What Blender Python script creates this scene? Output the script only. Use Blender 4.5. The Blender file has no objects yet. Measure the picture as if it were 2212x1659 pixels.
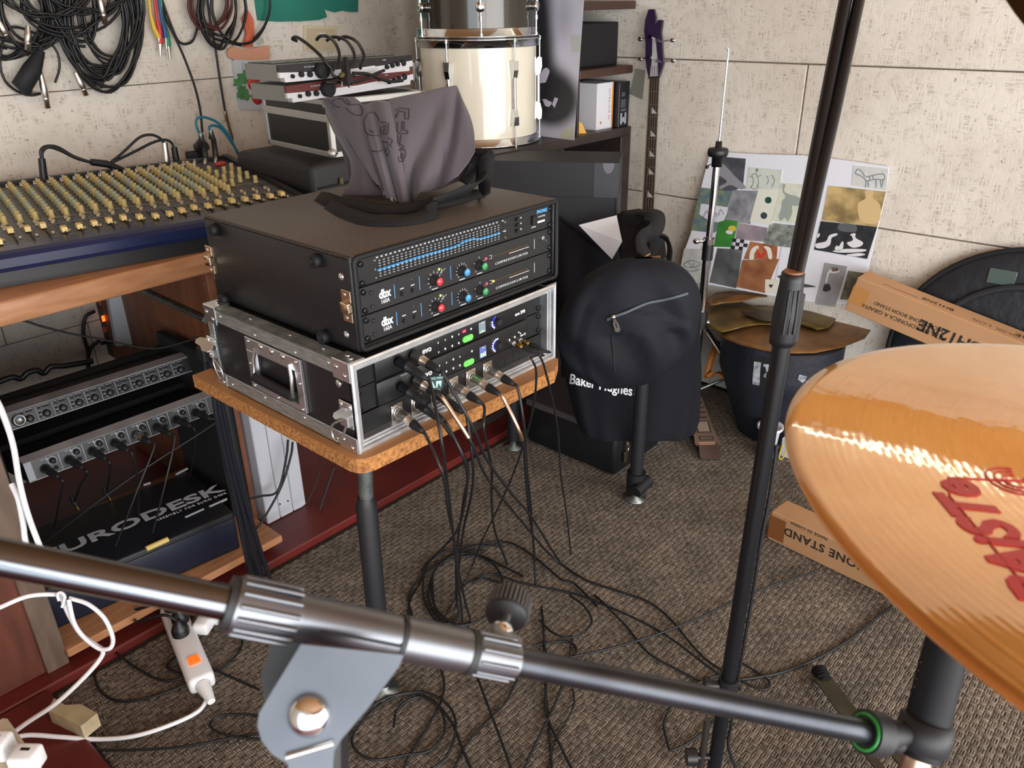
import bpy, bmesh, math, random
import numpy as np
from mathutils import Matrix, Vector, Quaternion

random.seed(7)
rng = np.random.default_rng(7)
PI = math.pi
SC = bpy.context.scene
COL = SC.collection

# ------------------------------------------------------------------ camera
CAM = Vector((-0.7346, -0.9918, 1.4500))
FPX = 1729.6
RX = Vector((0.66134592, -0.74995236, -0.01389401))
UX = Vector((0.33180017, 0.27588528, 0.9021064))
FX = Vector((0.67270367, 0.60121442, -0.43128992))
cd = bpy.data.cameras.new('camera')
cam = bpy.data.objects.new('camera', cd)
COL.objects.link(cam)
cam.matrix_world = Matrix(((RX.x, UX.x, -FX.x, CAM.x), (RX.y, UX.y, -FX.y, CAM.y), (RX.z, UX.z, -FX.z, CAM.z), (0, 0, 0, 1)))
cd.sensor_width = 36.0
cd.lens = 36.0 * FPX / 2212.0
cd.clip_start = 0.02
cd.dof.use_dof = True
cd.dof.focus_distance = 1.75
cd.dof.aperture_fstop = 16.0
SC.camera = cam

# ------------------------------------------------------------------ world, light, exposure
SC.view_settings.view_transform = 'Standard'
SC.view_settings.look = 'None'
SC.view_settings.gamma = 1.0
SC.view_settings.use_curve_mapping = False
SC.view_settings.exposure = 0.0
SC.cycles.max_bounces = 8
SC.cycles.diffuse_bounces = 4
SC.cycles.glossy_bounces = 4
SC.cycles.sample_clamp_indirect = 6.0
w = bpy.data.worlds.new('world')
SC.world = w
w.use_nodes = True
wb = w.node_tree.nodes['Background']
wb.inputs[0].default_value = (0.80, 0.90, 1.0, 1)
wb.inputs[1].default_value = 1.2


def area(name, loc, aim, sx, sy, power, col):
    l = bpy.data.lights.new(name, 'AREA')
    l.shape = 'RECTANGLE'
    l.size, l.size_y = sx, sy
    l.energy = power
    l.color = col
    o = bpy.data.objects.new(name, l)
    COL.objects.link(o)
    o.location = loc
    d = (Vector(aim) - Vector(loc)).normalized()
    o.rotation_euler = d.to_track_quat('-Z', 'Y').to_euler()
    return o


# daylight through the open garage door behind the camera, plus an added side fill for the left faces
area('door_daylight', (-0.45, -3.14, 1.10), (-0.15, 1.0, 0.75), 4.4, 2.05, 185, (1.0, 0.975, 0.94))
area('side_fill', (-2.74, -2.0, 1.10), (0.5, 0.2, 0.8), 1.9, 2.0, 42, (0.86, 0.96, 1.0))


# ------------------------------------------------------------------ pixel to world helpers (photograph of 2212 x 1659)
def ray(px, py):
    return FX + RX * ((px - 1106.0) / FPX) - UX * ((py - 829.5) / FPX)


def on_z(px, py, z):
    d = ray(px, py)
    return CAM + d * ((z - CAM.z) / d.z)


def on_y(px, py, y):
    d = ray(px, py)
    return CAM + d * ((y - CAM.y) / d.y)


def on_x(px, py, x):
    d = ray(px, py)
    return CAM + d * ((x - CAM.x) / d.x)


def at_d(px, py, dist):
    return CAM + ray(px, py) * dist


# ------------------------------------------------------------------ materials
def lin(h):
    h = h.lstrip('#')
    v = [int(h[i:i + 2], 16) / 255 for i in (0, 2, 4)]
    return tuple(x / 12.92 if x <= 0.04045 else ((x + 0.055) / 1.055) ** 2.4 for x in v) + (1,)


MATS = {}


def mat(name, col, rough=0.5, metal=0.0, var=None, bump=None, emit=0.0, coat=0.0, spec=None, stretch=None, island=None, trans=0.0, sheen=0.0):
    """var=(scale, colour2, detail); bump=(scale, strength, distance); stretch scales the noise space; island=amount of value jitter per piece"""
    if name in MATS:
        return MATS[name]
    m = bpy.data.materials.new(name)
    MATS[name] = m
    m.use_nodes = True
    nt = m.node_tree
    b = nt.nodes['Principled BSDF']
    c = lin(col)
    b.inputs['Base Color'].default_value = c
    b.inputs['Roughness'].default_value = rough
    b.inputs['Metallic'].default_value = metal
    if coat:
        b.inputs['Coat Weight'].default_value = coat
        b.inputs['Coat Roughness'].default_value = 0.08
    if spec is not None:
        b.inputs['Specular IOR Level'].default_value = spec
    if trans:
        b.inputs['Transmission Weight'].default_value = trans
    if sheen:
        b.inputs['Sheen Weight'].default_value = sheen
    if emit:
        b.inputs['Emission Color'].default_value = c
        b.inputs['Emission Strength'].default_value = emit
    tc = None
    if var or bump:
        t = nt.nodes.new('ShaderNodeTexCoord')
        tc = t.outputs['Object']
        if stretch:
            mp = nt.nodes.new('ShaderNodeMapping')
            mp.inputs['Scale'].default_value = stretch
            nt.links.new(tc, mp.inputs[0])
            tc = mp.outputs[0]
    last = None
    if var:
        n = nt.nodes.new('ShaderNodeTexNoise')
        n.inputs['Scale'].default_value = var[0]
        n.inputs['Detail'].default_value = var[2] if len(var) > 2 else 4
        nt.links.new(tc, n.inputs['Vector'])
        r = nt.nodes.new('ShaderNodeValToRGB')
        r.color_ramp.elements[0].position = 0.35
        r.color_ramp.elements[1].position = 0.65
        r.color_ramp.elements[0].color = c
        r.color_ramp.elements[1].color = lin(var[1])
        nt.links.new(n.outputs['Fac'], r.inputs['Fac'])
        last = r.outputs['Color']
    if island:
        g = nt.nodes.new('ShaderNodeNewGeometry')
        hs = nt.nodes.new('ShaderNodeHueSaturation')
        ma = nt.nodes.new('ShaderNodeMath')
        ma.operation = 'MULTIPLY_ADD'
        nt.links.new(g.outputs['Random Per Island'], ma.inputs[0])
        ma.inputs[1].default_value = island
        ma.inputs[2].default_value = 1 - island * 0.5
        nt.links.new(ma.outputs[0], hs.inputs['Value'])
        if last:
            nt.links.new(last, hs.inputs['Color'])
        else:
            hs.inputs['Color'].default_value = c
        last = hs.outputs['Color']
    if last:
        nt.links.new(last, b.inputs['Base Color'])
    if bump:
        n2 = nt.nodes.new('ShaderNodeTexNoise')
        n2.inputs['Scale'].default_value = bump[0]
        n2.inputs['Detail'].default_value = 5
        nt.links.new(tc, n2.inputs['Vector'])
        bp = nt.nodes.new('ShaderNodeBump')
        bp.inputs['Strength'].default_value = bump[1]
        bp.inputs['Distance'].default_value = bump[2]
        nt.links.new(n2.outputs['Fac'], bp.inputs['Height'])
        nt.links.new(bp.outputs[0], b.inputs['Normal'])
    return m


def bsdf(m):
    return m.node_tree.nodes['Principled BSDF']


# ------------------------------------------------------------------ mesh builder
_BOXC = {}


def _bevbox(size, bev, seg):
    k = (tuple(round(s, 5) for s in size), round(bev, 5), seg)
    if k not in _BOXC:
        bm = bmesh.new()
        bmesh.ops.create_cube(bm, size=1.0)
        for vv in bm.verts:
            vv.co = Vector((vv.co.x * size[0], vv.co.y * size[1], vv.co.z * size[2]))
        if bev > 0:
            bmesh.ops.bevel(bm, geom=list(bm.edges), offset=min(bev, min(size) * 0.49), segments=seg, profile=0.5, affect='EDGES')
        bm.verts.index_update()
        _BOXC[k] = ([tuple(v.co) for v in bm.verts], [[v.index for v in f.verts] for f in bm.faces])
        bm.free()
    return _BOXC[k]


class G:
    def __init__(self, M=None):
        self.v, self.f, self.s, self.m = [], [], [], []
        self.M = M or Matrix()
        self.mi = 0

    def add(self, vs, fs, smooth=False, M=None):
        o = len(self.v)
        T = self.M @ M if M is not None else self.M
        self.v.extend(T @ Vector(p) for p in vs)
        self.f.extend([i + o for i in q] for q in fs)
        self.s.extend([smooth] * len(fs))
        self.m.extend([self.mi] * len(fs))
        return self

    def box(self, c, size, bev=0.0, seg=1, M=None, smooth=False):
        vs, fs = _bevbox(size, bev, seg)
        T = Matrix.Translation(Vector(c))
        if M is not None:
            T = T @ M
        return self.add(vs, fs, smooth or (bev > 0 and seg > 1), T)

    def bb(self, a, b, bev=0.0, seg=1):
        a, b = Vector(a), Vector(b)
        return self.box((a + b) / 2, tuple(abs(x) for x in (b - a)), bev, seg)

    def tube(self, pts, r, n=8, closed=False, caps=True, flat=None):
        pts = [Vector(p) for p in pts]
        k = len(pts)
        rs = r if isinstance(r, (list, tuple)) else [r] * k
        vs, fs = [], []
        up = None
        for i in range(k):
            a = pts[i - 1] if (i > 0 or closed) else pts[i]
            b = pts[(i + 1) % k] if (i < k - 1 or closed) else pts[i]
            t = (b - a)
            if t.length < 1e-9:
                t = Vector((0, 0, 1))
            t.normalize()
            if up is None:
                up = t.orthogonal().normalized() if flat is None else (Vector(flat) - t * Vector(flat).dot(t)).normalized()
            else:
                up = up - t * up.dot(t)
                up = up.normalized() if up.length > 1e-6 else t.orthogonal().normalized()
            s = t.cross(up)
            for j in range(n):
                an = 2 * PI * j / n
                vs.append(pts[i] + (up * math.cos(an) + s * math.sin(an)) * rs[i])
        for i in range(k if closed else k - 1):
            i2 = (i + 1) % k
            for j in range(n):
                j2 = (j + 1) % n
                fs.append([i * n + j, i * n + j2, i2 * n + j2, i2 * n + j])
        self.add(vs, fs, True)
        if caps and not closed:
            self.add(vs[:n], [list(range(n))[::-1]])
            self.add(vs[-n:], [list(range(n))])
        return self

    def cyl(self, p, q, r, r2=None, n=16, caps=True):
        return self.tube([p, q], [r, r if r2 is None else r2], n, caps=caps)

    def lathe(self, prof, n=32, M=None, smooth=True):
        """prof: list of (radius, z)"""
        vs, fs = [], []
        k = len(prof)
        for (r, z) in prof:
            for j in range(n):
                a = 2 * PI * j / n
                vs.append((r * math.cos(a), r * math.sin(a), z))
        for i in range(k - 1):
            for j in range(n):
                j2 = (j + 1) % n
                fs.append([i * n + j, i * n + j2, (i + 1) * n + j2, (i + 1) * n + j])
        self.add(vs, fs, smooth, M)
        return self

    def prism(self, poly, z0, z1, M=None):
        k = len(poly)
        vs = [(x, y, z0) for x, y in poly] + [(x, y, z1) for x, y in poly]
        fs = [list(range(k))[::-1], list(range(k, 2 * k))]
        fs += [[i, (i + 1) % k, k + (i + 1) % k, k + i] for i in range(k)]
        return self.add(vs, fs, False, M)

    def grid(self, fn, nu, nv, thick=0.0, cu=False, M=None):
        vs = [Vector(fn(i / (nu if cu else nu - 1), j / (nv - 1))) for j in range(nv) for i in range(nu)]
        fs = []
        for j in range(nv - 1):
            for i in range(nu if cu else nu - 1):
                i2 = (i + 1) % nu
                fs.append([j * nu + i, j * nu + i2, (j + 1) * nu + i2, (j + 1) * nu + i])
        if thick:
            nrm = [Vector() for _ in vs]
            for q in fs:
                nn = (vs[q[2]] - vs[q[0]]).cross(vs[q[3]] - vs[q[1]])
                for i in q:
                    nrm[i] += nn
            N = len(vs)
            vs2 = [a - b.normalized() * thick if b.length > 0 else a for a, b in zip(vs, nrm)]
            fs2 = [[N + i for i in q[::-1]] for q in fs]
            edge = []
            if not cu:
                ring = list(range(nu)) + [j * nu + nu - 1 for j in range(1, nv)] + [(nv - 1) * nu + i for i in range(nu - 2, -1, -1)] + [j * nu for j in range(nv - 2, 0, -1)]
                edge = [[ring[(i + 1) % len(ring)], ring[i], N + ring[i], N + ring[(i + 1) % len(ring)]] for i in range(len(ring))]
            else:
                for row in (0, nv - 1):
                    for i in range(nu):
                        a, b = row * nu + i, row * nu + (i + 1) % nu
                        edge.append([a, b, N + b, N + a])
            vs, fs = vs + vs2, fs + fs2 + edge
        return self.add(vs, fs, True, M)

    def ball(self, c, r, nu=16, nv=10):
        r = (r, r, r) if not isinstance(r, (tuple, list)) else r
        c = Vector(c)
        return self.grid(lambda u, v: (c.x + r[0] * math.cos(2 * PI * u) * math.sin(PI * (0.001 + 0.998 * v)), c.y + r[1] * math.sin(2 * PI * u) * math.sin(PI * (0.001 + 0.998 * v)), c.z - r[2] * math.cos(PI * (0.001 + 0.998 * v))), nu, nv, cu=True)

    def text(self, s, size, M, ext=0.0003, align='CENTER', spacing=1.0, shear=0.0, width=1.0, bold=0.0):
        cu = bpy.data.curves.new('lettering', 'FONT')
        cu.body = s
        cu.size = size
        cu.extrude = ext
        cu.align_x = align
        cu.align_y = 'CENTER'
        cu.space_character = spacing
        cu.shear = shear
        cu.offset = bold
        cu.resolution_u = 3
        o = bpy.data.objects.new('lettering', cu)
        COL.objects.link(o)
        dg = bpy.context.evaluated_depsgraph_get()
        me = bpy.data.meshes.new_from_object(o.evaluated_get(dg))
        vs = [(v.co.x * width, v.co.y, v.co.z) for v in me.vertices]
        fs = [list(p.vertices) for p in me.polygons]
        bpy.data.objects.remove(o)
        bpy.data.curves.remove(cu)
        bpy.data.meshes.remove(me)
        return self.add(vs, fs, False, M)


def spline(pts, n=8, closed=False):
    P = [Vector(p) for p in pts]
    k = len(P)
    out = []
    for i in range(k if closed else k - 1):
        p0 = P[(i - 1) % k] if (closed or i > 0) else P[i] * 2 - P[i + 1]
        p1, p2 = P[i], P[(i + 1) % k]
        p3 = P[(i + 2) % k] if (closed or i < k - 2) else P[i + 1] * 2 - P[i]
        for j in range(n):
            t = j / n
            out.append(0.5 * ((2 * p1) + (p2 - p0) * t + (2 * p0 - 5 * p1 + 4 * p2 - p3) * t * t + (3 * p1 - p0 - 3 * p2 + p3) * t ** 3))
    if not closed:
        out.append(P[-1])
    return out


MW = {}


def mesh_of(name, g, mats):
    me = bpy.data.meshes.new(name)
    me.from_pydata([tuple(p) for p in g.v], [], g.f)
    for mm in (mats if isinstance(mats, (list, tuple)) else [mats]):
        me.materials.append(mm)
    me.polygons.foreach_set('use_smooth', g.s)
    me.polygons.foreach_set('material_index', g.m)
    me.update()
    return me


def tag(o, label=None, cat=None, group=None, kind=None):
    for k, v in (('label', label), ('category', cat), ('group', group), ('kind', kind)):
        if v:
            o[k] = v
    return o


def thing(name, label, cat, loc=(0, 0, 0), rot=0.0, group=None, M=None):
    o = bpy.data.objects.new(name, None)
    COL.objects.link(o)
    T = M if M is not None else Matrix.Translation(Vector(loc)) @ Matrix.Rotation(rot, 4, 'Z')
    o.matrix_world = T
    o.empty_display_size = 0.05
    MW[o.name] = T.copy()
    return tag(o, label, cat, group)


SMALL = {'scale_marks', 'print', 'divider_print', 'meter_lights', 'fader_slots', 'bars', 'jack_sockets', 'lettering', 'leaf_print', 'stitching', 'tension_rods_far'}


def islands(g):
    par = list(range(len(g.v)))

    def find(i):
        while par[i] != i:
            par[i] = par[par[i]]
            i = par[i]
        return i
    for q in g.f:
        a = find(q[0])
        for i in q[1:]:
            par[find(i)] = a
    grp = {}
    for fi, q in enumerate(g.f):
        grp.setdefault(find(q[0]), []).append(fi)
    out = []
    for fl_ in grp.values():
        h_ = G()
        mp = {}
        for fi in fl_:
            for i in g.f[fi]:
                if i not in mp:
                    mp[i] = len(h_.v)
                    h_.v.append(g.v[i])
            h_.f.append([mp[i] for i in g.f[fi]])
            h_.s.append(g.s[fi])
            h_.m.append(g.m[fi])
        out.append(h_)
    return out


def part(name, g, mats, parent, label=None, kind=None):
    """g is in the local space of the thing"""
    if name == 'rivets':
        for h_ in islands(g):
            part('rivet', h_, mats, parent)
        return None
    if name in SMALL and kind is None:
        kind = 'stuff'
    o = bpy.data.objects.new(name, mesh_of(name, g, mats))
    COL.objects.link(o)
    o.parent = parent
    MW[o.name] = MW[parent.name]
    return tag(o, label, kind=kind)


def wpart(name, g, mats, parent, label=None, kind=None):
    """g is in world space"""
    inv = MW[parent.name].inverted()
    g.v = [inv @ Vector(p) for p in g.v]
    return part(name, g, mats, parent, label, kind)


def copy_part(src, loc, rot=None, parent=None):
    o = src.copy()
    COL.objects.link(o)
    o.parent = parent or src.parent
    o.location = loc
    if rot is not None:
        o.rotation_euler = rot
    MW[o.name] = MW[o.parent.name]
    return o


def solo(name, g, mats, label, cat, group=None, kind=None):
    """a thing that is one mesh; g in world space"""
    xs = [p.x for p in g.v]; ys = [p.y for p in g.v]; zs = [p.z for p in g.v]
    org = Vector(((min(xs) + max(xs)) / 2, (min(ys) + max(ys)) / 2, min(zs)))
    g.v = [p - org for p in g.v]
    o = bpy.data.objects.new(name, mesh_of(name, g, mats))
    COL.objects.link(o)
    o.location = org
    MW[o.name] = Matrix.Translation(org)
    return tag(o, label, cat, group, kind)


def struct(name, g, mats):
    return solo(name, g, mats, None, None, kind='structure')


def frame(o, x, y, z):
    """matrix from origin and three axes"""
    return Matrix(((x[0], y[0], z[0], o[0]), (x[1], y[1], z[1], o[1]), (x[2], y[2], z[2], o[2]), (0, 0, 0, 1)))


def basis(o, z, xhint):
    z = Vector(z).normalized()
    x = Vector(xhint)
    x = (x - z * x.dot(z)).normalized()
    return frame(o, x, z.cross(x), z)


FRONT = Matrix.Rotation(PI / 2, 4, 'X')    # text / prisms standing in the xz plane, facing -y


def T(x, y, z):
    return Matrix.Translation(Vector((x, y, z)))


def RZ(a):
    return Matrix.Rotation(a, 4, 'Z')


def RXm(a):
    return Matrix.Rotation(a, 4, 'X')


def RYm(a):
    return Matrix.Rotation(a, 4, 'Y')
# ------------------------------------------------------------------ common materials
BLK = mat('black_plastic', '#15161a', 0.42, bump=(300, 0.15, 0.001))
BLKM = mat('black_matt', '#101114', 0.75)
RUB = mat('black_rubber', '#17181b', 0.6, spec=0.35)
CAB = mat('cable_black', '#141518', 0.45)
STEEL = mat('bright_steel', '#d2d6d8', 0.30, 0.95, bump=(60, 0.1, 0.001))
CHROME = mat('chrome', '#dfe2e6', 0.07, 1.0)
ALU = mat('brushed_aluminium', '#d3d5d8', 0.38, 0.9, var=(40, '#bfc2c6'), stretch=(1, 1, 1))
ZINC = mat('galvanised_zinc', '#9ba3a3', 0.42, 1.0, var=(60, '#7d8584'))
WHT = mat('white_plastic', '#e6e7ea', 0.4)
GREYP = mat('grey_paint', '#a9adb4', 0.5)
PAPER = mat('paper_white', '#dfe2ea', 0.8)
GOLD = mat('gold_metal', '#c9a25c', 0.25, 1.0)
WOODO = mat('orange_wood', '#b5835f', 0.45, var=(9, '#a06f4c', 6), stretch=(1.0, 7, 7))
WOODD = mat('brown_wood_panel', '#7b4a30', 0.5, var=(6, '#663c27', 6), stretch=(5, 5, 0.8))
WOODG = mat('grey_brown_wood', '#6f5d50', 0.6, var=(7, '#5c4b40', 6), stretch=(6, 6, 1))
INK = mat('white_print', '#d9dbe0', 0.6)
INKB = mat('black_print', '#2a2320', 0.7)

# ------------------------------------------------------------------ room shell
X2, Y1 = 2.05, 1.75


def woodwool(name, c1, c2):
    m = mat(name, c1, 0.9)
    nt = m.node_tree
    b = bsdf(m)
    N, L = nt.nodes.new, nt.links.new
    tc = N('ShaderNodeTexCoord')
    heights = []
    fac = None
    for k, (rot, st, sc) in enumerate((((0.6, 0.5, 0.5), (7.0, 1, 1), 26), ((-0.5, -0.9, 0.8), (1, 7.0, 1), 26), ((0.2, 0.4, -0.7), (1, 1, 7.0), 30))):
        mp = N('ShaderNodeMapping')
        mp.inputs['Rotation'].default_value = rot
        mp.inputs['Scale'].default_value = st
        L(tc.outputs['Object'], mp.inputs[0])
        n = N('ShaderNodeTexNoise')
        n.inputs['Scale'].default_value = sc
        n.inputs['Detail'].default_value = 3
        n.inputs['Distortion'].default_value = 0.6
        L(mp.outputs[0], n.inputs['Vector'])
        heights.append(n.outputs['Fac'])
    mx = N('ShaderNodeMath'); mx.operation = 'MAXIMUM'
    L(heights[0], mx.inputs[0]); L(heights[1], mx.inputs[1])
    mx2 = N('ShaderNodeMath'); mx2.operation = 'MAXIMUM'
    L(mx.outputs[0], mx2.inputs[0]); L(heights[2], mx2.inputs[1])
    r = N('ShaderNodeValToRGB')
    r.color_ramp.elements[0].position = 0.40
    r.color_ramp.elements[0].color = lin('#a3988b')
    r.color_ramp.elements[1].position = 0.53
    r.color_ramp.elements[1].color = (1, 1, 1, 1)
    L(mx2.outputs[0], r.inputs['Fac'])
    big = N('ShaderNodeTexNoise')
    big.inputs['Scale'].default_value = 3.0
    big.inputs['Detail'].default_value = 6
    L(tc.outputs['Object'], big.inputs['Vector'])
    r2 = N('ShaderNodeValToRGB')
    r2.color_ramp.elements[0].position = 0.35
    r2.color_ramp.elements[0].color = lin(c2)
    r2.color_ramp.elements[1].position = 0.62
    r2.color_ramp.elements[1].color = lin(c1)
    L(big.outputs['Fac'], r2.inputs['Fac'])
    mul = N('ShaderNodeMixRGB'); mul.blend_type = 'MULTIPLY'; mul.inputs[0].default_value = 0.62
    L(r2.outputs[0], mul.inputs[1]); L(r.outputs[0], mul.inputs[2])
    # scattered dark pits
    sp = N('ShaderNodeTexNoise'); sp.inputs['Scale'].default_value = 75; sp.inputs['Detail'].default_value = 2
    L(tc.outputs['Object'], sp.inputs['Vector'])
    r3 = N('ShaderNodeValToRGB')
    r3.color_ramp.elements[0].position = 0.25; r3.color_ramp.elements[0].color = lin('#6f655b')
    r3.color_ramp.elements[1].position = 0.31; r3.color_ramp.elements[1].color = (1, 1, 1, 1)
    L(sp.outputs['Fac'], r3.inputs['Fac'])
    mul2 = N('ShaderNodeMixRGB'); mul2.blend_type = 'MULTIPLY'; mul2.inputs[0].default_value = 0.65
    L(mul.outputs[0], mul2.inputs[1]); L(r3.outputs[0], mul2.inputs[2])
    L(mul2.outputs[0], b.inputs['Base Color'])
    bp = N('ShaderNodeBump'); bp.inputs['Strength'].default_value = 0.55; bp.inputs['Distance'].default_value = 0.004
    L(mx2.outputs[0], bp.inputs['Height']); L(bp.outputs[0], b.inputs['Normal'])
    return m


WALLM = woodwool('woodwool_board', '#e3ddd3', '#d2cabf')
WALLB = woodwool('painted_block', '#d4d0c9', '#c0bbb3')
JOINT = mat('wall_joint', '#b5a897', 0.9, bump=(60, 0.5, 0.004))
PLAIN = mat('plain_plaster', '#cfc9bf', 0.9, bump=(40, 0.4, 0.004))
CEILW = mat('ceiling_timber', '#b58558', 0.6, var=(5, '#9c6f45', 5), stretch=(8, 0.8, 1))
CEIL = mat('ceiling_boards', '#efe9df', 0.7, var=(5, '#e6ddd0', 5), stretch=(8, 0.8, 1))

wall_right = struct('wall_right', G().bb((X2 + 0.025, -3.2, 0), (X2 + 0.14, 1.9, 2.55)), JOINT)
wall_back = struct('wall_back', G().bb((-2.8, Y1 + 0.025, 0), (X2 + 0.025, Y1 + 0.14, 2.55)), JOINT)
rows = [(0.0, 0.249), (0.249, 0.748), (0.748, 1.248), (1.248, 1.748), (1.748, 2.248), (2.248, 2.55)]
for ri, (z0, z1) in enumerate(rows):
    ys = {1: [-3.2, -2.4, -0.9, 0.9, 1.775], 2: [-3.2, -1.84, 0.16, 1.775], 3: [-3.2, -2.9, -0.86, 1.16, 1.775]}.get(ri, [-3.2, -1.7, 0.3, 1.775])
    for a, b in zip(ys, ys[1:]):
        g = G().bb((X2, a + 0.0025, z0 + 0.0022), (X2 + 0.03, b - 0.0025, z1 - 0.0022), 0.0022)
        wpart('panel', g, WALLM, wall_right)
rowsb = [(0.0, 0.245), (0.245, 0.495), (0.495, 0.745), (0.745, 1.222), (1.222, 1.722), (1.722, 2.222), (2.222, 2.55)]
for ri, (z0, z1) in enumerate(rowsb):
    if ri < 3:
        xs = [-2.8] + [-2.55 + 0.5 * k + (0.25 if ri % 2 else 0.0) for k in range(9)] + [X2 + 0.02]
        xs = [x for x in xs if x < X2] + [X2]
    else:
        xs = {3: [-2.8, -1.0, 1.0, X2], 4: [-2.8, -0.9, 1.3, X2]}.get(ri, [-2.8, -0.6, X2])
    for a, b in zip(xs, xs[1:]):
        if b - a < 0.02:
            continue
        g = G().bb((a + 0.0013, Y1, z0 + 0.0013), (b - 0.0013, Y1 + 0.03, z1 - 0.0013), 0.0018)
        wpart('block' if ri < 3 else 'panel', g, WALLB if ri < 3 else WALLM, wall_back)

g = G()
g.bb((-2.95, -3.2, 2.15), (-2.8, 1.9, 2.55)); g.bb((-2.95, -1.0, 0), (-2.8, 1.9, 2.15)); g.bb((-2.95, -3.2, 0), (-2.8, -3.0, 2.15))
struct('wall_left', g, PLAIN)
g = G()
g.bb((-2.8, -3.35, 0), (-2.7, -3.2, 2.55)); g.bb((1.8, -3.35, 0), (X2 + 0.14, -3.2, 2.55)); g.bb((-2.7, -3.35, 2.15), (1.8, -3.2, 2.55))
struct('wall_front', g, PLAIN)
ceil = struct('ceiling', G().bb((-2.95, -3.35, 2.56), (X2 + 0.14, 1.9, 2.7)), BLKM)
for k in range(25):
    x = -2.9 + k * 0.205
    wpart('board', G().bb((x, -3.3, 2.535), (x + 0.197, 1.88, 2.56), 0.004), CEIL if x > 1.0 else CEILW, ceil)

FLO = mat('floor_concrete', '#4d4843', 0.9, bump=(50, 0.3, 0.003))
struct('floor', G().bb((-2.95, -3.35, -0.12), (X2 + 0.14, 1.9, -0.012)), FLO)
RED = mat('oxide_red_paint', '#6a2420', 0.42, var=(5, '#571d1b'), bump=(30, 0.15, 0.002))
struct('trim_1', G().bb((-2.8, 0.752, -0.011), (X2, Y1, 0.02), 0.004), RED)
struct('trim_2', G().bb((-2.8, -3.0, -0.011), (-0.43, 0.747, 0.02), 0.004), RED)

# ------------------------------------------------------------------ carpet: a base sheet and a basket weave of raised ribs
CARP = mat('carpet_weave', '#625b53', 0.8, var=(7, '#776d63', 5), island=0.75, spec=0.3)
CARB = mat('carpet_ground', '#2b2724', 0.9)
carpet = thing('carpet', 'grey-brown basket-weave carpet covering the floor between the stands', 'carpet', (0.5, 0, 0))
wpart('backing', G().bb((-0.425, -3.0, -0.011), (X2 - 0.002, 0.748, -0.004)), CARB, carpet)
cell = 0.0155
nx, ny = int((X2 - 0.01 + 0.42) / cell), int((0.745 + 1.25) / cell)
ii, jj = np.meshgrid(np.arange(nx), np.arange(ny), indexing='ij')
ii, jj = ii.ravel(), jj.ravel()
cx, cy = -0.42 + (ii + 0.5) * cell, -1.25 + (jj + 0.5) * cell
ori = ((ii + jj) % 2).astype(float)
V, Fc = [], []
h = 0.0035
for rib in (-1, 0, 1):
    L, Wd, off = cell * 0.60, cell * 0.155, rib * cell * 0.32
    tl, tw = L * 0.62, Wd * 0.55
    quad = [(-L, -Wd, -0.004), (L, -Wd, -0.004), (L, Wd, -0.004), (-L, Wd, -0.004), (-tl, -tw, h - 0.004), (tl, -tw, h - 0.004), (tl, tw, h - 0.004), (-tl, tw, h - 0.004)]
    jit = rng.normal(0, 0.0004, (len(cx), 2))
    for (a, b, z) in quad:
        b2 = b + off
        px = np.where(ori > 0, a, b2) + cx + jit[:, 0]
        py = np.where(ori > 0, b2, a) + cy + jit[:, 1]
        V.append(np.stack([px, py, np.full_like(px, z)], 1))
nv = len(V)
Varr = np.stack(V, 1).reshape(-1, 3)
base = (np.arange(len(cx)) * nv)[:, None]
fl = []
for rib in range(3):
    o = rib * 8
    for q in ((4, 5, 6, 7), (0, 1, 5, 4), (1, 2, 6, 5), (2, 3, 7, 6), (3, 0, 4, 7)):
        fl.append(base + np.array(q)[None] + o)
Farr = np.concatenate(fl, 0).astype(np.int32)
me = bpy.data.meshes.new('weave')
Varr[:, 0] -= 0.5
me.vertices.add(len(Varr)); me.vertices.foreach_set('co', Varr.astype(np.float32).ravel())
me.loops.add(Farr.size); me.loops.foreach_set('vertex_index', Farr.ravel())
me.polygons.add(len(Farr)); me.polygons.foreach_set('loop_start', np.arange(0, Farr.size, 4, dtype=np.int32))
me.update(calc_edges=True)
me.materials.append(CARP)
wv = bpy.data.objects.new('weave', me)
COL.objects.link(wv)
wv.parent = carpet
wv['kind'] = 'stuff'

# timber along the top of the right wall with a slim tube lamp under the ceiling
BEAM = mat('honey_timber', '#b5702f', 0.5, var=(6, '#9a5a22', 5), stretch=(7, 1, 7))
struct('trim_3', G().bb((X2 - 0.06, -3.15, 1.90), (X2 - 0.001, 1.74, 2.13), 0.006), BEAM)
tl = thing('tube_lamp', 'slim tube lamp on the timber at the top of the right wall', 'lamp', (X2 - 0.09, -0.4, 2.13))
g = G(); g.bb((X2 - 0.10, -1.9, 2.131), (X2 - 0.02, 0.6, 2.16), 0.004); wpart('housing', g, mat('lamp_housing', '#d8d4cc', 0.5), tl)
g = G(); g.cyl((X2 - 0.075, -1.87, 2.185), (X2 - 0.075, 0.57, 2.185), 0.013, n=12); wpart('tube', g, mat('lit_tube', '#fff2d8', 0.4, emit=9.0), tl)
for y in (-1.88, 0.58):
    g = G(); g.bb((X2 - 0.095, y - 0.012, 2.155), (X2 - 0.055, y + 0.012, 2.205), 0.003); wpart('lamp_holder', g, mat('lamp_housing', '#d8d4cc', 0.5), tl)
# ------------------------------------------------------------------ table frame and chipboard top
CHIP_T = mat('board_face', '#b07a45', 0.45, var=(8, '#a06c3b', 4), bump=(80, 0.1, 0.001))
CHIP_E = mat('chipboard_edge', '#b98248', 0.85, var=(150, '#855228', 6), bump=(180, 0.9, 0.004))
FRM = mat('black_frame_paint', '#1b1d21', 0.45)
ZB, ZA = 0.764, 0.9306

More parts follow.
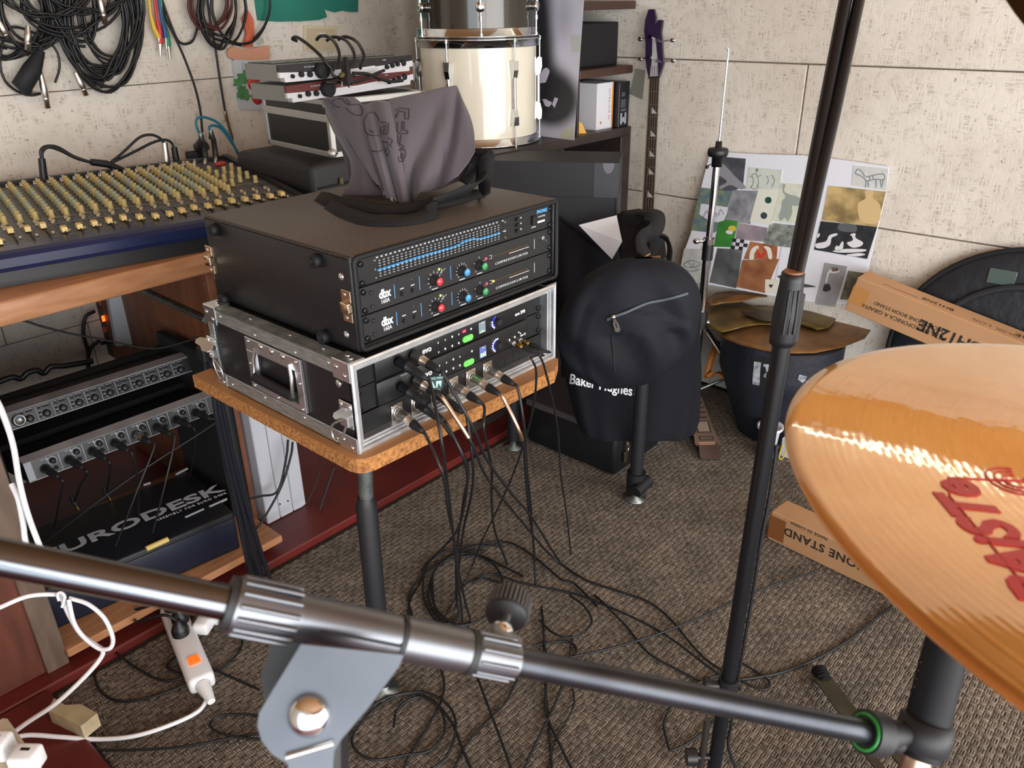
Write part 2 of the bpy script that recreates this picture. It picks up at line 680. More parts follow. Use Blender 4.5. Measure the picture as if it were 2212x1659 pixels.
tb = thing('chipboard_top', 'loose chipboard table top with raw brown edges under the metal edged case', 'board', (0.2, 0.2, 0.734))
c = 0.03
poly = [(-0.054 + c, -0.043), (0.44, -0.060), (0.492, -0.028), (0.497, 0.52), (-0.054, 0.50), (-0.054, -0.043 + c)]
poly[0:1] = [(-0.054 + c * (1 - math.sin(a)), -0.043 + c * (1 - math.cos(a))) for a in (PI / 2, PI / 3, PI / 6, 0)][::1]
poly = poly[:-1]
g = G(); g.prism(poly, 0.7365, 0.7625)
wpart('chipboard_core', g, CHIP_E, tb)
g = G(); g.prism([(0.2 + (x - 0.2) * 0.998, 0.2 + (y - 0.2) * 0.998) for x, y in poly], 0.7625, 0.764)
wpart('laminate', g, CHIP_T, tb)

tf = thing('table_frame', 'black tubular table frame with round levelling feet under the chipboard', 'table', (0.6, 0.42, 0))
g = G()
g.bb((0.06, 0.132, 0.70), (0.50, 0.168, 0.7355), 0.004)
g.bb((0.06, 0.672, 0.70), (1.16, 0.708, 0.7355), 0.004)
for x in (0.089, 0.48):
    g.bb((x - 0.018, 0.145, 0.701), (x + 0.018, 0.69, 0.7345), 0.004)
g.bb((1.125, 0.16, 0.48), (1.153, 0.68, 0.51), 0.004)
wpart('rail', g, FRM, tf)
for k, (x, y) in enumerate(((0.089, 0.16), (1.139, 0.16), (1.139, 0.68), (0.089, 0.68))):
    if k == 0:
        top, shoulder = Vector((0.100, 0.145, 0.70)), Vector((0.093, 0.155, 0.518))
        g = G(); g.cyl(top, shoulder, 0.0150, n=20)
        wpart('pipe_insert', g, mat('dull_pipe', '#7f8583', 0.55, 0.9, var=(50, '#656b6a')), tf, 'bare galvanised pipe above the black leg tube')
        g = G(); g.tube([shoulder + Vector((0, 0, 0.022)), shoulder, (x, y, 0.03)], [0.016, 0.0225, 0.0225], 20)
    else:
        g = G(); g.cyl((x, y, 0.71), (x, y, 0.03), 0.021, n=20)
    leg = wpart('leg', g, FRM, tf)
    g = G(); g.lathe([(0.0, 0.0), (0.036, 0.0), (0.036, 0.004), (0.012, 0.009), (0.012, 0.032), (0.0, 0.032)], 24, T(x, y, 0))
    wpart('foot', g, ZINC, leg)
# a clamp sleeve at the bottom of the right front leg
g = G(); g.cyl((1.139, 0.16, 0.03), (1.139, 0.16, 0.10), 0.030, n=16); g.cyl((1.165, 0.13, 0.07), (1.10, 0.135, 0.055), 0.02, n=12)
wpart('foot_clamp', g, RUB, tf)

# ------------------------------------------------------------------ flight case with silver edges
bx0, bx1, by0, by1 = -0.0373, 0.4904, -0.0223, 0.4263
LAM = mat('black_laminate', '#17181b', 0.38, bump=(500, 0.2, 0.0006))
EDGE = mat('case_edge_aluminium', '#c6cfce', 0.42, 0.85, var=(30, '#9aa2a3', 3), stretch=(1, 1, 12))
fc = thing('rack_flight_case', 'black rack flight case with silver aluminium edges and recessed handle on chipboard', 'rack case', ((bx0 + bx1) / 2, 0.2, ZB))
t = 0.008
g = G()
g.bb((bx0 + 0.003, by0 + 0.012, ZB + 0.004), (bx0 + t, by1 - 0.003, ZA - 0.004))
g.bb((bx1 - t, by0 + 0.012, ZB + 0.004), (bx1 - 0.003, by1 - 0.003, ZA - 0.004))
g.bb((bx0 + 0.003, by0 + 0.012, ZA - 0.011), (bx1 - 0.003, by1 - 0.003, ZA - 0.003))
g.bb((bx0 + 0.003, by0 + 0.012, ZB + 0.003), (bx1 - 0.003, by1 - 0.003, ZB + 0.011))
g.bb((bx0 + 0.003, by1 - 0.011, ZB + 0.004), (bx1 - 0.003, by1 - 0.003, ZA - 0.004))
wpart('shell', g, LAM, fc)


def lbar(g, a, b, sx, sy, wd=0.028, th=0.003, axis='y'):
    """an L profile along an edge from a to b; sx, sy point inwards"""
    a, b = Vector(a), Vector(b)
    ins = {'y': (Vector((sx, 0, 0)), Vector((0, 0, sy))), 'z': (Vector((sx, 0, 0)), Vector((0, sy, 0))), 'x': (Vector((0, sx, 0)), Vector((0, 0, sy)))}[axis]
    for u, v in (ins, ins[::-1]):
        p, q = a, b + u * wd + v * th
        g.bb(tuple(min(p[i], q[i]) for i in range(3)), tuple(max(p[i], q[i]) for i in range(3)), 0.0008)


for (x, s) in ((bx0, 1), (bx1, -1)):
    for (z, sz) in ((ZB, 1), (ZA, -1)):
        g = G(); lbar(g, (x, by0 + 0.004, z), (x, by1, z), s, sz)
        e = wpart('edge_profile', g, EDGE, fc)
        if s > 0:
            g = G()
            for yy in (0.035, 0.13, 0.255, 0.37):
                g.ball((x - 0.0006, yy, z + sz * 0.012 if yy not in (0.13, 0.255) else z + sz * 0.020), (0.0018, 0.0034, 0.0034), 10, 6)
                if sz < 0:
                    g.ball((x + 0.014, yy + 0.03, z + 0.0004), (0.0034, 0.0034, 0.0015), 10, 6)
            wpart('rivets', g, STEEL, e)
    g = G(); lbar(g, (x, by1, ZB), (x, by1, ZA), s, -1, wd=0.022, axis='z')
    wpart('edge_profile', g, EDGE, fc)
# front frame: four mitred aluminium profiles with a groove
for k in range(4):
    A = [(bx0, ZB), (bx1, ZB), (bx1, ZA), (bx0, ZA)]
    (xa, za), (xb, zb) = A[k], A[(k + 1) % 4]
    mx_, mz_ = (bx0 + bx1) / 2, (ZB + ZA) / 2

    def inn(x, z, d):
        return (x + math.copysign(d, mx_ - x), z + math.copysign(d, mz_ - z))
    prof = [(0.0, 0.002), (0.0, 0.0), (0.004, -0.0022), (0.006, 0.0), (0.0095, 0.0), (0.0105, 0.006), (0.0135, 0.006), (0.0145, 0.009), (0.0185, 0.009), (0.0185, 0.030)]
    vs, fs = [], []
    for d, yy in prof:
        p, q = inn(xa, za, d), inn(xb, zb, d)
        vs += [(p[0], by0 + yy, p[1]), (q[0], by0 + yy, q[1])]
    for i in range(len(prof) - 1):
        fs.append([2 * i, 2 * i + 1, 2 * i + 3, 2 * i + 2])
    g = G(); g.add(vs, fs)
    wpart('front_profile', g, ALU, fc)
# corner plates on the left side and the top
for (y0, y1, z0, z1, top) in ((by0 + 0.001, 0.024, ZA - 0.034, ZA + 0.0015, 1), (0.385, by1 + 0.001, ZA - 0.034, ZA + 0.0015, 1), (by0 + 0.001, 0.028, ZB - 0.0, ZB + 0.030, 0), (0.388, by1 + 0.001, ZB, ZB + 0.030, 0)):
    g = G()
    g.bb((bx0 - 0.0022, y0, z0), (bx0, y1, z1), 0.001)
    if top:
        g.bb((bx0 - 0.0022, y0, ZA), (bx0 + 0.032, y1, ZA + 0.0022), 0.001)
    pl = wpart('corner_plate', g, STEEL, fc)
    g = G()
    for fy, fz in ((0.3, 0.3), (0.75, 0.62)):
        g.ball((bx0 - 0.0025, y0 + (y1 - y0) * fy, z0 + (z1 - z0) * fz), (0.002, 0.0042, 0.0042), 10, 6)
        if top:
            g.ball((bx0 + 0.010 + 0.012 * fy, y0 + (y1 - y0) * fz, ZA + 0.0024), (0.0042, 0.0042, 0.002), 10, 6)
    wpart('rivets', g, CHROME, pl)
# right corner plates
for z0, z1 in ((ZA - 0.03, ZA + 0.002), (ZB, ZB + 0.03)):
    g = G(); g.bb((bx1, by0 + 0.001, z0), (bx1 + 0.0022, 0.024, z1), 0.001); g.bb((bx1 - 0.03, by0 + 0.001, ZA), (bx1 + 0.002, 0.02, ZA + 0.002), 0.0008)
    wpart('corner_plate', g, STEEL, fc)
# recessed handle (slightly rotated in its plane like the photo)
hy0, hy1, hz0, hz1 = 0.116, 0.289, 0.7965, 0.9005
g = G()
xo = bx0 - 0.003
iy0, iy1, iz0, iz1 = hy0 + 0.020, hy1 - 0.022, hz0 + 0.013, hz1 - 0.026
for a, b in (((hy0, hz0), (hy1, iz0)), ((hy0, iz1), (hy1, hz1)), ((hy0, iz0), (iy0, iz1)), ((iy1, iz0), (hy1, iz1))):
    g.bb((xo, a[0], a[1]), (bx0 + 0.003, b[0], b[1]), 0.0008)
dish = wpart('handle_plate', g, STEEL, fc)
g = G()
d = 0.012
ring = [(iy0, iz0), (iy1, iz0), (iy1, iz1), (iy0, iz1)]
ring2 = [(iy0 + 0.012, iz0 + 0.012), (iy1 - 0.012, iz0 + 0.012), (iy1 - 0.012, iz1 - 0.012), (iy0 + 0.012, iz1 - 0.012)]
vs = [(xo + 0.0005, y, z) for y, z in ring] + [(bx0 + d, y, z) for y, z in ring2]
g.add(vs, [[0, 1, 5, 4], [1, 2, 6, 5], [2, 3, 7, 6], [3, 0, 4, 7], [4, 5, 6, 7]])
wpart('handle_dish', g, STEEL, fc)
g = G()
path = [(xo - 0.001, iy1 - 0.012, iz1 + 0.010), (xo - 0.004, iy1 - 0.004, iz1 - 0.012), (xo - 0.006, iy1 - 0.004, iz0 + 0.018), (xo - 0.006, iy0 + 0.006, iz0 + 0.016), (xo - 0.004, iy0 + 0.006, iz1 - 0.012), (xo - 0.001, iy0 + 0.012, iz1 + 0.010)]
g.tube(path, 0.0040, 8)
bail = wpart('handle_bail', g, STEEL, fc)
g = G(); g.cyl((xo - 0.006, iy0 + 0.006, iz0 + 0.016), (xo - 0.006, iy1 - 0.006, iz0 + 0.018), 0.0095, n=16)
wpart('grip', g, RUB, bail)
g = G()
for fy, fz in ((0.06, 0.06), (0.5, 0.05), (0.94, 0.07), (0.05, 0.55), (0.95, 0.5), (0.07, 0.94), (0.3, 0.93), (0.5, 0.93), (0.7, 0.93), (0.93, 0.94)):
    r = 0.0055 if fz > 0.92 and 0.2 < fy < 0.8 else 0.003
    g.ball((xo - 0.0008, hy0 + (hy1 - hy0) * fy, hz0 + (hz1 - hz0) * fz), (0.002, r, r), 10, 6)
wpart('rivets', g, CHROME, dish)


# butterfly latches
def latch(cy, cz, flip, wing):
    g = G()
    g.bb((bx0 - 0.0025, cy - 0.012, cz - 0.022), (bx0 + 0.0005, cy + 0.022, cz + 0.026), 0.001)
    g.box((bx0 - 0.007, cy - 0.004, cz - 0.004), (0.012, 0.018, 0.020), 0.002)
    L_ = wpart('latch', g, STEEL, fc)
    g = G()
    loop = [(bx0 - 0.010, cy - 0.008, cz), (bx0 - 0.014, cy + flip * 0.006, cz - 0.004), (bx0 - 0.013, cy + flip * 0.034, cz - 0.024), (bx0 - 0.012, cy + flip * 0.036, cz - 0.046), (bx0 - 0.011, cy + flip * 0.020, cz - 0.050), (bx0 - 0.010, cy + flip * 0.004, cz - 0.026)]
    g.tube(spline(loop, 5, True), 0.0022, 6, closed=True)
    wpart('wire_loop', g, STEEL, L_)
    g = G(RZ(0)); 
    pts = [(0.0, -0.017), (0.016, -0.013), (0.030, -0.005), (0.034, 0.003), (0.028, 0.010), (0.012, 0.008), (0.0, 0.013), (-0.012, 0.008), (-0.018, 0.0), (-0.010, -0.010)]
    M = frame((bx0 - 0.013, cy + 0.006, cz + 0.004 + wing), (0, -0.95 * flip, 0.25), (-0.9, -0.1, -0.42), (-0.4, 0.25, 0.9))
    g.prism(pts, -0.001, 0.001, M)
    wpart('wing', g, STEEL, L_)
    g = G()
    for dy, dz in ((-0.006, 0.020), (0.016, 0.020), (0.012, -0.017)):
        g.ball((bx0 - 0.003, cy + dy, cz + dz), (0.002, 0.004, 0.004), 8, 6)
    wpart('rivets', g, CHROME, L_)


latch(-0.005, 0.832, 1, 0.004)
latch(0.415, 0.838, -1, 0.006)
g = G(); g.ball((bx0 + 0.002, 0.017, 0.885), (0.003, 0.007, 0.007), 12, 8); g.ball((bx0 + 0.002, 0.019, 0.813), (0.003, 0.007, 0.007), 12, 8)
wpart('rivets', g, STEEL, fc)
# right hand latch loop that shows past the frame
g = G(); g.bb((bx1, 0.0, 0.842), (bx1 + 0.006, 0.03, 0.875), 0.001); g.tube(spline([(bx1 + 0.008, 0.01, 0.868), (bx1 + 0.016, 0.005, 0.85), (bx1 + 0.014, 0.002, 0.828), (bx1 + 0.006, 0.004, 0.828), (bx1 + 0.008, 0.008, 0.85)], 4, True), 0.002, 6, closed=True)
g.ball((bx1 + 0.010, 0.004, 0.872), (0.008, 0.004, 0.009), 10, 8)
wpart('latch', g, STEEL, fc)
# rack rails with screws
for x in (-0.012, 0.4715):
    g = G(); g.bb((x - 0.006, 0.008, ZB + 0.012), (x + 0.006, 0.03, ZA - 0.012))
    wpart('rack_rail', g, BLKM, fc)

# ------------------------------------------------------------------ upper rack case
rc = thing('rack_case', 'black carpeted rack case with tan sheen coloured into its top holding three units, topmost on table', 'rack case', (0.26, 0.22, ZA))
VIN = mat('black_vinyl', '#16171a', 0.42, bump=(260, 0.35, 0.0015))
TOPV = mat('vinyl_top_sheen', '#3b3733', 0.42, var=(260, '#5a5046', 3), bump=(220, 0.5, 0.002))  # black lid lightened to grey-brown, the reflected tan sheen put into its colour
A0, A1, AD, AH = 0.0, 0.52, 0.441, 0.165
g = G()
bev = 0.009
g.bb((A0, 0.0, ZA), (0.012, AD, ZA + AH), bev * 0.6, 2); g.bb((A1 - 0.012, 0, ZA), (A1, AD, ZA + AH), bev * 0.6, 2)
g.bb((A0, 0, ZA), (A1, AD, ZA + 0.011), bev * 0.6, 2); g.bb((A0 + 0.004, AD - 0.01, ZA + 0.002), (A1 - 0.004, AD - 0.0005, ZA + AH - 0.002), 0.003)
wpart('shell', g, VIN, rc)
g = G(); g.bb((A0, 0, ZA + AH - 0.012), (A1, AD, ZA + AH), bev * 0.6, 2)
wpart('lid', g, TOPV, rc)
g = G()
th = 0.013
zt_ = ZA + AH
rr = []
for (cx_, cz_, a0) in ((A1 - 0.014, zt_ - 0.0125, 0), (0.014, zt_ - 0.0125, 90), (0.014, ZA + 0.0125, 180), (A1 - 0.014, ZA + 0.0125, 270)):
    rr += [(cx_ + 0.008 * math.cos(math.radians(a0 + 30 * i)), -0.002, cz_ + 0.008 * math.sin(math.radians(a0 + 30 * i))) for i in range(4)]
g.tube(rr, 0.0048, 6, closed=True)
wpart('edge_piping', g, RUB, rc)
for (y, z) in ((0.396, 1.075), (0.081, 1.075), (0.403, 0.937), (0.085, 0.941)):
    g = G(); g.lathe([(0.0, 0.0), (0.0125, 0.0), (0.0105, 0.014), (0.0062, 0.0150), (0.005, 0.008), (0.0, 0.008)], 20, frame((0, y, z), (0, 1, 0), (0, 0, -1), (-1, 0, 0)))
    wpart('rubber_foot', g, RUB, rc)
for (y, z) in ((0.026, 1.058), (0.029, 0.958)):
    g = G(); g.ball((0, y, z), (0.003, 0.0065, 0.0065), 14, 8); g.ball((-0.002, y, z), (0.002, 0.003, 0.003), 10, 6)
    wpart('rivet', g, STEEL, rc)
NICK = mat('nickel_hardware', '#cbb89e', 0.24, 1.0)
for cy, cz, w_ in ((0.018, 1.010, 0.024), (0.440, 1.008, 0.022)):
    g = G(); g.bb((-0.0018, cy - w_ / 2, cz - 0.027), (0.0008, cy + w_ / 2, cz + 0.027), 0.0008)
    pl = wpart('catch_plate', g, NICK, rc)
    g = G(); g.box((-0.006, cy - 0.004, cz), (0.010, 0.022, 0.020), 0.003, 2); g.bb((-0.010, cy - 0.016, cz - 0.007), (-0.002, cy - 0.012, cz + 0.007), 0.001)
    wpart('catch', g, NICK, pl)
    g = G()
    for dz in (-0.020, 0.020):
        g.ball((-0.002, cy + 0.002, cz + dz), (0.0016, 0.0034, 0.0034), 10, 6)
    wpart('rivets', g, STEEL, pl)
g = G(); g.bb((A1 - 0.001, 0.0, 0.997), (A1 + 0.003, 0.022, 1.030), 0.001)
wpart('catch_plate', g, NICK, rc)

# ------------------------------------------------------------------ rack units
PAN = mat('black_panel', '#17181a', 0.38, spec=0.4)
PAN2 = mat('charcoal_panel', '#202023', 0.42, spec=0.4)
BLU = mat('blue_print', '#5c9fd8', 0.5)
LED_R = mat('red_led', '#ff2a48', 0.4, emit=4.0)
LED_G = mat('green_led', '#a8f048', 0.4, emit=3.0)
LED_Y = mat('yellow_led', '#ffd23c', 0.4, emit=2.5)
LED_W = mat('white_led', '#f4f6ff', 0.4, emit=1.6)
LED_B = mat('blue_led', '#5a66ff', 0.4, emit=3.0)
OFF_Y = mat('unlit_olive_led', '#5f5a24', 0.5)
OFF_R = mat('unlit_red_led', '#571f1d', 0.5)


def front_text(g, s, x, z, size, y, **k):
    g.text(s, size, T(x, y, z) @ FRONT, **k)


def screw(parent, x, z, y, r=0.0052):
    g = G(); g.lathe([(0, 0.0045), (r * 0.35, 0.0032), (r * 0.9, 0.0035), (r, 0.001), (r, 0.0)], 14, frame((x, y, z), (1, 0, 0), (0, 0, 1), (0, -1, 0)))
    g.box((x, y - 0.0042, z), (r * 0.9, 0.001, 0.0009)); g.box((x, y - 0.0042, z), (0.0009, 0.001, r * 0.9))
    return wpart('screw', g, mat('black_screw', '#26272b', 0.25, 0.6), parent)


U = 0.0485
UZ = [1.0395, 0.991, 0.9425]
yf = 0.004
# graphic equaliser
eq = thing('graphic_equalizer', 'rack equaliser with a row of blue-tipped sliders, top unit of upper case', 'rack unit', (0.26, 0.05, UZ[0]))
g = G(); g.bb((0.0165, yf, UZ[0] + 0.0006), (0.5035, yf + 0.004, UZ[0] + U - 0.0012), 0.0008); g.bb((0.04, yf + 0.004, UZ[0] + 0.002), (0.48, 0.24, UZ[0] + U - 0.003))
wpart('front_panel', g, PAN, eq)
xs = [0.0575 + k * (0.344 - 0.0575) / 30 for k in range(31)] + [0.3605]
g = G(); m_ = G()
for k, x in enumerate(xs):
    g.bb((x - 0.0009, yf - 0.0003, 1.0465), (x + 0.0009, yf + 0.001, 1.0765))
    for q in range(7):
        z = 1.0485 + q * 0.0043
        if k < 31:
            m_.bb((x + 0.0022, yf - 0.0004, z - 0.0006), (x + 0.0062, yf + 0.001, z + 0.0006))
    m_.bb((x - 0.0022, yf - 0.0004, 1.0792), (x + 0.0022, yf + 0.001, 1.0818))
for z, s in ((1.0765, '+6'), (1.0615, '0'), (1.0475, '-6')):
    front_text(m_, s, 0.0515, z, 0.0045, yf - 0.0004)
    front_text(m_, s, 0.3665, z, 0.0045, yf - 0.0004)
wpart('fader_slots', g, BLKM, eq)
wpart('scale_marks', m_, mat('dim_white_print', '#a9abaf', 0.6), eq)
dz = [0, 0, 0.0002, 0.0004, 0.0004, 0.0008, 0.001, 0.001, 0.0012, 0.0012, 0.001, 0.001, 0.001, 0.0006, 0.0004, 0.0004, 0.0004, 0.0, 0, 0.0012, 0.003, 0.0042, 0.0045, 0.0035, 0.0018, 0.0004, 0, -0.0004, -0.0004, 0, 0]
first = None
for k, x in enumerate(xs):
    z = 1.0605 + (dz[k] if k < 31 else 0.001)
    if k == 31:
        g = G(T(x - 0.26, yf - 0.05 - 0.003, z - UZ[0])); g.box((0, 0, 0), (0.0062, 0.005, 0.0022), 0.0004)
        part('fader_cap', g, mat('grey_fader', '#b5b7ba', 0.4), eq, 'grey level fader cap')
    elif first is None:
        g = G(); g.box((0, 0, 0), (0.0070, 0.005, 0.0030), 0.0005)
        first = part('fader_cap', g, [mat('fader_blue', '#4f9ad6', 0.4)], eq)
        first.location = (x - 0.26, yf - 0.05 - 0.003, z - UZ[0])
    else:
        copy_part(first, (x - 0.26, yf - 0.05 - 0.003, z - UZ[0]))
for z in (1.0755, 1.0645, 1.0535):
    g = G(); g.bb((0.397, yf - 0.005, z - 0.0030), (0.405, yf, z + 0.0030), 0.001)
    wpart('push_button', g, BLKM, eq)
g = G(); g.bb((0.444, yf - 0.005, 1.055), (0.455, yf, 1.073), 0.0015)
wpart('power_switch', g, BLKM, eq)
g = G(); front_text(g, 'PHONIC', 0.4755, 1.0775, 0.0088, yf - 0.0006, shear=0.15, bold=0.0004)
wpart('lettering', g, BLU, eq, 'blue maker lettering')
g = G(); front_text(g, '1/3 OCT EQ', 0.4735, 1.0675, 0.0042, yf - 0.0006); front_text(g, '-POWER', 0.449, 1.0505, 0.0036, yf - 0.0006)
for z, s in ((1.0755, 'LO'), (1.0645, 'HI'), (1.0535, 'EQ')):
    front_text(g, s, 0.4115, z + 0.001, 0.0042, yf - 0.0006)
g.bb((0.462, yf - 0.0006, 1.0555), (0.484, yf, 1.0595))
wpart('print', g, INK, eq)
for x in (0.023, 0.4985):
    for z in (1.0775, 1.0455):
        screw(eq, x, z, yf)


def compressor(zb, upper, label):
    r = thing('compressor', label, 'rack unit', (0.26, 0.05, zb))
    g = G(); g.bb((0.0165, yf, zb + 0.0006), (0.5035, yf + 0.004, zb + U - 0.0012), 0.0008); g.bb((0.04, yf + 0.004, zb + 0.002), (0.48, 0.24, zb + U - 0.003))
    wpart('front_panel', g, PAN2, r)
    zc = zb + U / 2
    yk = yf - 0.0006
    g = G(); front_text(g, 'dbx', 0.0665, zc + 0.0015, 0.021, yk, bold=0.0007, width=0.78)
    wpart('lettering', g, INK, r)
    g = G(); front_text(g, '160A', 0.0665, zc - 0.0112, 0.0105, yk, width=0.85)
    wpart('lettering', g, INK, r)
    g = G()
    for x in (0.088, 0.1445, 0.2195):
        g.bb((x - 0.0005, yk, zc - 0.013), (x + 0.0005, yf, zc + 0.0115))
    wpart('divider_print', g, BLU, r)
    g = G()
    g.bb((0.4515, yk, zc - 0.009), (0.4523, yf, zc + 0.011))
    for x in (0.1045, 0.1285):
        g.bb((x - 0.004, yk, zc - 0.0005), (x + 0.004, yf, zc + 0.001))
    for kx, n_, r0, r1 in ((0.179, 9, 0.0125, 0.0165), (0.2475, 11, 0.0115, 0.0150), (0.2935, 5, 0.0125, 0.016)):
        for q in range(n_):
            a = math.radians(225 - 270 * q / (n_ - 1))
            g.tube([(kx + r0 * math.cos(a), yk, zc - 0.004 + r0 * math.sin(a)), (kx + r1 * math.cos(a), yk, zc - 0.004 + r1 * math.sin(a))], 0.0005, 4)
        g.bb((kx - 0.007, yk, zc - 0.0205), (kx + 0.007, yf, zc - 0.0192))
    g.tube([(0.1975, yk, zc + 0.003), (0.1975, yk, zc + 0.013)], 0.0004, 4); g.tube([(0.193, yk, zc + 0.005), (0.207, yk, zc + 0.011)], 0.0004, 4)
    g.bb((0.377, yk, zc - 0.0015), (0.4355, yf, zc - 0.0006))
    g.bb((0.321, yk, zc + 0.0005), (0.327, yf, zc + 0.001)); g.bb((0.327, yk, zc + 0.0005), (0.3276, yf, zc + 0.0065)); g.bb((0.321, yk, zc + 0.0065), (0.3276, yf, zc + 0.0071))
    wpart('scale_marks', g, INK, r)
    g = G(); front_text(g, 'COMPRESSOR/LIMITER', 0.3835, zc - 0.0125, 0.0064, yk, spacing=1.55, shear=0.12)
    wpart('lettering', g, INK, r)
    for kx, col, nm in ((0.179, '#d33a44', 'red'), (0.2475, '#3f8fc4', 'blue'), (0.2935, '#2f8f4e', 'green')):
        g = G(); M = frame((kx, yf, zc - 0.004), (1, 0, 0), (0, 0, 1), (0, -1, 0))
        g.lathe([(0.0098, 0), (0.0094, 0.004), (0.0072, 0.006), (0.0066, 0.0145)], 18, M)
        kn = wpart('knob', g, BLKM, r)
        g = G(); g.lathe([(0.0069, 0.0135), (0.0069, 0.0155), (0.0062, 0.0165), (0, 0.0168)], 18, M)
        wpart('cap', g, mat('knob_cap_' + nm, col, 0.4), kn, nm + ' knob cap')
        g = G(); g.box((0, 0, 0), (0.0008, 0.0008, 0.006), M=None)
        a = {'red': -1.1, 'blue': -0.25, 'green': 0.0}[nm]
        g.M = Matrix(); g2 = G(T(kx, yf - 0.0170, zc - 0.004) @ RYm(a)); g2.box((0, 0, 0.0035), (0.0008, 0.0006, 0.006))
        wpart('pointer', g2, INK, kn)
    for x in (0.1035, 0.1275):
        g = G(); g.bb((x - 0.0022, yf - 0.004, zc - 0.0125), (x + 0.0022, yf, zc - 0.0055), 0.0006)
        wpart('push_button', g, BLKM, r)
    g = G(); g.ball((0.1275, yf, zc + 0.0105), (0.0014, 0.0014, 0.0014), 8, 6); wpart('led', g, OFF_Y, r)
    g = G(); g.ball((0.192, yf, zc + 0.0125), (0.0022, 0.0022, 0.0022), 10, 8); wpart('led', g, LED_G, r, 'lit green indicator')
    g = G(); g.ball((0.3125, yf, zc + 0.0035), (0.0025, 0.002, 0.0025), 10, 8); wpart('led', g, LED_R, r, 'lit red indicator')
    if not upper:
        g = G(); g.ball((0.3315, yf, zc + 0.0035), (0.0022, 0.002, 0.0022), 10, 8); wpart('led', g, LED_Y, r, 'lit yellow indicator')
    for row, mm in ((0.0040, OFF_Y), (0.0010, OFF_R)):
        g = G()
        for q in range(19):
            g.bb((0.331 + q * 0.0054, yf - 0.0008, zc + row - 0.0007), (0.3335 + q * 0.0054, yf + 0.001, zc + row + 0.0007))
        wpart('meter_lights', g, mm, r)
    for q in range(2):
        g = G(); g.lathe([(0.0035, 0), (0.0035, 0.002), (0.0018, 0.0025), (0.0, 0.0012)], 10, frame((0.0385, yf, zc + (0.0105 if q else -0.0135)), (1, 0, 0), (0, 0, 1), (0, -1, 0)))
        wpart('socket_screw', g, BLK, r)
    if upper:
        g = G(); g.cyl((0.4765, yf, zc + 0.008), (0.4765, yf - 0.012, zc + 0.004), 0.0018, n=8); g.cyl((0.4765, yf, zc + 0.008), (0.4765, yf - 0.003, zc + 0.008), 0.0042, n=10)
        wpart('toggle_switch', g, STEEL, r)
    for x in (0.023, 0.4985):
        for z in (zb + U - 0.009, zb + 0.008):
            screw(r, x, z, yf)
    return r


compressor(UZ[1], True, 'upper of two black compressors with red, blue and green knobs, under the equaliser')
compressor(UZ[2], False, 'lower of two black compressors with red, blue and green knobs, extra yellow light lit')

# ------------------------------------------------------------------ preamps and patch panel in the silver edged case
VZ = [0.8685, 0.820, 0.7795]


def arc_leds(r, cx_, cz_, lit):
    ring = []
    for q in range(12):
        a = math.radians(60 + 22 * q)
        x, z = cx_ + 0.0128 * math.cos(a), cz_ + 0.0128 * math.sin(a)
        if q in lit:
            g = G(); g.ball((x, -0.001, z), (0.0017, 0.0012, 0.0017), 8, 6)
            wpart('ring_light', g, LED_W, r, 'lit white ring light')
    g = G()
    vs, fs = [], []
    for q in range(10):
        a = math.radians(95 + 150 * q / 9)
        for rr in (0.0082, 0.0122):
            vs.append((cx_ + rr * math.cos(a), -0.0004, cz_ + rr * math.sin(a)))
    for q in range(9):
        fs.append([2 * q, 2 * q + 1, 2 * q + 3, 2 * q + 2])
    g.add(vs, fs)
    wpart('ring_glow', g, mat('blue_ring', '#2a35d8', 0.4, emit=0.9), r)
    g = G(); g.lathe([(0.0078, 0), (0.0078, 0.010), (0.0068, 0.012), (0, 0.012)], 20, frame((cx_, 0.0, cz_), (1, 0, 0), (0, 0, 1), (0, -1, 0)))
    wpart('dial', g, BLKM, r)


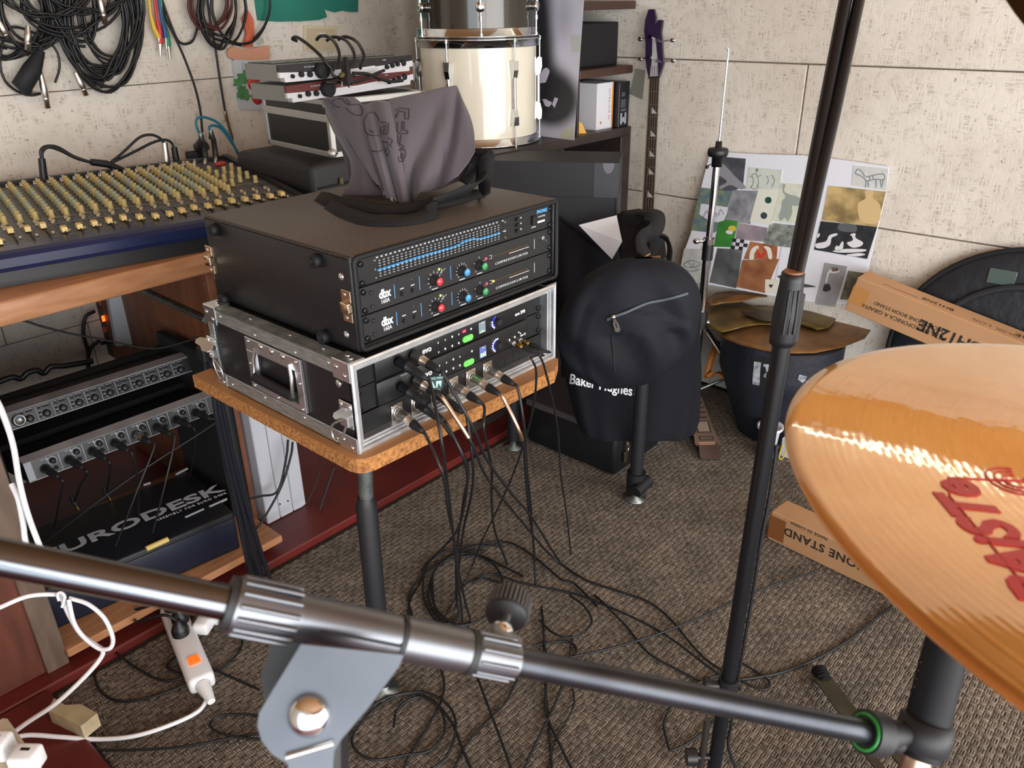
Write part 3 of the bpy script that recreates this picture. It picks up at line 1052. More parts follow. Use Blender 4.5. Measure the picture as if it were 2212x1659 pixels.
def preamp(zb, label, name, upper):
    r = thing('preamp', label, 'rack unit', (0.23, 0.05, zb))
    g = G(); g.bb((-0.012, 0.006, zb + 0.0006), (0.4715, 0.010, zb + 0.0475), 0.0006)
    g.bb((0.03, 0.0005, zb + 0.0012), (0.425, 0.0085, zb + 0.046), 0.0025, 2)
    g.bb((0.04, 0.01, zb + 0.003), (0.43, 0.25, zb + 0.045))
    wpart('front_panel', g, PAN, r)
    o = 0.0 if upper else -0.0005
    zz = zb + (0.0212 if upper else 0.0235)
    g = G(); front_text(g, 'evo', 0.1475 if upper else 0.1455, zz, 0.0155, -0.0003, bold=0.0005)
    wpart('lettering', g, INK, r)
    g = G(); front_text(g, name, 0.402 if upper else 0.4105, zb + (0.018 if upper else 0.017), 0.0095 if upper else 0.006, -0.0003, bold=0.0003)
    wpart('lettering', g, INK, r)
    # little key legends and the lit green key
    for q, (x, dz_) in enumerate(((0.176, 0.029), (0.176, 0.0105), (0.194, 0.029), (0.193, 0.0115), (0.212, 0.0295), (0.211, 0.0115), (0.229, 0.029), (0.2285, 0.0115), (0.262, 0.0295))):
        g = G(); g.box((x, -0.0002, zb + dz_ - (0.003 if upper else 0)), (0.0016, 0.0012, 0.0034), M=RYm(0.4))
        wpart('key_light', g, LED_W if q in (3, 4, 5, 7, 8) else INK, r)
    g = G()
    k = 10
    pts = []
    for cxx, a0 in ((0.2605, -90), (0.2445, 90)):
        pts += [(cxx + 0.0060 * math.cos(math.radians(a0 + 180 * i / k)), 0.0060 * math.sin(math.radians(a0 + 180 * i / k))) for i in range(k + 1)]
    g.prism(pts, 0.0, 0.0012, T(0, 0.0003, zb + (0.0105 if upper else 0.009)) @ FRONT)
    kk = wpart('green_key', g, mat('lit_green_key', '#58c84a', 0.4, emit=0.75), r, 'lit green key')
    g = G(); g.box((0.2525, -0.0012, zb + (0.0105 if upper else 0.009)), (0.0016, 0.0008, 0.005))
    wpart('key_symbol', g, INK, kk)
    if upper:
        g = G(); g.box((0.2435, -0.0003, zb + 0.0275), (0.008, 0.0012, 0.0045), 0.0003)
        wpart('status_light', g, LED_R, r, 'lit red status light')
    zs = zb + (0.0205 if upper else 0.018)
    g = G(); g.bb((0.283, -0.0004, zs - 0.0115), (0.3015, 0.0005, zs + 0.0115), 0.0006)
    sc = wpart('screen', g, mat('small_lcd' if upper else 'small_lcd_blue', '#6d7782' if upper else '#5a5f9a', 0.3, emit=0.55), r, 'small lit display')
    g = G()
    g.bb((0.290, -0.0009, zs + 0.0085), (0.2955, -0.0003, zs + 0.0098))
    for q in range(3):
        hgt = (0.008, 0.0075, 0.009)[q] if not upper else (0.002, 0.004, 0.0015)[q]
        g.bb((0.2847 + q * 0.0055, -0.0009, zs - 0.0095), (0.2885 + q * 0.0055, -0.0003, zs - 0.0095 + hgt))
    wpart('bars', g, mat('lcd_bars', '#a8d0a0', 0.4, emit=0.7), sc)
    arc_leds(r, 0.332, zb + (0.0205 if upper else 0.0195), (5, 6, 7, 8) if upper else (1, 2, 3, 4, 5, 6, 7, 8))
    for x in (-0.006, 0.4655):
        for z in (zb + 0.009, zb + 0.039):
            screw(r, x, z, 0.006)
    # two combo sockets on the left
    for x, z in ((0.112, zb + 0.0245), (0.078, zb + 0.0245)):
        g = G(); g.lathe([(0.0, -0.001), (0.0085, -0.001), (0.0095, 0.0015), (0.0115, 0.0015), (0.012, 0.0)], 22, frame((x, 0.0004, z), (1, 0, 0), (0, 0, 1), (0, -1, 0)))
        wpart('socket', g, BLKM, r)
    return r


pa = preamp(VZ[0], 'upper black preamp with one lit green key, in the silver edged case', 'evo SP8', True)
pb = preamp(VZ[1], 'lower black preamp with large blue-lit ring, in the silver edged case', 'evo 16', False)
g = G()
for x in (0.3835, 0.404):
    g.lathe([(0.0028, -0.001), (0.0032, 0.002), (0.0052, 0.002), (0.0056, 0)], 14, frame((x, 0.0004, VZ[1] + 0.006), (1, 0, 0), (0, 0, 1), (0, -1, 0)))
wpart('jack_sockets', g, STEEL, pb)
g = G()
for x, z in ((0.370, 0.018), (0.386, 0.0195), (0.398, 0.026), (0.403, 0.022), (0.386, 0.006)):
    g.box((x, -0.0002, VZ[1] + z), (0.0018, 0.001, 0.004 if z < 0.02 else 0.002))
wpart('key_light', g, LED_W, pb)
g = G()
for q in range(6):
    g.box((0.085 + q * 0.0052, -0.0003, VZ[1] + 0.0415), (0.0028, 0.0008, 0.0012))
wpart('print', g, INK, pb)

pp = thing('patchbay', 'black patch panel with silver cable sockets, bottom unit of silver edged case', 'rack unit', (0.23, 0.03, 0.7785))
g = G(); g.bb((-0.012, 0.003, 0.7785), (0.4715, 0.006, 0.8195), 0.0006)
g.bb((-0.012, 0.004, 0.768), (0.4715, 0.03, 0.7785))
wpart('front_panel', g, PAN, pp)
PLX = [0.0695, 0.1160, 0.1640, 0.2100, 0.2575, 0.3050]
PLATE = mat('nickel_plate', '#d0c2b4', 0.28, 1.0)
for x in PLX:
    g = G(); g.bb((x - 0.013, 0.0005, 0.7800), (x + 0.013, 0.003, 0.8115), 0.0006)
    p_ = wpart('socket_plate', g, PLATE, pp)
    g = G(); g.lathe([(0.0108, 0.0), (0.0108, 0.004), (0.0092, 0.005), (0.0092, 0.0)], 20, frame((x, 0.0006, 0.7957), (1, 0, 0), (0, 0, 1), (0, -1, 0)))
    g.ball((x - 0.0095, 0, 0.8083), 0.0024, 8, 6); g.ball((x + 0.0095, 0, 0.7832), 0.0024, 8, 6)
    wpart('collar', g, STEEL, p_)
for x in (0.3480, 0.3925):
    g = G(); g.lathe([(0.0, -0.012), (0.0105, -0.012), (0.0105, 0.0002), (0.0118, 0.0006), (0.0124, -0.0005)], 22, frame((x, 0.003, 0.7957), (1, 0, 0), (0, 0, 1), (0, -1, 0)))
    wpart('open_hole', g, mat('dark_hole', '#050506', 0.9), pp)
    for sx in (-1, 1):
        g = G(); g.ball((x + sx * 0.0095, 0.003, 0.7957 - sx * 0.0125), 0.0016, 8, 6); wpart('screw', g, BLKM, pp)


# ------------------------------------------------------------------ signal cables hanging from the units
def hang(pts):
    return [on_y(px, py, y - 0.035 * max(0.0, min(1.0, (0.02 - y) / 0.10))) for px, py, y in pts]


def floorpts(pts, z=0.006):
    return [on_z(px, py, z) for px, py in pts]


XSIL = mat('connector_nickel', '#cfcac2', 0.33, 1.0)


def xlr_plug(parent, p, d, silver=True, ln=0.042, sleeve=None):
    """connector body starting at p pointing along d; returns the cord start"""
    d = Vector(d).normalized()
    p = Vector(p)
    M = basis(p, d, (1, 0, 0.1))
    body = G(); body.lathe([(0, 0.0), (0.0088, 0.0), (0.0092, 0.004), (0.0092, ln * 0.45), (0.0098, ln * 0.47), (0.0098, ln * 0.55), (0.0090, ln * 0.57), (0.0086, ln * 0.86), (0.0070, ln)], 20, M)
    b = wpart('connector', body, XSIL if silver else BLK, parent, 'silver connector' if silver else 'black connector')
    g = G(); g.lathe([(0.0086, ln * 0.84), (0.0084, ln), (0.0060, ln * 1.35), (0.0040, ln * 1.55), (0, ln * 1.55)], 16, M)
    wpart('boot', g, RUB if sleeve is None else sleeve, b)
    return M @ Vector((0, 0, ln * 1.5))


def signal_cable(label, start, d, path, silver=True, r=0.0030, group=None, sleeve=None, name='signal_cable', ln=0.042):
    c_ = thing(name, label, 'cable', Vector(start) + Vector((0, 0, -0.02)), group=group)
    s = xlr_plug(c_, start, d, silver, ln)
    path = list(path)
    while len(path) > 3 and path[0].z > s.z - 0.035:
        path.pop(0)
    if path[0].y > s.y - 0.01 and path[0].z > 0.3:
        path[0].y = s.y - 0.012
    pts = [s, s + Vector(d).normalized() * 0.012 + Vector((0, 0, -0.006))] + path
    sp = spline(pts, 6)
    if sleeve:
        k = 0
        acc = 0
        while acc < sleeve and k < len(sp) - 2:
            acc += (sp[k + 1] - sp[k]).length
            k += 1
        g = G(); g.tube(sp[:k + 1], r * 1.35, 10)
        wpart('spring_sleeve', g, mat('copper_nickel_sleeve', '#c7a78e', 0.3, 1.0), c_, 'shiny metal sleeve')
    g = G(); g.tube(sp, r, 8)
    wpart('cord', g, CAB, c_)
    return c_


out = Vector((0.05, -1, -0.22))
# patch panel cables, left to right
signal_cable('silver plug in leftmost patch socket, black cord falling to the floor coil', (0.0695, -0.004, 0.7957), (-0.02, -1, -0.26),
             hang([(938, 970, -0.10), (958, 1030, -0.08), (968, 1100, -0.02), (982, 1170, 0.06), (990, 1230, 0.13), (1005, 1300, 0.16)]) + floorpts([(1015, 1345), (985, 1350), (940, 1310), (935, 1240), (985, 1195), (1050, 1190)]))
signal_cable('black plug in second patch socket from the left, cord to the floor', (0.1160, -0.004, 0.7957), (0.05, -1, -0.26),
             hang([(985, 960, -0.09), (1005, 1000, -0.07), (1008, 1060, -0.0), (990, 1140, 0.10), (960, 1180, 0.20), (915, 1225, 0.30)]) + floorpts([(912, 1250), (885, 1300), (888, 1340), (930, 1400), (960, 1480), (930, 1560), (880, 1640), (860, 1700)]), silver=False)
signal_cable('black plug in third patch socket from the left, cord to the floor', (0.1640, -0.004, 0.7957), (0.02, -1, -0.26),
             hang([(1010, 960, -0.09), (1022, 1010, -0.06), (1018, 1070, 0.02), (1000, 1150, 0.13), (992, 1220, 0.24), (985, 1280, 0.24)]) + floorpts([(990, 1330), (960, 1345), (925, 1290), (950, 1220), (1030, 1200), (1090, 1225), (1130, 1245)]), silver=False)
signal_cable('silver plug in fourth patch socket with black boot and cord', (0.2100, -0.004, 0.7957), (0.02, -1, -0.22),
             hang([(1045, 890, -0.09), (1045, 930, -0.07), (1062, 1010, -0.02), (1062, 1080, 0.05), (1070, 1150, 0.14), (1100, 1230, 0.26)]) + floorpts([(1105, 1265), (1050, 1250), (1015, 1255), (985, 1285)]))
signal_cable('silver plug in fifth patch socket with long metal spring sleeve', (0.2575, -0.004, 0.7957), (0.02, -1, -0.20),
             hang([(1105, 890, -0.09), (1128, 950, -0.08), (1135, 1020, -0.02), (1142, 1100, 0.06), (1152, 1170, 0.13), (1156, 1250, 0.13), (1163, 1330, 0.10)]) + floorpts([(1175, 1400), (1178, 1480), (1185, 1560), (1192, 1650), (1200, 1720)]), sleeve=0.10, ln=0.046)
signal_cable('silver plug in sixth patch socket, cord dropping right of the sleeved one', (0.3050, -0.004, 0.7957), (0.02, -1, -0.20),
             hang([(1125, 870, -0.09), (1133, 930, -0.06), (1138, 1010, 0.0), (1146, 1090, 0.08), (1152, 1170, 0.17), (1160, 1240, 0.19)]) + floorpts([(1172, 1330), (1180, 1410), (1215, 1430), (1245, 1405), (1222, 1385), (1150, 1395)]))
# preamp cables on the left
signal_cable('silver plug in right socket of the upper preamp, black cord', (0.112, -0.003, VZ[0] + 0.0245), (0.08, -1, -0.24),
             hang([(960, 800, -0.09), (985, 840, -0.09), (1020, 920, -0.085), (1050, 990, -0.06), (1100, 1060, 0.0), (1150, 1120, 0.07), (1200, 1200, 0.14), (1240, 1250, 0.16)]) + floorpts([(1290, 1290), (1350, 1350), (1400, 1410), (1470, 1450), (1530, 1480)]))
signal_cable('black plug in left socket of the upper preamp, black cord', (0.078, -0.003, VZ[0] + 0.0245), (0.10, -1, -0.28),
             hang([(945, 840, -0.10), (948, 880, -0.11), (955, 960, -0.10), (968, 1060, -0.05), (980, 1160, 0.02), (990, 1260, 0.08)]) + floorpts([(998, 1350), (975, 1400), (985, 1440)]), silver=False)
signal_cable('silver plug with dark teal tag in right socket of the lower preamp, metal sleeve', (0.112, -0.003, VZ[1] + 0.0245), (0.10, -1, -0.26),
             hang([(970, 855, -0.10), (1000, 900, -0.10), (1020, 960, -0.08), (1045, 1020, -0.05), (1080, 1070, 0.02), (1130, 1130, 0.09), (1190, 1200, 0.16)]) + floorpts([(1260, 1250), (1330, 1275), (1400, 1300), (1450, 1340), (1520, 1420), (1600, 1470), (1650, 1490), (1660, 1470), (1600, 1430)]), sleeve=0.085, ln=0.04)
signal_cable('black plug in left socket of the lower preamp, black cord', (0.078, -0.003, VZ[1] + 0.0245), (0.10, -1, -0.28),
             hang([(960, 880, -0.10), (985, 930, -0.09), (1008, 1000, -0.05), (1000, 1090, 0.05), (990, 1160, 0.14), (985, 1230, 0.19)]) + floorpts([(985, 1310), (955, 1350), (915, 1290), (930, 1210), (1010, 1180), (1090, 1180)]), silver=False)
# teal tag with pale mark on the sleeved plug
ctr = Vector(on_y(942, 826, -0.075))
M = basis(ctr, (-0.45, -0.75, 0.45), (0.9, -0.4, -0.1))
tg = thing('cable_tag', 'dark teal folded tag with pale mark wrapped around a preamp plug', 'tag', M=M)
g = G(); g.prism([(-0.015, 0.010), (0.015, 0.010), (0.010, -0.012), (-0.010, -0.012)], -0.006, 0.0)
part('tag_body', g, mat('teal_tag', '#123236', 0.35), tg)
g = G(); g.text('FOSZ-F001', 0.0055, T(0, 0.0068, 0.0004)); g.prism([(-0.010, 0.002), (-0.006, 0.002), (-0.002, -0.009), (-0.006, -0.009)], 0, 0.0005); g.prism([(0.000, 0.002), (0.010, 0.002), (0.007, -0.009), (0.004, -0.001), (0.001, -0.009), (-0.001, -0.009)], 0, 0.0005)
part('print', g, mat('pale_aqua_print', '#a9d9d9', 0.5), tg)
# two jack leads on the right of the lower preamp
for k, (x, lab, path) in enumerate(((0.3835, 'left of two gold tipped jack leads in the lower preamp',
                                    hang([(1148, 770, -0.09), (1158, 800, -0.09), (1155, 860, -0.07), (1140, 930, -0.02), (1110, 1020, 0.06), (1070, 1110, 0.16), (1040, 1170, 0.25)]) + floorpts([(1015, 1235), (985, 1290), (950, 1350)])),
                                   (0.404, 'right of two gold tipped jack leads in the lower preamp',
                                    hang([(1165, 762, -0.09), (1175, 790, -0.085), (1190, 850, -0.06), (1205, 930, -0.02), (1212, 1030, 0.05), (1225, 1120, 0.12), (1235, 1220, 0.14), (1238, 1300, 0.11)]) + floorpts([(1235, 1380), (1228, 1450), (1240, 1520), (1200, 1600), (1180, 1680)])))):
    st = Vector((x, -0.002, VZ[1] + 0.006))
    d = Vector((0.30, -1, -0.25)).normalized()
    c_ = thing('jack_lead', lab, 'cable', st)
    M = basis(st, d, (1, 0, 0))
    g = G(); g.lathe([(0.0022, 0), (0.0022, 0.004), (0.0052, 0.004), (0.0052, 0.016), (0.0045, 0.018)], 14, M)
    pl = wpart('plug', g, GOLD, c_, 'gold plug')
    g = G(); g.lathe([(0.0050, 0.018), (0.0054, 0.030), (0.0046, 0.040), (0.0026, 0.052), (0, 0.052)], 14, M)
    wpart('boot', g, RUB, pl)
    s = M @ Vector((0, 0, 0.05))
    g = G(); g.tube(spline([s, s + d * 0.015] + path, 6), 0.0022, 8)
    wpart('cord', g, CAB, c_)
# loose floor cables
FL = [
    ('cord looping round the floor coil under the table', [(890, 1330), (885, 1280), (940, 1220), (1010, 1185), (1090, 1170), (1150, 1200), (1210, 1250), (1240, 1260), (1290, 1310)]),
    ('small tight loop of cord left in the floor coil', [(935, 1290), (940, 1230), (1000, 1195), (1060, 1215), (1085, 1260), (1050, 1330), (990, 1350), (945, 1320), (935, 1290)]),
    ('cord running right from the floor coil to the microphone stand', [(1020, 1260), (1060, 1240), (1130, 1260), (1230, 1280), (1290, 1300), (1380, 1340), (1450, 1380), (1530, 1440), (1600, 1490)]),
    ('ring of cord on the carpet right of the coil', [(1165, 1340), (1200, 1370), (1245, 1375), (1278, 1345), (1262, 1310), (1230, 1285)]),
    ('long cord crossing the open carpet to the lower carton', [(1230, 1420), (1320, 1400), (1420, 1370), (1520, 1330), (1600, 1290), (1680, 1260), (1760, 1235)]),
    ('thick cord sweeping from stand base up to the cymbal side', [(1590, 1470), (1680, 1455), (1760, 1425), (1830, 1385), (1880, 1345), (1925, 1310)]),
    ('cord curling beside the foot of the microphone stand', [(1440, 1600), (1435, 1560), (1460, 1510), (1500, 1480), (1560, 1460), (1590, 1500), (1520, 1580), (1455, 1620), (1440, 1600)]),
    ('coil of cord on the carpet below the boom clamp', [(850, 1570), (860, 1530), (905, 1505), (950, 1530), (960, 1580), (930, 1620), (880, 1630), (800, 1640), (760, 1600), (800, 1540), (870, 1500), (930, 1510), (975, 1560), (1000, 1620), (1030, 1690)]),
    ('outer cord of the coil below the boom clamp', [(730, 1660), (770, 1560), (830, 1510), (910, 1495), (965, 1520), (985, 1570), (960, 1640), (900, 1670), (830, 1660)]),
    ('cord running down from the boom clamp to the frame edge', [(1030, 1460), (1060, 1540), (1090, 1620), (1110, 1680)]),
    ('cord curving from the knob down past the coil', [(1120, 1460), (1090, 1520), (1040, 1570), (1000, 1620), (970, 1690)]),
    ('cord hanging straight below the right boom collar', [(1180, 1470), (1180, 1540), (1215, 1620), (1250, 1690)]),
    ('cord crossing under the right boom tube', [(1215, 1480), (1190, 1540), (1150, 1620), (1120, 1690)]),
    ('cord from left frame edge along the red plinth', [(40, 1590), (150, 1615), (280, 1620), (400, 1612), (520, 1590), (600, 1580)]),
    ('narrow loop of cord left of the boom bracket', [(600, 1600), (500, 1590), (460, 1575), (455, 1560), (480, 1545), (550, 1545), (620, 1570)]),
    ('cord looping round the white power strip', [(235, 1400), (205, 1440), (215, 1490), (260, 1515), (330, 1505), (400, 1480), (470, 1450), (520, 1400), (520, 1340)]),
    ('thin cord from the pedestal to beside the power strip', [(245, 1405), (290, 1440), (350, 1470), (400, 1460), (360, 1440), (400, 1410), (450, 1440), (560, 1490)]),
    ('cord dropping from the table edge past the red plinth', None),
]
for k, (lab, pts) in enumerate(FL):
    if pts is None:
        continue
    zz = 0.004 + 0.0022 * (k % 5)
    g = G(); g.tube(spline(floorpts(pts, zz + 0.002), 7), 0.0031 if k not in (5,) else 0.0038, 8)
    solo('floor_cable', g, CAB, 'black ' + lab, 'cable')
# ------------------------------------------------------------------ desk along the back wall
desk = thing('studio_desk', 'orange wooden desk along the back wall carrying the mixing console', 'desk', (0, 1.3, 0.02))
g = G(); g.bb((-1.1, 0.905, 0.83), (1.072, 1.72, 0.885), 0.006, 2)
wpart('worktop', g, WOODO, desk)
g = G(); g.bb((0.238, 0.945, 0.02), (0.262, 1.70, 0.829), 0.002)
wpart('side_panel', g, WOODD, desk)
g = G(); g.bb((-0.80, 0.80, 0.02), (-0.365, 1.60, 0.829), 0.003)
ped = wpart('pedestal', g, mat('red_brown_wood', '#6a3a2c', 0.5, var=(6, '#552d22', 6), stretch=(5, 5, 0.8)), desk, 'red-brown left pedestal')
g = G(); g.bb((-0.412, 0.790, 0.02), (-0.362, 0.802, 0.829), 0.002)
wpart('edge_strip', g, WOODG, ped, 'grey-brown edge strip')
g = G(); g.bb((-0.364, 0.775, 0.045), (0.237, 1.35, 0.068), 0.003)
wpart('bottom_shelf', g, WOODO, desk)
g = G(); p0, p1 = on_x(310, 628, 0.236), on_x(445, 690, 0.236)
g.tube([p0, p1], 0.013, 4, flat=(1, 0, 0))
rl = wpart('drawer_rail', g, ZINC, desk)
for k in range(7):
    q = p0.lerp(p1, 0.15 + k * 0.12)
    g = G(); g.box(q + Vector((-0.0095, 0, 0)), (0.002, 0.016, 0.005)); wpart('slot', g, BLKM, rl)
g = G(); g.ball(on_x(441, 613, 0.237), (0.002, 0.006, 0.006), 10, 6); wpart('screw_cap', g, WOODG, desk)
c4 = [on_y(x, y, 1.52) for x, y in ((234, 640), (276, 634), (296, 743), (253, 748))]
g = G(); vs = [tuple(p) for p in c4] + [tuple(p + Vector((0, 0.02, 0))) for p in c4]
g.add(vs, [[0, 1, 2, 3], [7, 6, 5, 4], [0, 4, 5, 1], [1, 5, 6, 2], [2, 6, 7, 3], [3, 7, 4, 0]])
solo('grey_board', g, GREYP, 'pale grey upright board under the desk near the sockets', 'board')

# ------------------------------------------------------------------ mixing console
NAVY = mat('navy_armrest', '#18244c', 0.3, var=(3, '#131d3e'))
MIXP = mat('console_panel', '#3b3c40', 0.42, var=(30, '#333438'))
KB = mat('beige_knob', '#b9a76c', 0.45)
KG = mat('sage_knob', '#9a9f84', 0.45)
FCAP = mat('cream_fader_cap', '#dcc079', 0.45)
MM = Matrix.Translation(Vector((0.53, 0.842, 0.8865))) @ RZ(math.radians(-11))
mx = thing('mixing_console', 'large mixing console with rows of beige knobs and a navy front', 'mixer', M=MM)
Wm, Dm = 1.0, 0.655
slope = 0.035 / 0.66


def ztop(y):
    return 0.079 + slope * y


def xprism(g, poly_yz, x0, x1):
    n_ = len(poly_yz)
    g.add([(x0, y, z) for y, z in poly_yz] + [(x1, y, z) for y, z in poly_yz], [list(range(n_)), list(range(2 * n_ - 1, n_ - 1, -1))] + [[i, n_ + i, n_ + (i + 1) % n_, (i + 1) % n_] for i in range(n_)])


g = G(); xprism(g, [(0.012, 0.001), (Dm, 0.001), (Dm, ztop(Dm) - 0.002), (0.06, ztop(0.06) - 0.002), (0.012, 0.04)], -Wm, 0)
part('chassis', g, BLK, mx)
g = G(); xprism(g, [(0.004, 0.036), (0.0, 0.046), (0.0, 0.066), (0.006, 0.075), (0.018, 0.080), (0.058, ztop(0.058)), (0.058, 0.036)], -Wm - 0.004, 0.004)
part('armrest', g, NAVY, mx, 'navy blue front armrest')
g = G(); xprism(g, [(0.0585, ztop(0.0585) - 0.003), (Dm - 0.01, ztop(Dm - 0.01) - 0.003), (Dm - 0.01, ztop(Dm - 0.01)), (0.0585, ztop(0.0585))], -Wm + 0.004, -0.004)
part('control_panel', g, MIXP, mx)
for x0, x1 in ((-0.012, 0.006), (-Wm - 0.006, -Wm + 0.012)):
    g = G(); xprism(g, [(0.02, 0.002), (Dm + 0.008, 0.002), (Dm + 0.008, ztop(Dm) + 0.012), (0.07, ztop(0.07) + 0.006), (0.02, 0.07)], x0, x1)
    part('side_cheek', g, BLK, mx)
g = G(); xprism(g, [(Dm - 0.012, 0.002), (Dm + 0.008, 0.002), (Dm + 0.008, ztop(Dm) + 0.010), (Dm - 0.012, ztop(Dm) + 0.010)], -Wm, 0)
part('rear_rail', g, BLK, mx)
kg = G(); kg.lathe([(0.0078, 0), (0.0074, 0.004), (0.0066, 0.0055), (0.0062, 0.0200), (0.0054, 0.0212), (0, 0.0212)], 10)
kn = {}
ncol = 26
cols = [-0.045 - 0.0345 * k for k in range(ncol)]
krows = [0.235 + 0.0315 * k for k in range(12)]
cnt = 0
for ci, x in enumerate(cols):
    for ri, y in enumerate(krows):
        if ci < 3 and (ri < 2 or ri > 8 or (ri + ci) % 2):
            continue
        if ci > 23:
            continue
        m_ = KG if 2 <= ri <= 8 and ci >= 4 and (ri != 5) else KB
        key = m_.name
        loc = (x + random.uniform(-.0006, .0006), y, ztop(y))
        if key not in kn:
            gg = G(); gg.v = [p.copy() for p in kg.v]; gg.f, gg.s, gg.m = kg.f, kg.s, kg.m
            kn[key] = part('knob', gg, m_, mx); kn[key].location = loc
        else:
            copy_part(kn[key], loc)
        cnt += 1
fpos = [0.115, 0.11, 0.12, 0.115, 0.12, 0.125, 0.105, 0.11, 0.10, 0.085, 0.085, 0.10, 0.115, 0.11, 0.105, 0.10, 0.095, 0.155, 0.145, 0.155, 0.075, 0.135, 0.085, 0.12, 0.09, 0.1]
fc0 = None
sl = G(); bt = G(); pr_ = G()
for ci, x in enumerate(cols):
    sl.bb((x - 0.0012, 0.066, ztop(0.066) - 0.004), (x + 0.0012, 0.175, ztop(0.175) - 0.0001 + 0.0003))
    y = fpos[ci]
    if fc0 is None:
        gg = G(); xprism(gg, [(-0.013, 0), (0.013, 0), (0.0115, 0.011), (0.0045, 0.012), (0.001, 0.0095), (-0.001, 0.0095), (-0.0045, 0.012), (-0.0115, 0.011)], -0.0062, 0.0062)
        fc0 = part('fader_cap', gg, FCAP, mx); fc0.location = (x, y, ztop(y) + 0.002)
    else:
        copy_part(fc0, (x, y, ztop(y) + 0.002))
    for q in range(4):
        yy = 0.185 + q * 0.0125
        bt.box((x - 0.008 + (q % 2) * 0.004, yy, ztop(yy) + 0.003), (0.0075, 0.0055, 0.006), 0.0008)
    bt.box((x + 0.011, 0.10, ztop(0.1) + 0.002), (0.006, 0.006, 0.005), 0.0008)
    for q in range(14):
        yy = 0.07 + q * 0.042
        pr_.box((x + 0.0095, yy, ztop(yy) + 0.0002), (0.007, 0.0013, 0.0005))
    pr_.box((x + 0.0172, 0.35, ztop(0.35) + 0.0001), (0.0008, 0.58, 0.0006), M=RXm(math.atan(slope)))
for yy in (0.178, 0.232, 0.30, 0.42, 0.55):
    pr_.box((-0.5, yy, ztop(yy) + 0.0002), (0.97, 0.0012, 0.0006))
part('fader_slots', sl, BLKM, mx, kind='stuff')
part('push_buttons', bt, mat('cream_button', '#b7a98a', 0.5), mx, kind='stuff')
part('panel_print', pr_, mat('pale_grey_print', '#8c8f94', 0.6), mx, kind='stuff')
g = G()
for ci, x in enumerate(cols):
    for yy, hh in ((0.618, 0.010), (0.636, 0.012)):
        g.lathe([(0.0052, 0), (0.0052, 0.004), (0.0036, 0.005), (0.0034, hh), (0.0, hh)], 8, T(x + (0.004 if yy > 0.63 else -0.005), yy, ztop(yy)))
part('socket_nuts', g, CHROME, mx, kind='stuff')
gg = G(); gg.ball((0, 0, 0), (0.020, 0.011, 0.007), 14, 8)
rp = part('red_sticker_blob', gg, mat('red_cloth', '#c2403c', 0.7), mx); rp.location = (-0.055, 0.56, ztop(0.56) + 0.006)
rp.name = 'red_cap'


def inv_mx(p):
    return MM.inverted() @ Vector(p)


# plugs and leads standing on the rear of the console
def tube_thing(name, label, pts, r, m_, cat='cable', group=None, n=8, sub=7):
    t_ = thing(name, label, cat, pts[0], group=group)
    g_ = G(); g_.tube(spline(pts, sub), r, n)
    wpart('cord', g_, m_, t_)
    return t_


def mzone(px, py, up=0.0, y=1.50):
    return on_y(px, py, y - up)


yr = 1.54
c_ = thing('splitter_lead', 'black splitter lead arching between plugs at the rear of the console', 'cable', on_y(190, 350, yr))
for pts in ([(90, 345), (88, 325), (100, 316), (125, 318), (160, 338), (200, 352)], [(240, 350), (265, 330), (300, 298), (325, 291), (345, 298), (355, 310)], [(240, 352), (290, 328), (330, 308), (355, 302), (370, 308), (376, 322)], [(205, 353), (165, 342), (130, 325), (105, 318), (92, 328), (91, 345)]):
    g = G(); g.tube(spline([on_y(a, b, yr) for a, b in pts], 6), 0.0042, 8)
    wpart('cord', g, CAB, c_)
g = G(); g.tube([on_y(196, 350, yr), on_y(230, 354, yr), on_y(262, 366, yr)], [0.010, 0.011, 0.009], 10)
wpart('junction', g, BLK, c_)
for (a, b, a2, b2, m_) in ((90, 342, 95, 388, BLK), (376, 318, 382, 352, BLK), (355, 308, 360, 350, XSIL)):
    g = G(); g.tube([on_y(a, b, yr), on_y(a2, b2, yr)], [0.0095, 0.0105], 12)
    wpart('plug', g, m_, c_)
TEAL = mat('teal_cord', '#1c6f85', 0.45)
for k, pts in enumerate(([(433, 292), (425, 275), (425, 258), (440, 253), (470, 265), (495, 295), (520, 345)], [(455, 285), (452, 275), (462, 271), (480, 280), (505, 315), (525, 348)])):
    P_ = [on_y(a, b, 1.56) for a, b in pts]
    t_ = tube_thing('teal_lead', ('outer' if k == 0 else 'inner') + ' teal lead curving from a grey plug at the console rear', P_, 0.0042, TEAL)
    a, b = pts[0]
    g = G(); g.tube([on_y(a, b - 4, 1.56), on_y(a + 3, b + 14, 1.56), on_y(a + 6, b + 15, 1.56), on_y(a + 12, b + 55, 1.56)], [0.007, 0.011, 0.0085, 0.0095], 12)
    wpart('plug', g, ZINC, t_)
g = G(); g.box(on_y(425, 335, 1.60), (0.07, 0.02, 0.03), 0.003, M=RZ(-0.2)); g.cyl(on_y(430, 322, 1.60), on_y(440, 312, 1.58), 0.022, n=16)
solo('desk_clamp', g, BLK, 'small black clamp block behind the teal leads on the console', 'clamp')

# ------------------------------------------------------------------ rack units under the desk
def tilted_unit(name, label, pr_right, pl_dir_pt, depth, tilt):
    R_ = Vector(pr_right)
    xdir = (R_ - Vector(pl_dir_pt)).normalized()
    o = R_ - xdir * 0.483
    up = Vector((0, math.sin(tilt), math.cos(tilt)))
    up = (up - xdir * up.dot(xdir)).normalized()
    back = up.cross(xdir)
    return thing(name, label, 'rack unit', M=frame(o, xdir, back, up))


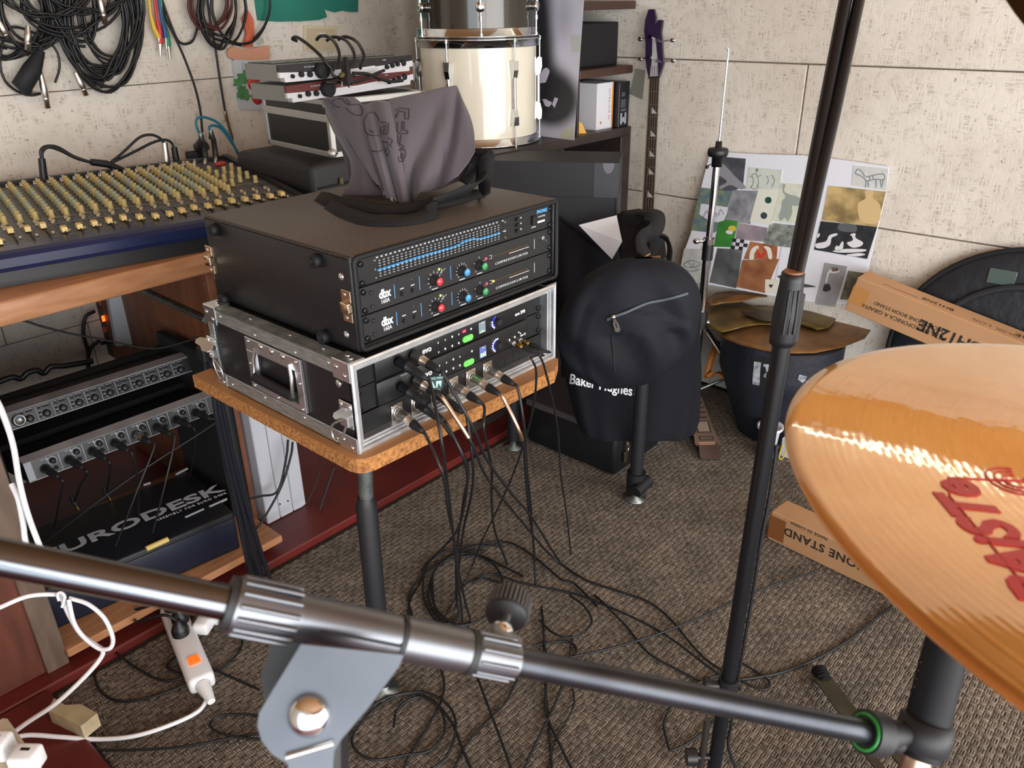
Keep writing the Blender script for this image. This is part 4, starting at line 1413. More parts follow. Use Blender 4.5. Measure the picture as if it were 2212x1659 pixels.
GFACE = mat('rack_black', '#1a1b20', 0.4)
SILV = mat('silver_lip', '#b4b4b8', 0.45, 0.5, var=(14, '#98989c'))
u1 = tilted_unit('rack_mixer', 'long black rack mixer with silver lip, upper unit under the desk', on_y(418, 800, 1.04), on_y(0, 938, 1.04), 0.2, 0.30)
g = G(); xprism(g, [(0, 0), (0.16, 0.0), (0.16, 0.05), (0.0, 0.044)], 0.0, 0.483)
part('body', g, GFACE, u1)
g = G(); xprism(g, [(-0.004, 0.043), (0.028, 0.056), (0.03, 0.052), (0.0, 0.039)], 0.0, 0.483)
part('silver_lip', g, SILV, u1, 'silver grey lip')
g = G(); xprism(g, [(0.026, 0.05), (0.16, 0.05), (0.16, 0.062), (0.028, 0.0555)], 0.0, 0.483); part('lid', g, BLKM, u1)
g = G(); g.bb((0.0, -0.003, -0.001), (0.483, 0, 0.0015)); part('chrome_line', g, mat('dull_line', '#7c8086', 0.5, 0.4), u1)
kb = None
pr1 = G(); bt1 = G()
for k in range(11):
    x = 0.052 + k * 0.039
    loc = (x + 0.006, -0.002, 0.014)
    if kb is None:
        gg = G(frame((0, 0, 0), (1, 0, 0), (0, 0, 1), (0, -1, 0))); gg.lathe([(0.0095, 0), (0.0085, 0.010), (0.0075, 0.0115), (0, 0.0115)], 14); gg.box((0, 0.004, 0.0117), (0.0012, 0.006, 0.0006))
        kb = part('knob', gg, BLK, u1); kb.location = loc
    else:
        copy_part(kb, loc)
    for a in range(16):
        an = math.radians(-50 + 280 * a / 15)
        pr1.box((x + 0.006 + 0.0115 * math.cos(an), -0.0006, 0.014 + 0.0115 * math.sin(an)), (0.0018, 0.001, 0.0018))
    pr1.bb((x - 0.0145, -0.0008, 0.002), (x - 0.0136, 0, 0.037))
    for bx_, bz_ in ((-0.006, 0.032), (0.006, 0.032), (0.014, 0.032), (-0.008, 0.020), (-0.008, 0.010)):
        bt1.box((x + bx_, -0.002, bz_), (0.006, 0.005, 0.0035), 0.0006); pr1.box((x + bx_, -0.0006, bz_ + 0.0038), (0.006, 0.001, 0.0012))
part('panel_print', pr1, mat('cool_print', '#9da4b0', 0.6), u1, kind='stuff')
part('push_buttons', bt1, BLKM, u1, kind='stuff')
g = G(frame((0.035, 0, 0.018), (1, 0, 0), (0, 0, 1), (0, -1, 0))); g.lathe([(0.016, 0), (0.015, 0.008), (0.011, 0.010), (0.010, 0.004), (0, 0.004)], 18); part('headphone_socket', g, ZINC, u1)
u2 = tilted_unit('channel_strip_unit', 'black rack unit with eight cabled channels, lower unit under the desk', on_y(468, 888, 0.925), on_y(22, 1058, 0.925), 0.2, 0.22)
g = G(); xprism(g, [(0, 0), (0.17, 0.0), (0.17, 0.05), (0.0, 0.050)], 0.0, 0.483)
part('body', g, GFACE, u2)
g = G(); xprism(g, [(-0.004, 0.048), (0.020, 0.060), (0.022, 0.056), (0.0, 0.044)], 0.0, 0.483)
part('silver_lip', g, SILV, u2, 'silver grey lip')
g = G(); g.bb((0.0, -0.003, -0.001), (0.483, 0, 0.0015)); g.bb((0.0, -0.003, 0), (0.016, 0, 0.048)); part('chrome_line', g, mat('dull_line', '#7c8086', 0.5, 0.4), u2)
kb = None
pr1 = G(); sk = G()
for k in range(8):
    x = 0.045 + k * 0.055
    loc = (x + 0.016, -0.002, 0.031)
    if kb is None:
        gg = G(frame((0, 0, 0), (1, 0, 0), (0, 0, 1), (0, -1, 0))); gg.lathe([(0.0068, 0), (0.006, 0.010), (0, 0.0105)], 12)
        kb = part('knob', gg, BLK, u2); kb.location = loc
    else:
        copy_part(kb, loc)
    for a in range(16):
        an = math.radians(-50 + 280 * a / 15)
        pr1.box((x + 0.016 + 0.0095 * math.cos(an), -0.0006, 0.031 + 0.0095 * math.sin(an)), (0.0022, 0.001, 0.0022))
    pr1.bb((x + 0.0315, -0.0012, 0.002), (x + 0.0327, 0, 0.044)); pr1.bb((x - 0.008, -0.0008, 0.040), (x + 0.002, 0, 0.0412)); pr1.bb((x + 0.004, -0.0008, 0.036), (x + 0.007, 0, 0.042))
    sk.M = frame((x - 0.004, 0, 0.018), (1, 0, 0), (0, 0, 1), (0, -1, 0)); sk.lathe([(0.0115, 0), (0.0115, 0.003), (0.0095, 0.004), (0.0095, -0.004), (0, -0.004)], 16)
    sk.M = frame((x + 0.019, 0, 0.011), (1, 0, 0), (0, 0, 1), (0, -1, 0)); sk.lathe([(0.005, 0), (0.005, 0.003), (0.003, 0.004), (0.003, 0), (0, 0)], 12)
part('panel_print', pr1, mat('cool_print', '#9da4b0', 0.6), u2, kind='stuff')
part('sockets', sk, BLKM, u2, kind='stuff')
# the rack stand that carries both
g = G()
for x in (-0.335, 0.205):
    g.bb((x - 0.012, 0.96, 0.07), (x + 0.012, 1.22, 0.60), 0.002)
g.bb((-0.335, 1.10, 0.46), (0.205, 1.20, 0.475)); g.bb((-0.335, 1.19, 0.36), (0.205, 1.21, 0.56))
solo('rack_stand', g, BLKM, 'black side supports holding the two rack units under the desk', 'stand')
M2 = MW[u2.name]
ends = [(118, 1140), (160, 1085), (230, 1065), (300, 1110), (250, 1180), (330, 1150), (410, 1030), (70, 1190)]
order = ['first', 'second', 'third', 'fourth', 'fifth', 'sixth', 'seventh', 'eighth']
for k in range(8):
    x = 0.041 + k * 0.055
    st = M2 @ Vector((x, -0.004, 0.018)); d = (M2.to_3x3() @ Vector((0.1, -1, -0.25))).normalized()
    c_ = thing('channel_cable', 'cable in the ' + order[k] + ' channel socket from the left of the lower rack unit', 'cable', st)
    s = xlr_plug(c_, st, d, silver=(k in (4,)), ln=0.040)
    ex, ey = ends[k]
    e = on_z(ex, ey, 0.215)
    mid = (s + e) / 2 + Vector((0.0, -0.03, 0.02))
    g = G(); g.tube(spline([s, s + d * 0.015 + Vector((0, 0, -0.01)), mid, e], 7), 0.0028, 7); wpart('cord', g, CAB, c_)
    if k in (1, 2):
        g = G(); g.tube([e + Vector((0, 0.01, 0.02)), e + Vector((0, 0, 0.0)), e + Vector((0.002, -0.004, -0.012))], [0.004, 0.008, 0.005], 10); b_ = wpart('boot', g, RUB, c_)
        g = G(); g.tube([e + Vector((0.002, -0.004, -0.012)), e + Vector((0.004, -0.006, -0.024))], 0.004, 8); wpart('plug', g, GOLD, b_)

# the stored console box with big lettering
EU = mat('dark_navy_box', '#12151e', 0.5, var=(4, '#0d0f16'))
e0, e1 = on_z(190, 1237, 0.19), on_z(505, 1107, 0.19)
xd = (e1 - e0); xd.z = 0; L_ = xd.length; xd.normalize()
yd = Vector((-xd.y, xd.x, 0))
bxm = thing('stored_console', 'dark navy console box with big silver lettering on the desk bottom shelf', 'console box', M=frame((e0.x, e0.y, 0.069), xd, yd, (0, 0, 1)))
g = G(); g.bb((-0.14, 0, 0), (L_, 0.30, 0.121), 0.006, 2); part('body', g, EU, bxm)
g = G(); g.bb((-0.138, -0.004, 0.01), (L_ - 0.004, 0.001, 0.105), 0.004, 2); part('front', g, mat('navy_front', '#10172b', 0.45), bxm)
inv = MW[bxm.name].inverted()
t1 = inv @ on_z(474, 1050, 0.19)
g = G(); g.text('EURODESK', 0.062, T(t1.x, t1.y - 0.012, 0.1212), align='RIGHT', width=1.55, bold=0.0016)
part('lettering', g, mat('silver_print', '#b5bac2', 0.5), bxm, 'big silver lettering')
g = G(); g.text('ASSEMBLY FOR EURO DESK', 0.014, T(t1.x, t1.y - 0.048, 0.1212), align='RIGHT', spacing=1.2)
part('lettering', g, INK, bxm)
a, b = inv @ on_z(316, 1186, 0.19), inv @ on_z(363, 1165, 0.19)
g = G(); g.tube([(a.x, a.y, 0.1215), (b.x, b.y, 0.1215)], 0.0075, 10); part('yellow_label', g, mat('dull_yellow', '#c9b065', 0.5), bxm, 'yellow strip')
g = G()
for (xa, ya, xb, yb) in ((400, 1118, 440, 1100), (452, 1095, 490, 1078), (310, 1048, 325, 1043), (380, 1025, 405, 1012)):
    a, b = inv @ on_z(xa, ya, 0.19), inv @ on_z(xb, yb, 0.19)
    g.tube([(a.x, a.y, 0.1212), (b.x, b.y, 0.1212)], 0.004, 6)
part('label_print', g, mat('grey_print', '#8f939a', 0.6), bxm, kind='stuff')

# sockets with orange lamps on the wall
t_ = thing('wall_sockets', 'black socket block with small orange lamps on the wall under the desk', 'socket', on_y(225, 700, Y1 - 0.02))
g = G(); a, b = on_y(212, 642, Y1 - 0.02), on_y(240, 770, Y1 - 0.02); g.bb((a.x, Y1 - 0.05, b.z), (b.x, Y1 - 0.001, a.z), 0.004); wpart('block', g, BLK, t_)
ORL = mat('orange_lamp', '#ff5a1e', 0.4, emit=3.0)
for px, py in ((224, 688), (227, 712), (217, 653)):
    g = G(); g.box(on_y(px, py, Y1 - 0.052), (0.012, 0.004, 0.020), 0.001); wpart('lamp', g, ORL if py == 688 else mat('dim_orange', '#b5533a', 0.4), t_)
for k, pts in enumerate(([(205, 672), (185, 685), (180, 720), (190, 760), (192, 800)], [(215, 735), (195, 755), (190, 790), (200, 812)], [(218, 742), (250, 738), (275, 745), (290, 760)])):
    g = G(); g.tube(spline([on_y(a, b, Y1 - 0.07) for a, b in pts], 6), 0.006, 8)
    solo('socket_cable', g, CAB, 'black cable ' + ('looping left from the wall sockets', 'dropping below the wall sockets', 'running right from the wall sockets')[k], 'cable')
g = G(); g.tube(spline([on_y(a, b, 1.0) for a, b in ((-30, 705), (40, 692), (90, 705), (150, 720), (230, 735), (300, 750), (345, 752), (400, 738), (430, 728))], 7), 0.0026, 7)
solo('strung_cable', g, CAB, 'thin dark cable strung across the gap under the desk edge', 'cable')
g = G(); g.tube(spline([on_y(a, b, 1.3) for a, b in ((-10, 828), (25, 815), (45, 818), (60, 805), (80, 800), (95, 806), (110, 792), (140, 790), (170, 785), (200, 780))], 6), 0.008, 8)
solo('rear_cable', g, CAB, 'wavy black cable lying behind the upper rack unit under the desk', 'cable')

# white panel cabinet beside the desk side panel
PWH = mat('white_louvre', '#b9bcc6', 0.5)
wc = thing('white_cabinet', 'white grooved metal cabinet on the red plinth behind the left table leg', 'cabinet', (0.34, 1.1, 0.02))
for k in range(3):
    x0 = 0.272 + k * 0.047
    g = G(); g.bb((x0, 0.912, 0.022), (x0 + 0.0452, 0.93, 0.70), 0.003); wpart('front_panel', g, PWH, wc)
g = G(); g.bb((0.274, 0.93, 0.0205), (0.411, 1.25, 0.70)); wpart('body', g, PWH, wc)
for px, py in ((605, 1089), (622, 1082)):
    g = G(); g.ball(on_y(px, py, 0.911), 0.0028, 8, 6); wpart('screw', g, BLKM, wc)

# cable bundle down the left table leg
for k in range(3):
    dx = k * 9
    pts = [on_y(480 + dx * 0.3, 760, 0.46), on_y(463 + dx * 0.5, 800, 0.50), on_y(462 + dx * 0.6, 840, 0.52), on_y(470 + dx, 910, 0.53), on_y(492 + dx, 1010, 0.55), on_y(515 + dx * 1.3, 1110, 0.58), on_y(535 + dx * 1.9, 1210, 0.62), on_z(560 + dx * 2, 1275, 0.03), on_z(600 + dx * 2, 1310, 0.008)]
    g = G(); g.tube(spline(pts, 7), 0.0062, 9)
    solo('loom_cable', g, mat('loom_cable', '#1b1d24', 0.3), 'thick glossy black cable down the left table leg, ' + ('leftmost of three', 'middle of three', 'rightmost of three')[k], 'cable')
for k, pts in enumerate(([(632, 955), (628, 985), (608, 1050), (570, 1120), (530, 1180)], [(622, 950), (618, 990), (600, 1060), (560, 1072), (500, 1085)], [(722, 1010), (705, 1060), (688, 1110), (672, 1160), (640, 1182), (580, 1196), (500, 1205)], [(690, 985), (690, 1020), (672, 1070), (650, 1098), (580, 1140)])):
    g = G(); g.tube(spline([on_y(a, b, 0.86) for a, b in pts], 6), 0.0036 if k < 3 else 0.0015, 7)
    solo('trailing_cable', g, CAB, ('black cable crossing the white cabinet diagonally', 'black cable bending left across the white cabinet', 'black cable curving over the red plinth beside the cabinet', 'very thin wire beside the white cabinet')[k], 'cable')

# ------------------------------------------------------------------ power strip and white leads
p0, p1 = on_z(388, 1352, 0.045), on_z(440, 1478, 0.045)
xd = (p1 - p0); xd.z = 0; Ls = xd.length; xd.normalize(); yd = Vector((-xd.y, xd.x, 0))
ps = thing('power_strip', 'white power strip with glowing orange switch on the carpet', 'power strip', M=frame((p0.x, p0.y, 0.003), xd, yd, (0, 0, 1)))
g = G(); g.bb((-0.10, -0.030, 0), (Ls - 0.02, 0.030, 0.045), 0.012, 3); part('body', g, WHT, ps)
g = G(); g.box((Ls - 0.085, 0, 0.046), (0.030, 0.026, 0.006), 0.003, 2); part('switch', g, mat('lit_orange_switch', '#ff4d14', 0.35, emit=2.2), ps, 'glowing orange switch')
g = G(); g.tube([(Ls - 0.02, 0, 0.022), (Ls + 0.035, 0.004, 0.016)], [0.018, 0.009], 12); part('cord_grip', g, WHT, ps)
for k, (x, y) in enumerate(((-0.075, 0.0), (-0.012, 0.006), (0.035, -0.004))):
    if k < 2 or True:
        o = MW[ps.name] @ Vector((x, y, 0.046))
        tp = thing('mains_plug', ('black mains plug at the far end of the power strip', 'black mains plug in the middle of the power strip', 'black mains plug next to the orange switch')[k], 'plug', o)
        g = G(T(*o)); g.lathe([(0.021, 0), (0.021, 0.014), (0.016, 0.026), (0.008, 0.034), (0.005, 0.044), (0, 0.044)], 18); wpart('plug_body', g, BLK, tp)
        g = G(); g.tube(spline([o + Vector((0, 0, 0.04)), o + Vector((-0.02, 0.03, 0.055)), o + Vector((-0.06, 0.10, 0.02)), o + Vector((-0.13 + 0.05 * k, 0.18, -0.025))], 6), 0.0038, 8); wpart('cord', g, CAB, tp)
o = MW[ps.name] @ Vector((0.01, 0.058, 0.0))
g = G(T(o.x, o.y, 0.012) @ RZ(0.6)); g.box((0, 0, 0.022), (0.062, 0.040, 0.036), 0.008, 2); g.box((0.02, -0.03, 0.022), (0.03, 0.026, 0.030), 0.006, 2)
solo('white_adapter', g, WHT, 'white plug adapter lying against the side of the power strip', 'plug')
WC = mat('white_cord', '#e4e5ea', 0.4)


def dpts(lst):
    return [at_d(a, b, d_) for a, b, d_ in lst]


s_end = MW[ps.name] @ Vector((Ls + 0.03, 0.003, 0.016))
g = G(); g.tube(spline([s_end] + floorpts([(452, 1500), (430, 1535), (370, 1565), (290, 1590), (210, 1597)], 0.012) + [on_z(130, 1592, 0.03), on_z(60, 1588, 0.045), on_z(10, 1600, 0.05)], 7), 0.0052, 8)
solo('white_mains_cable', g, WC, 'white cable from the power strip to the lower left corner', 'cable')
g = G(); g.tube(spline(dpts([(12, 1595, 1.66), (60, 1560, 1.66), (120, 1520, 1.66), (180, 1465, 1.68), (215, 1425, 1.70), (222, 1405, 1.70), (205, 1392, 1.70), (175, 1370, 1.70), (150, 1330, 1.70), (132, 1290, 1.70), (118, 1284, 1.70), (60, 1288, 1.68), (0, 1312, 1.66), (-40, 1330, 1.66)]), 7), 0.0050, 8)
solo('white_mains_cable', g, WC, 'white cable hanging from the tie and running to the lower left corner', 'cable')
g = G(); g.tube(spline(dpts([(150, 1292, 1.70), (190, 1305, 1.70), (225, 1335, 1.70), (243, 1375, 1.70), (240, 1398, 1.69), (222, 1403, 1.69), (205, 1396, 1.69), (180, 1375, 1.69), (160, 1345, 1.69), (148, 1295, 1.69)]), 7), 0.0048, 8)
g.tube(spline(dpts([(128, 1298, 1.69), (124, 1284, 1.69), (132, 1280, 1.69), (140, 1290, 1.69), (134, 1312, 1.69)]), 5), 0.0035, 6)
solo('white_cable_loop', g, WC, 'white cable loop gathered in a tie on the pedestal edge', 'cable')
for k, pts in enumerate(([(-15, 850, 1.60), (5, 890, 1.60), (28, 960, 1.62), (42, 1040, 1.64), (60, 1110, 1.66), (88, 1185, 1.68), (120, 1260, 1.69)], [(25, 1045, 1.66), (40, 1080, 1.66), (50, 1130, 1.67), (58, 1180, 1.68), (90, 1250, 1.69)])):
    g = G(); g.tube(spline(dpts(pts), 7), 0.0062, 8)
    solo('white_drop_cable', g, WC, ('long white cable dropping past the two rack units', 'short white cable beside the long one at the pedestal edge')[k], 'cable')
# low box with chargers
g = G(); g.bb((-0.86, 0.02, 0.0205), (-0.565, 0.40, 0.30), 0.006)
solo('low_stool', g, mat('cream_stool', '#c9bfa6', 0.6), 'low cream stool top carrying white chargers in the lower left corner', 'stool')
for k, (px, py) in enumerate(((58, 1640), (-6, 1612))):
    p_ = on_z(px, py, 0.32)
    ch = thing('usb_charger', ('white charger cube with a socket slot on the cream stool', 'white charger at the left frame edge on the cream stool')[k], 'charger', (p_.x, p_.y, 0.301))
    g = G(T(p_.x, p_.y, 0.301) @ RZ(-0.9)); g.box((0, 0, 0.019), (0.046, 0.040, 0.038), 0.007, 3); wpart('housing', g, WHT, ch)
    g = G(T(p_.x, p_.y, 0.301) @ RZ(-0.9)); g.box((0, 0.004, 0.0382), (0.015, 0.005, 0.001)); wpart('socket', g, BLKM, ch)
g = G(); a = on_z(160, 1560, 0.03); g.prism([(-0.02, -0.05), (0.02, -0.055), (0.026, 0.0), (0.012, 0.03), (0.018, 0.07), (-0.012, 0.055)], -0.008, 0.03, T(a.x, a.y, 0.0285) @ RZ(0.35))
solo('wood_offcut', g, mat('cream_wood', '#c3b594', 0.7, var=(20, '#aa9b7c')), 'pale torn wood offcut at the carpet edge by the pedestal', 'offcut')

# ------------------------------------------------------------------ things on the back wall
def wl(px, py, off=0.03):
    return on_y(px, py, Y1 - off)


def wxz(px, py):
    p = on_y(px, py, Y1 - 0.004)
    return (p.x, p.z)


def wall_poly(g, pxs, y0, y1):
    q = [wxz(a, b) for a, b in pxs]
    g.add([(x, y0, z) for x, z in q] + [(x, y1, z) for x, z in q], [list(range(len(q)))] + [list(range(2 * len(q) - 1, len(q) - 1, -1))] + [[i, len(q) + i, len(q) + (i + 1) % len(q), (i + 1) % len(q)] for i in range(len(q))])


hk = G()
for px in (110, 230, 470):
    p = wl(px, -75, 0.0); hk.tube([p, p + Vector((0, -0.09, 0.0)), p + Vector((0, -0.095, 0.02))], 0.006, 8)
    p2 = p
solo('cable_hook', hk, STEEL, 'steel pegs on the back wall above the cable bundles', 'hook', kind=None)
rnd = random.Random(3)


def coil(label, turns, cxp, cyp, rx, ry, off, jit, r=0.0042, m_=CAB, group=None, tilt=0.0, plug=None):
    t_ = thing('coiled_cable', label, 'cable', wl(cxp, cyp + ry, off), group=group)
    pts = []
    n_ = 14
    for k in range(turns * n_):
        a = 2 * PI * k / n_ + PI / 2
        tt = k // n_
        if k % n_ == 0:
            jx, jy, dx, dy, do = rnd.uniform(1 - jit, 1 + jit), rnd.uniform(1 - jit, 1 + jit), rnd.uniform(-jit, jit) * rx * 0.5, rnd.uniform(-jit, jit) * ry * 0.3, rnd.uniform(-0.012, 0.012)
        ex, ey = rx * jx * math.cos(a), ry * jy * math.sin(a)
        if ey < 0:
            ex *= 0.55 + 0.45 * (1 + ey / (ry * jy))
        X_, Y_ = ex * math.cos(tilt) - ey * math.sin(tilt), ex * math.sin(tilt) + ey * math.cos(tilt)
        pts.append(wl(cxp + dx + X_, cyp + dy + Y_, max(0.012, off + do)))
    g_ = G(); g_.tube(spline(pts, 3), r, 6)
    wpart('cord', g_, m_, t_)
    if plug:
        (a, b, a2, b2, sil) = plug
        p, q = wl(a, b, off + 0.02), wl(a2, b2, off + 0.02)
        d = (q - p); ln = d.length
        M = basis(p, d, (1, 0, 0.1))
        g_ = G(); g_.lathe([(0.006, -ln * 0.45), (0.0085, 0), (0.0095, 0.004), (0.0098, ln * 0.55), (0.0085, ln * 0.58), (0.0095, ln * 0.62), (0.0095, ln * 0.64), (0.0085, ln * 0.66), (0.0085, ln), (0, ln)], 14, M)
        wpart('plug', g_, XSIL if sil else BLK, t_, 'silver plug' if sil else None)
    return t_


GL = 'black cables hanging coiled on the back wall'
coil('coiled black cable on the back wall with silver plug hanging lowest', 4, 70, -10, 80, 118, 0.045, 0.12, group=GL, plug=(92, 180, 103, 234, True))
coil('coiled black cable at the upper left edge of the back wall', 4, 12, 5, 92, 110, 0.030, 0.12, group=GL, plug=(2, 55, 18, 88, True))
coil('coiled black cable in the large bundle, inner loops', 4, 205, 20, 62, 128, 0.055, 0.14, group=GL, tilt=-0.10, plug=(216, 2, 228, 52, True))
coil('coiled black cable in the large bundle, lowest outer loops', 4, 215, 25, 88, 170, 0.035, 0.07, group=GL, tilt=-0.12, plug=(170, 172, 186, 206, True))
coil('coiled black cable in the large bundle, middle loops', 4, 200, 10, 78, 148, 0.045, 0.12, group=GL, tilt=-0.15)
coil('coiled black cable hugging the left of the large bundle', 4, 150, -10, 45, 110, 0.055, 0.2, group=GL, tilt=-0.3, plug=(60, 72, 60, 108, True))
coil('coiled black cable with small loops near the top of the large bundle', 3, 120, -30, 75, 70, 0.065, 0.15, group=GL)
coil('coiled black cable crossing at the top of the large bundle', 4, 190, -35, 95, 62, 0.07, 0.15, group=GL)
coil('thin black cable with one low loop below the left bundle', 1, 60, 130, 66, 78, 0.025, 0.02, r=0.0036, tilt=-0.5)
for (a_, tn_, x_, y_, rx__, ry__, of_, tl_) in (('innermost near the top left', 4, 95, -25, 88, 58, 0.075, 0.0), ('spreading to the left frame edge', 3, 40, 15, 95, 82, 0.040, 0.1), ('threaded between the left and right loops', 4, 150, -5, 105, 72, 0.060, -0.1), ('in the right loops, tightest', 4, 235, 5, 66, 120, 0.050, -0.05), ('in the right loops, second lowest', 4, 205, 28, 74, 150, 0.040, -0.2), ('behind the left loops', 4, 25, 30, 80, 95, 0.020, 0.05)):
    coil('coiled black cable ' + a_, tn_, x_, y_, rx__, ry__, of_, 0.14, group=GL, tilt=tl_)
g = G(); p = wl(60, 165, 0.05); g.tube([wl(88, 110, 0.05), wl(70, 150, 0.06), wl(48, 185, 0.06), wl(60, 200, 0.05)], [0.012, 0.026, 0.028, 0.014], 10)
solo('velcro_wrap', g, mat('navy_black_wrap', '#15171d', 0.7), 'dark blue-black wrap hanging from the left cable bundle', 'cable wrap')
DKR = mat('dark_red_cord', '#4a1f1d', 0.5)
coil('tangled coil with dark red cord right of the coloured leads', 4, 455, -5, 42, 62, 0.04, 0.2, m_=DKR)
coil('tangled black coil right of the coloured leads, front loops', 5, 478, 5, 46, 82, 0.05, 0.22)
coil('black cable with one wide loop reaching over the green poster', 2, 520, -5, 62, 105, 0.03, 0.06)
for k, (pts, lab) in enumerate((([(350, 0), (370, 55), (385, 88), (402, 95), (418, 85), (428, 50), (432, 10), (432, -30)], 'black lead in a small loop left of the tangled coil'),
                                ([(350, 0), (358, 40), (378, 80), (400, 130), (420, 185), (432, 235), (437, 285)], 'thin black cable running from the coloured leads to the console'),
                                ([(448, 0), (455, 50), (466, 110), (476, 180), (487, 245)], 'straight black cable hanging from the tangled coil'))):
    t_ = tube_thing('wall_cable', lab, [wl(a, b, 0.02 if k != 1 else 0.02 + 0.13 * i / 6) for i, (a, b) in enumerate(pts)], 0.0040, CAB)
    if k == 2:
        g = G(); g.tube([wl(486, 240, 0.02), wl(490, 262, 0.02), wl(492, 264, 0.02), wl(500, 296, 0.02), wl(502, 305, 0.02)], [0.007, 0.007, 0.005, 0.007, 0.003], 10); wpart('plug', g, XSIL, t_, 'silver plug')
    if k == 0:
        g = G(); g.tube([wl(428, 55, 0.02), wl(433, 20, 0.02)], [0.009, 0.011], 10); wpart('plug', g, BLK, t_)
for k, (col, nm, pts, tip) in enumerate((('#d9b93a', 'yellow', [(320, -20), (325, 30), (332, 60), (343, 82)], (346, 118)), ('#c73038', 'red', [(332, -20), (338, 40), (345, 65), (347, 95)], (347, 122)), ('#2c4b8a', 'blue', [(340, -20), (348, 35), (355, 60), (358, 82)], (360, 105)), ('#1f8a5c', 'green', [(345, -20), (352, 40), (360, 70), (364, 100)], (368, 130)), ('#dfe3ee', 'white', [(298, -20), (300, 0), (304, 15), (307, 36)], (309, 62)))):
    t_ = thing('patch_lead', nm + ' patch lead with metal tip hanging on the back wall', 'cable', wl(*tip))
    g = G(); g.tube([wl(a, b, 0.025) for a, b in pts], [0.004, 0.005, 0.0075, 0.0085], 10); wpart('cord', g, mat('lead_' + nm, col, 0.45), t_)
    a, b = pts[-1]
    g = G(); g.tube([wl(a, b, 0.025), wl(a * 0.6 + tip[0] * 0.4, b * 0.6 + tip[1] * 0.4, 0.025), wl(tip[0], tip[1], 0.025)], [0.0065, 0.004, 0.003], 10); wpart('plug', g, XSIL, t_)

g = G(); pts = [(548, -60), (550, 0), (556, 44), (600, 47), (650, 46), (690, 43), (706, 37), (699, 14), (705, 22), (722, 27), (740, 23), (755, 26), (773, 26), (774, -60)]
wall_poly(g, pts, Y1 - 0.006, Y1 - 0.003)
solo('green_poster', g, mat('green_paper', '#1f7d6a', 0.65, var=(4, '#2a6f68')), 'torn green paper poster on the back wall', 'poster')
sp_ = thing('switch_plate', 'cream switch plate on the wall below the green poster', 'switch', wl(690, 95, 0))
CREAM = mat('cream_plastic', '#d8cdb4', 0.45)
g = G(); wall_poly(g, [(655, 55), (727, 57), (727, 112), (655, 110)], Y1 - 0.008, Y1); wpart('plate', g, CREAM, sp_)
g = G(); wall_poly(g, [(661, 61), (721, 63), (721, 108), (661, 106)], Y1 - 0.011, Y1 - 0.007); wpart('inset', g, mat('cream_inset', '#cabd9f', 0.45), sp_)
g = G(); wall_poly(g, [(687, 71), (698, 71), (698, 82), (687, 82)], Y1 - 0.016, Y1 - 0.010); wpart('rocker', g, WHT, sp_)

# strawberry pot wall plaque
sb = thing('wall_plaque', 'cut-out plaque of a strawberry pot hanging beside the metal rack devices', 'plaque', wl(540, 238, 0))
g = G(); wall_poly(g, [(500, 131), (504, 128), (576, 128), (585, 230), (560, 236), (520, 236), (514, 228), (508, 190)], Y1 - 0.012, Y1); wpart('pot', g, mat('pale_blue_pot', '#c6ccd2', 0.5), sb)
g = G()
for x in (520, 533, 548, 563):
    wall_poly(g, [(x, 133), (x + 2, 133), (x + 3, 160), (x + 1, 160)], Y1 - 0.013, Y1 - 0.011)
wpart('pot_lines', g, mat('pot_groove', '#9aa3ab', 0.6), sb, kind='stuff')
SKIN = mat('peach_paint', '#d59a7e', 0.5)
g = G(); wall_poly(g, [(487, 113), (490, 104), (500, 101), (520, 106), (540, 104), (565, 100), (578, 98), (578, 128), (550, 130), (520, 129), (500, 128), (490, 122)], Y1 - 0.016, Y1 - 0.008); wpart('rim', g, SKIN, sb, 'peach coloured rim')
g = G(); wall_poly(g, [(522, 102), (528, 70), (520, 40), (530, 20), (543, 42), (545, 70), (541, 102)], Y1 - 0.018, Y1 - 0.009); wpart('figure', g, mat('orange_paint', '#d06a4a', 0.5, var=(30, '#b5523a')), sb, 'orange ornament')
g = G(); wall_poly(g, [(541, 84), (552, 78), (563, 82), (566, 92), (556, 101), (543, 101)], Y1 - 0.016, Y1 - 0.010); wpart('flower', g, mat('cream_flower', '#cfd0c4', 0.5, var=(40, '#8f9484')), sb)
REDB = mat('strawberry_red', '#c23a34', 0.4, var=(60, '#a92e2c'))
for c0, rx_, rz_ in ((wl(548, 178, 0.012), 0.026, 0.032), (wl(556, 210, 0.012), 0.024, 0.026)):
    g = G(); g.ball(c0, (rx_, 0.010, rz_), 18, 10); wpart('strawberry', g, REDB, sb)
LEAF = mat('leaf_green', '#5f9a62', 0.5, var=(50, '#487f4e'))
for k, (a, b, s_) in enumerate(((522, 168, 1.0), (512, 178, 0.8), (533, 158, 0.8), (520, 196, 0.8), (527, 207, 0.7), (516, 206, 0.6))):
    g = G(); q = [(a + s_ * 13 * math.cos(t) * (1 + 0.25 * math.cos(5 * t)), b + s_ * 12 * math.sin(t) * (1 + 0.25 * math.cos(5 * t))) for t in [i * PI / 10 for i in range(20)]]
    wall_poly(g, q, Y1 - 0.016 - k * 0.0008, Y1 - 0.011); wpart('leaf', g, LEAF, sb)
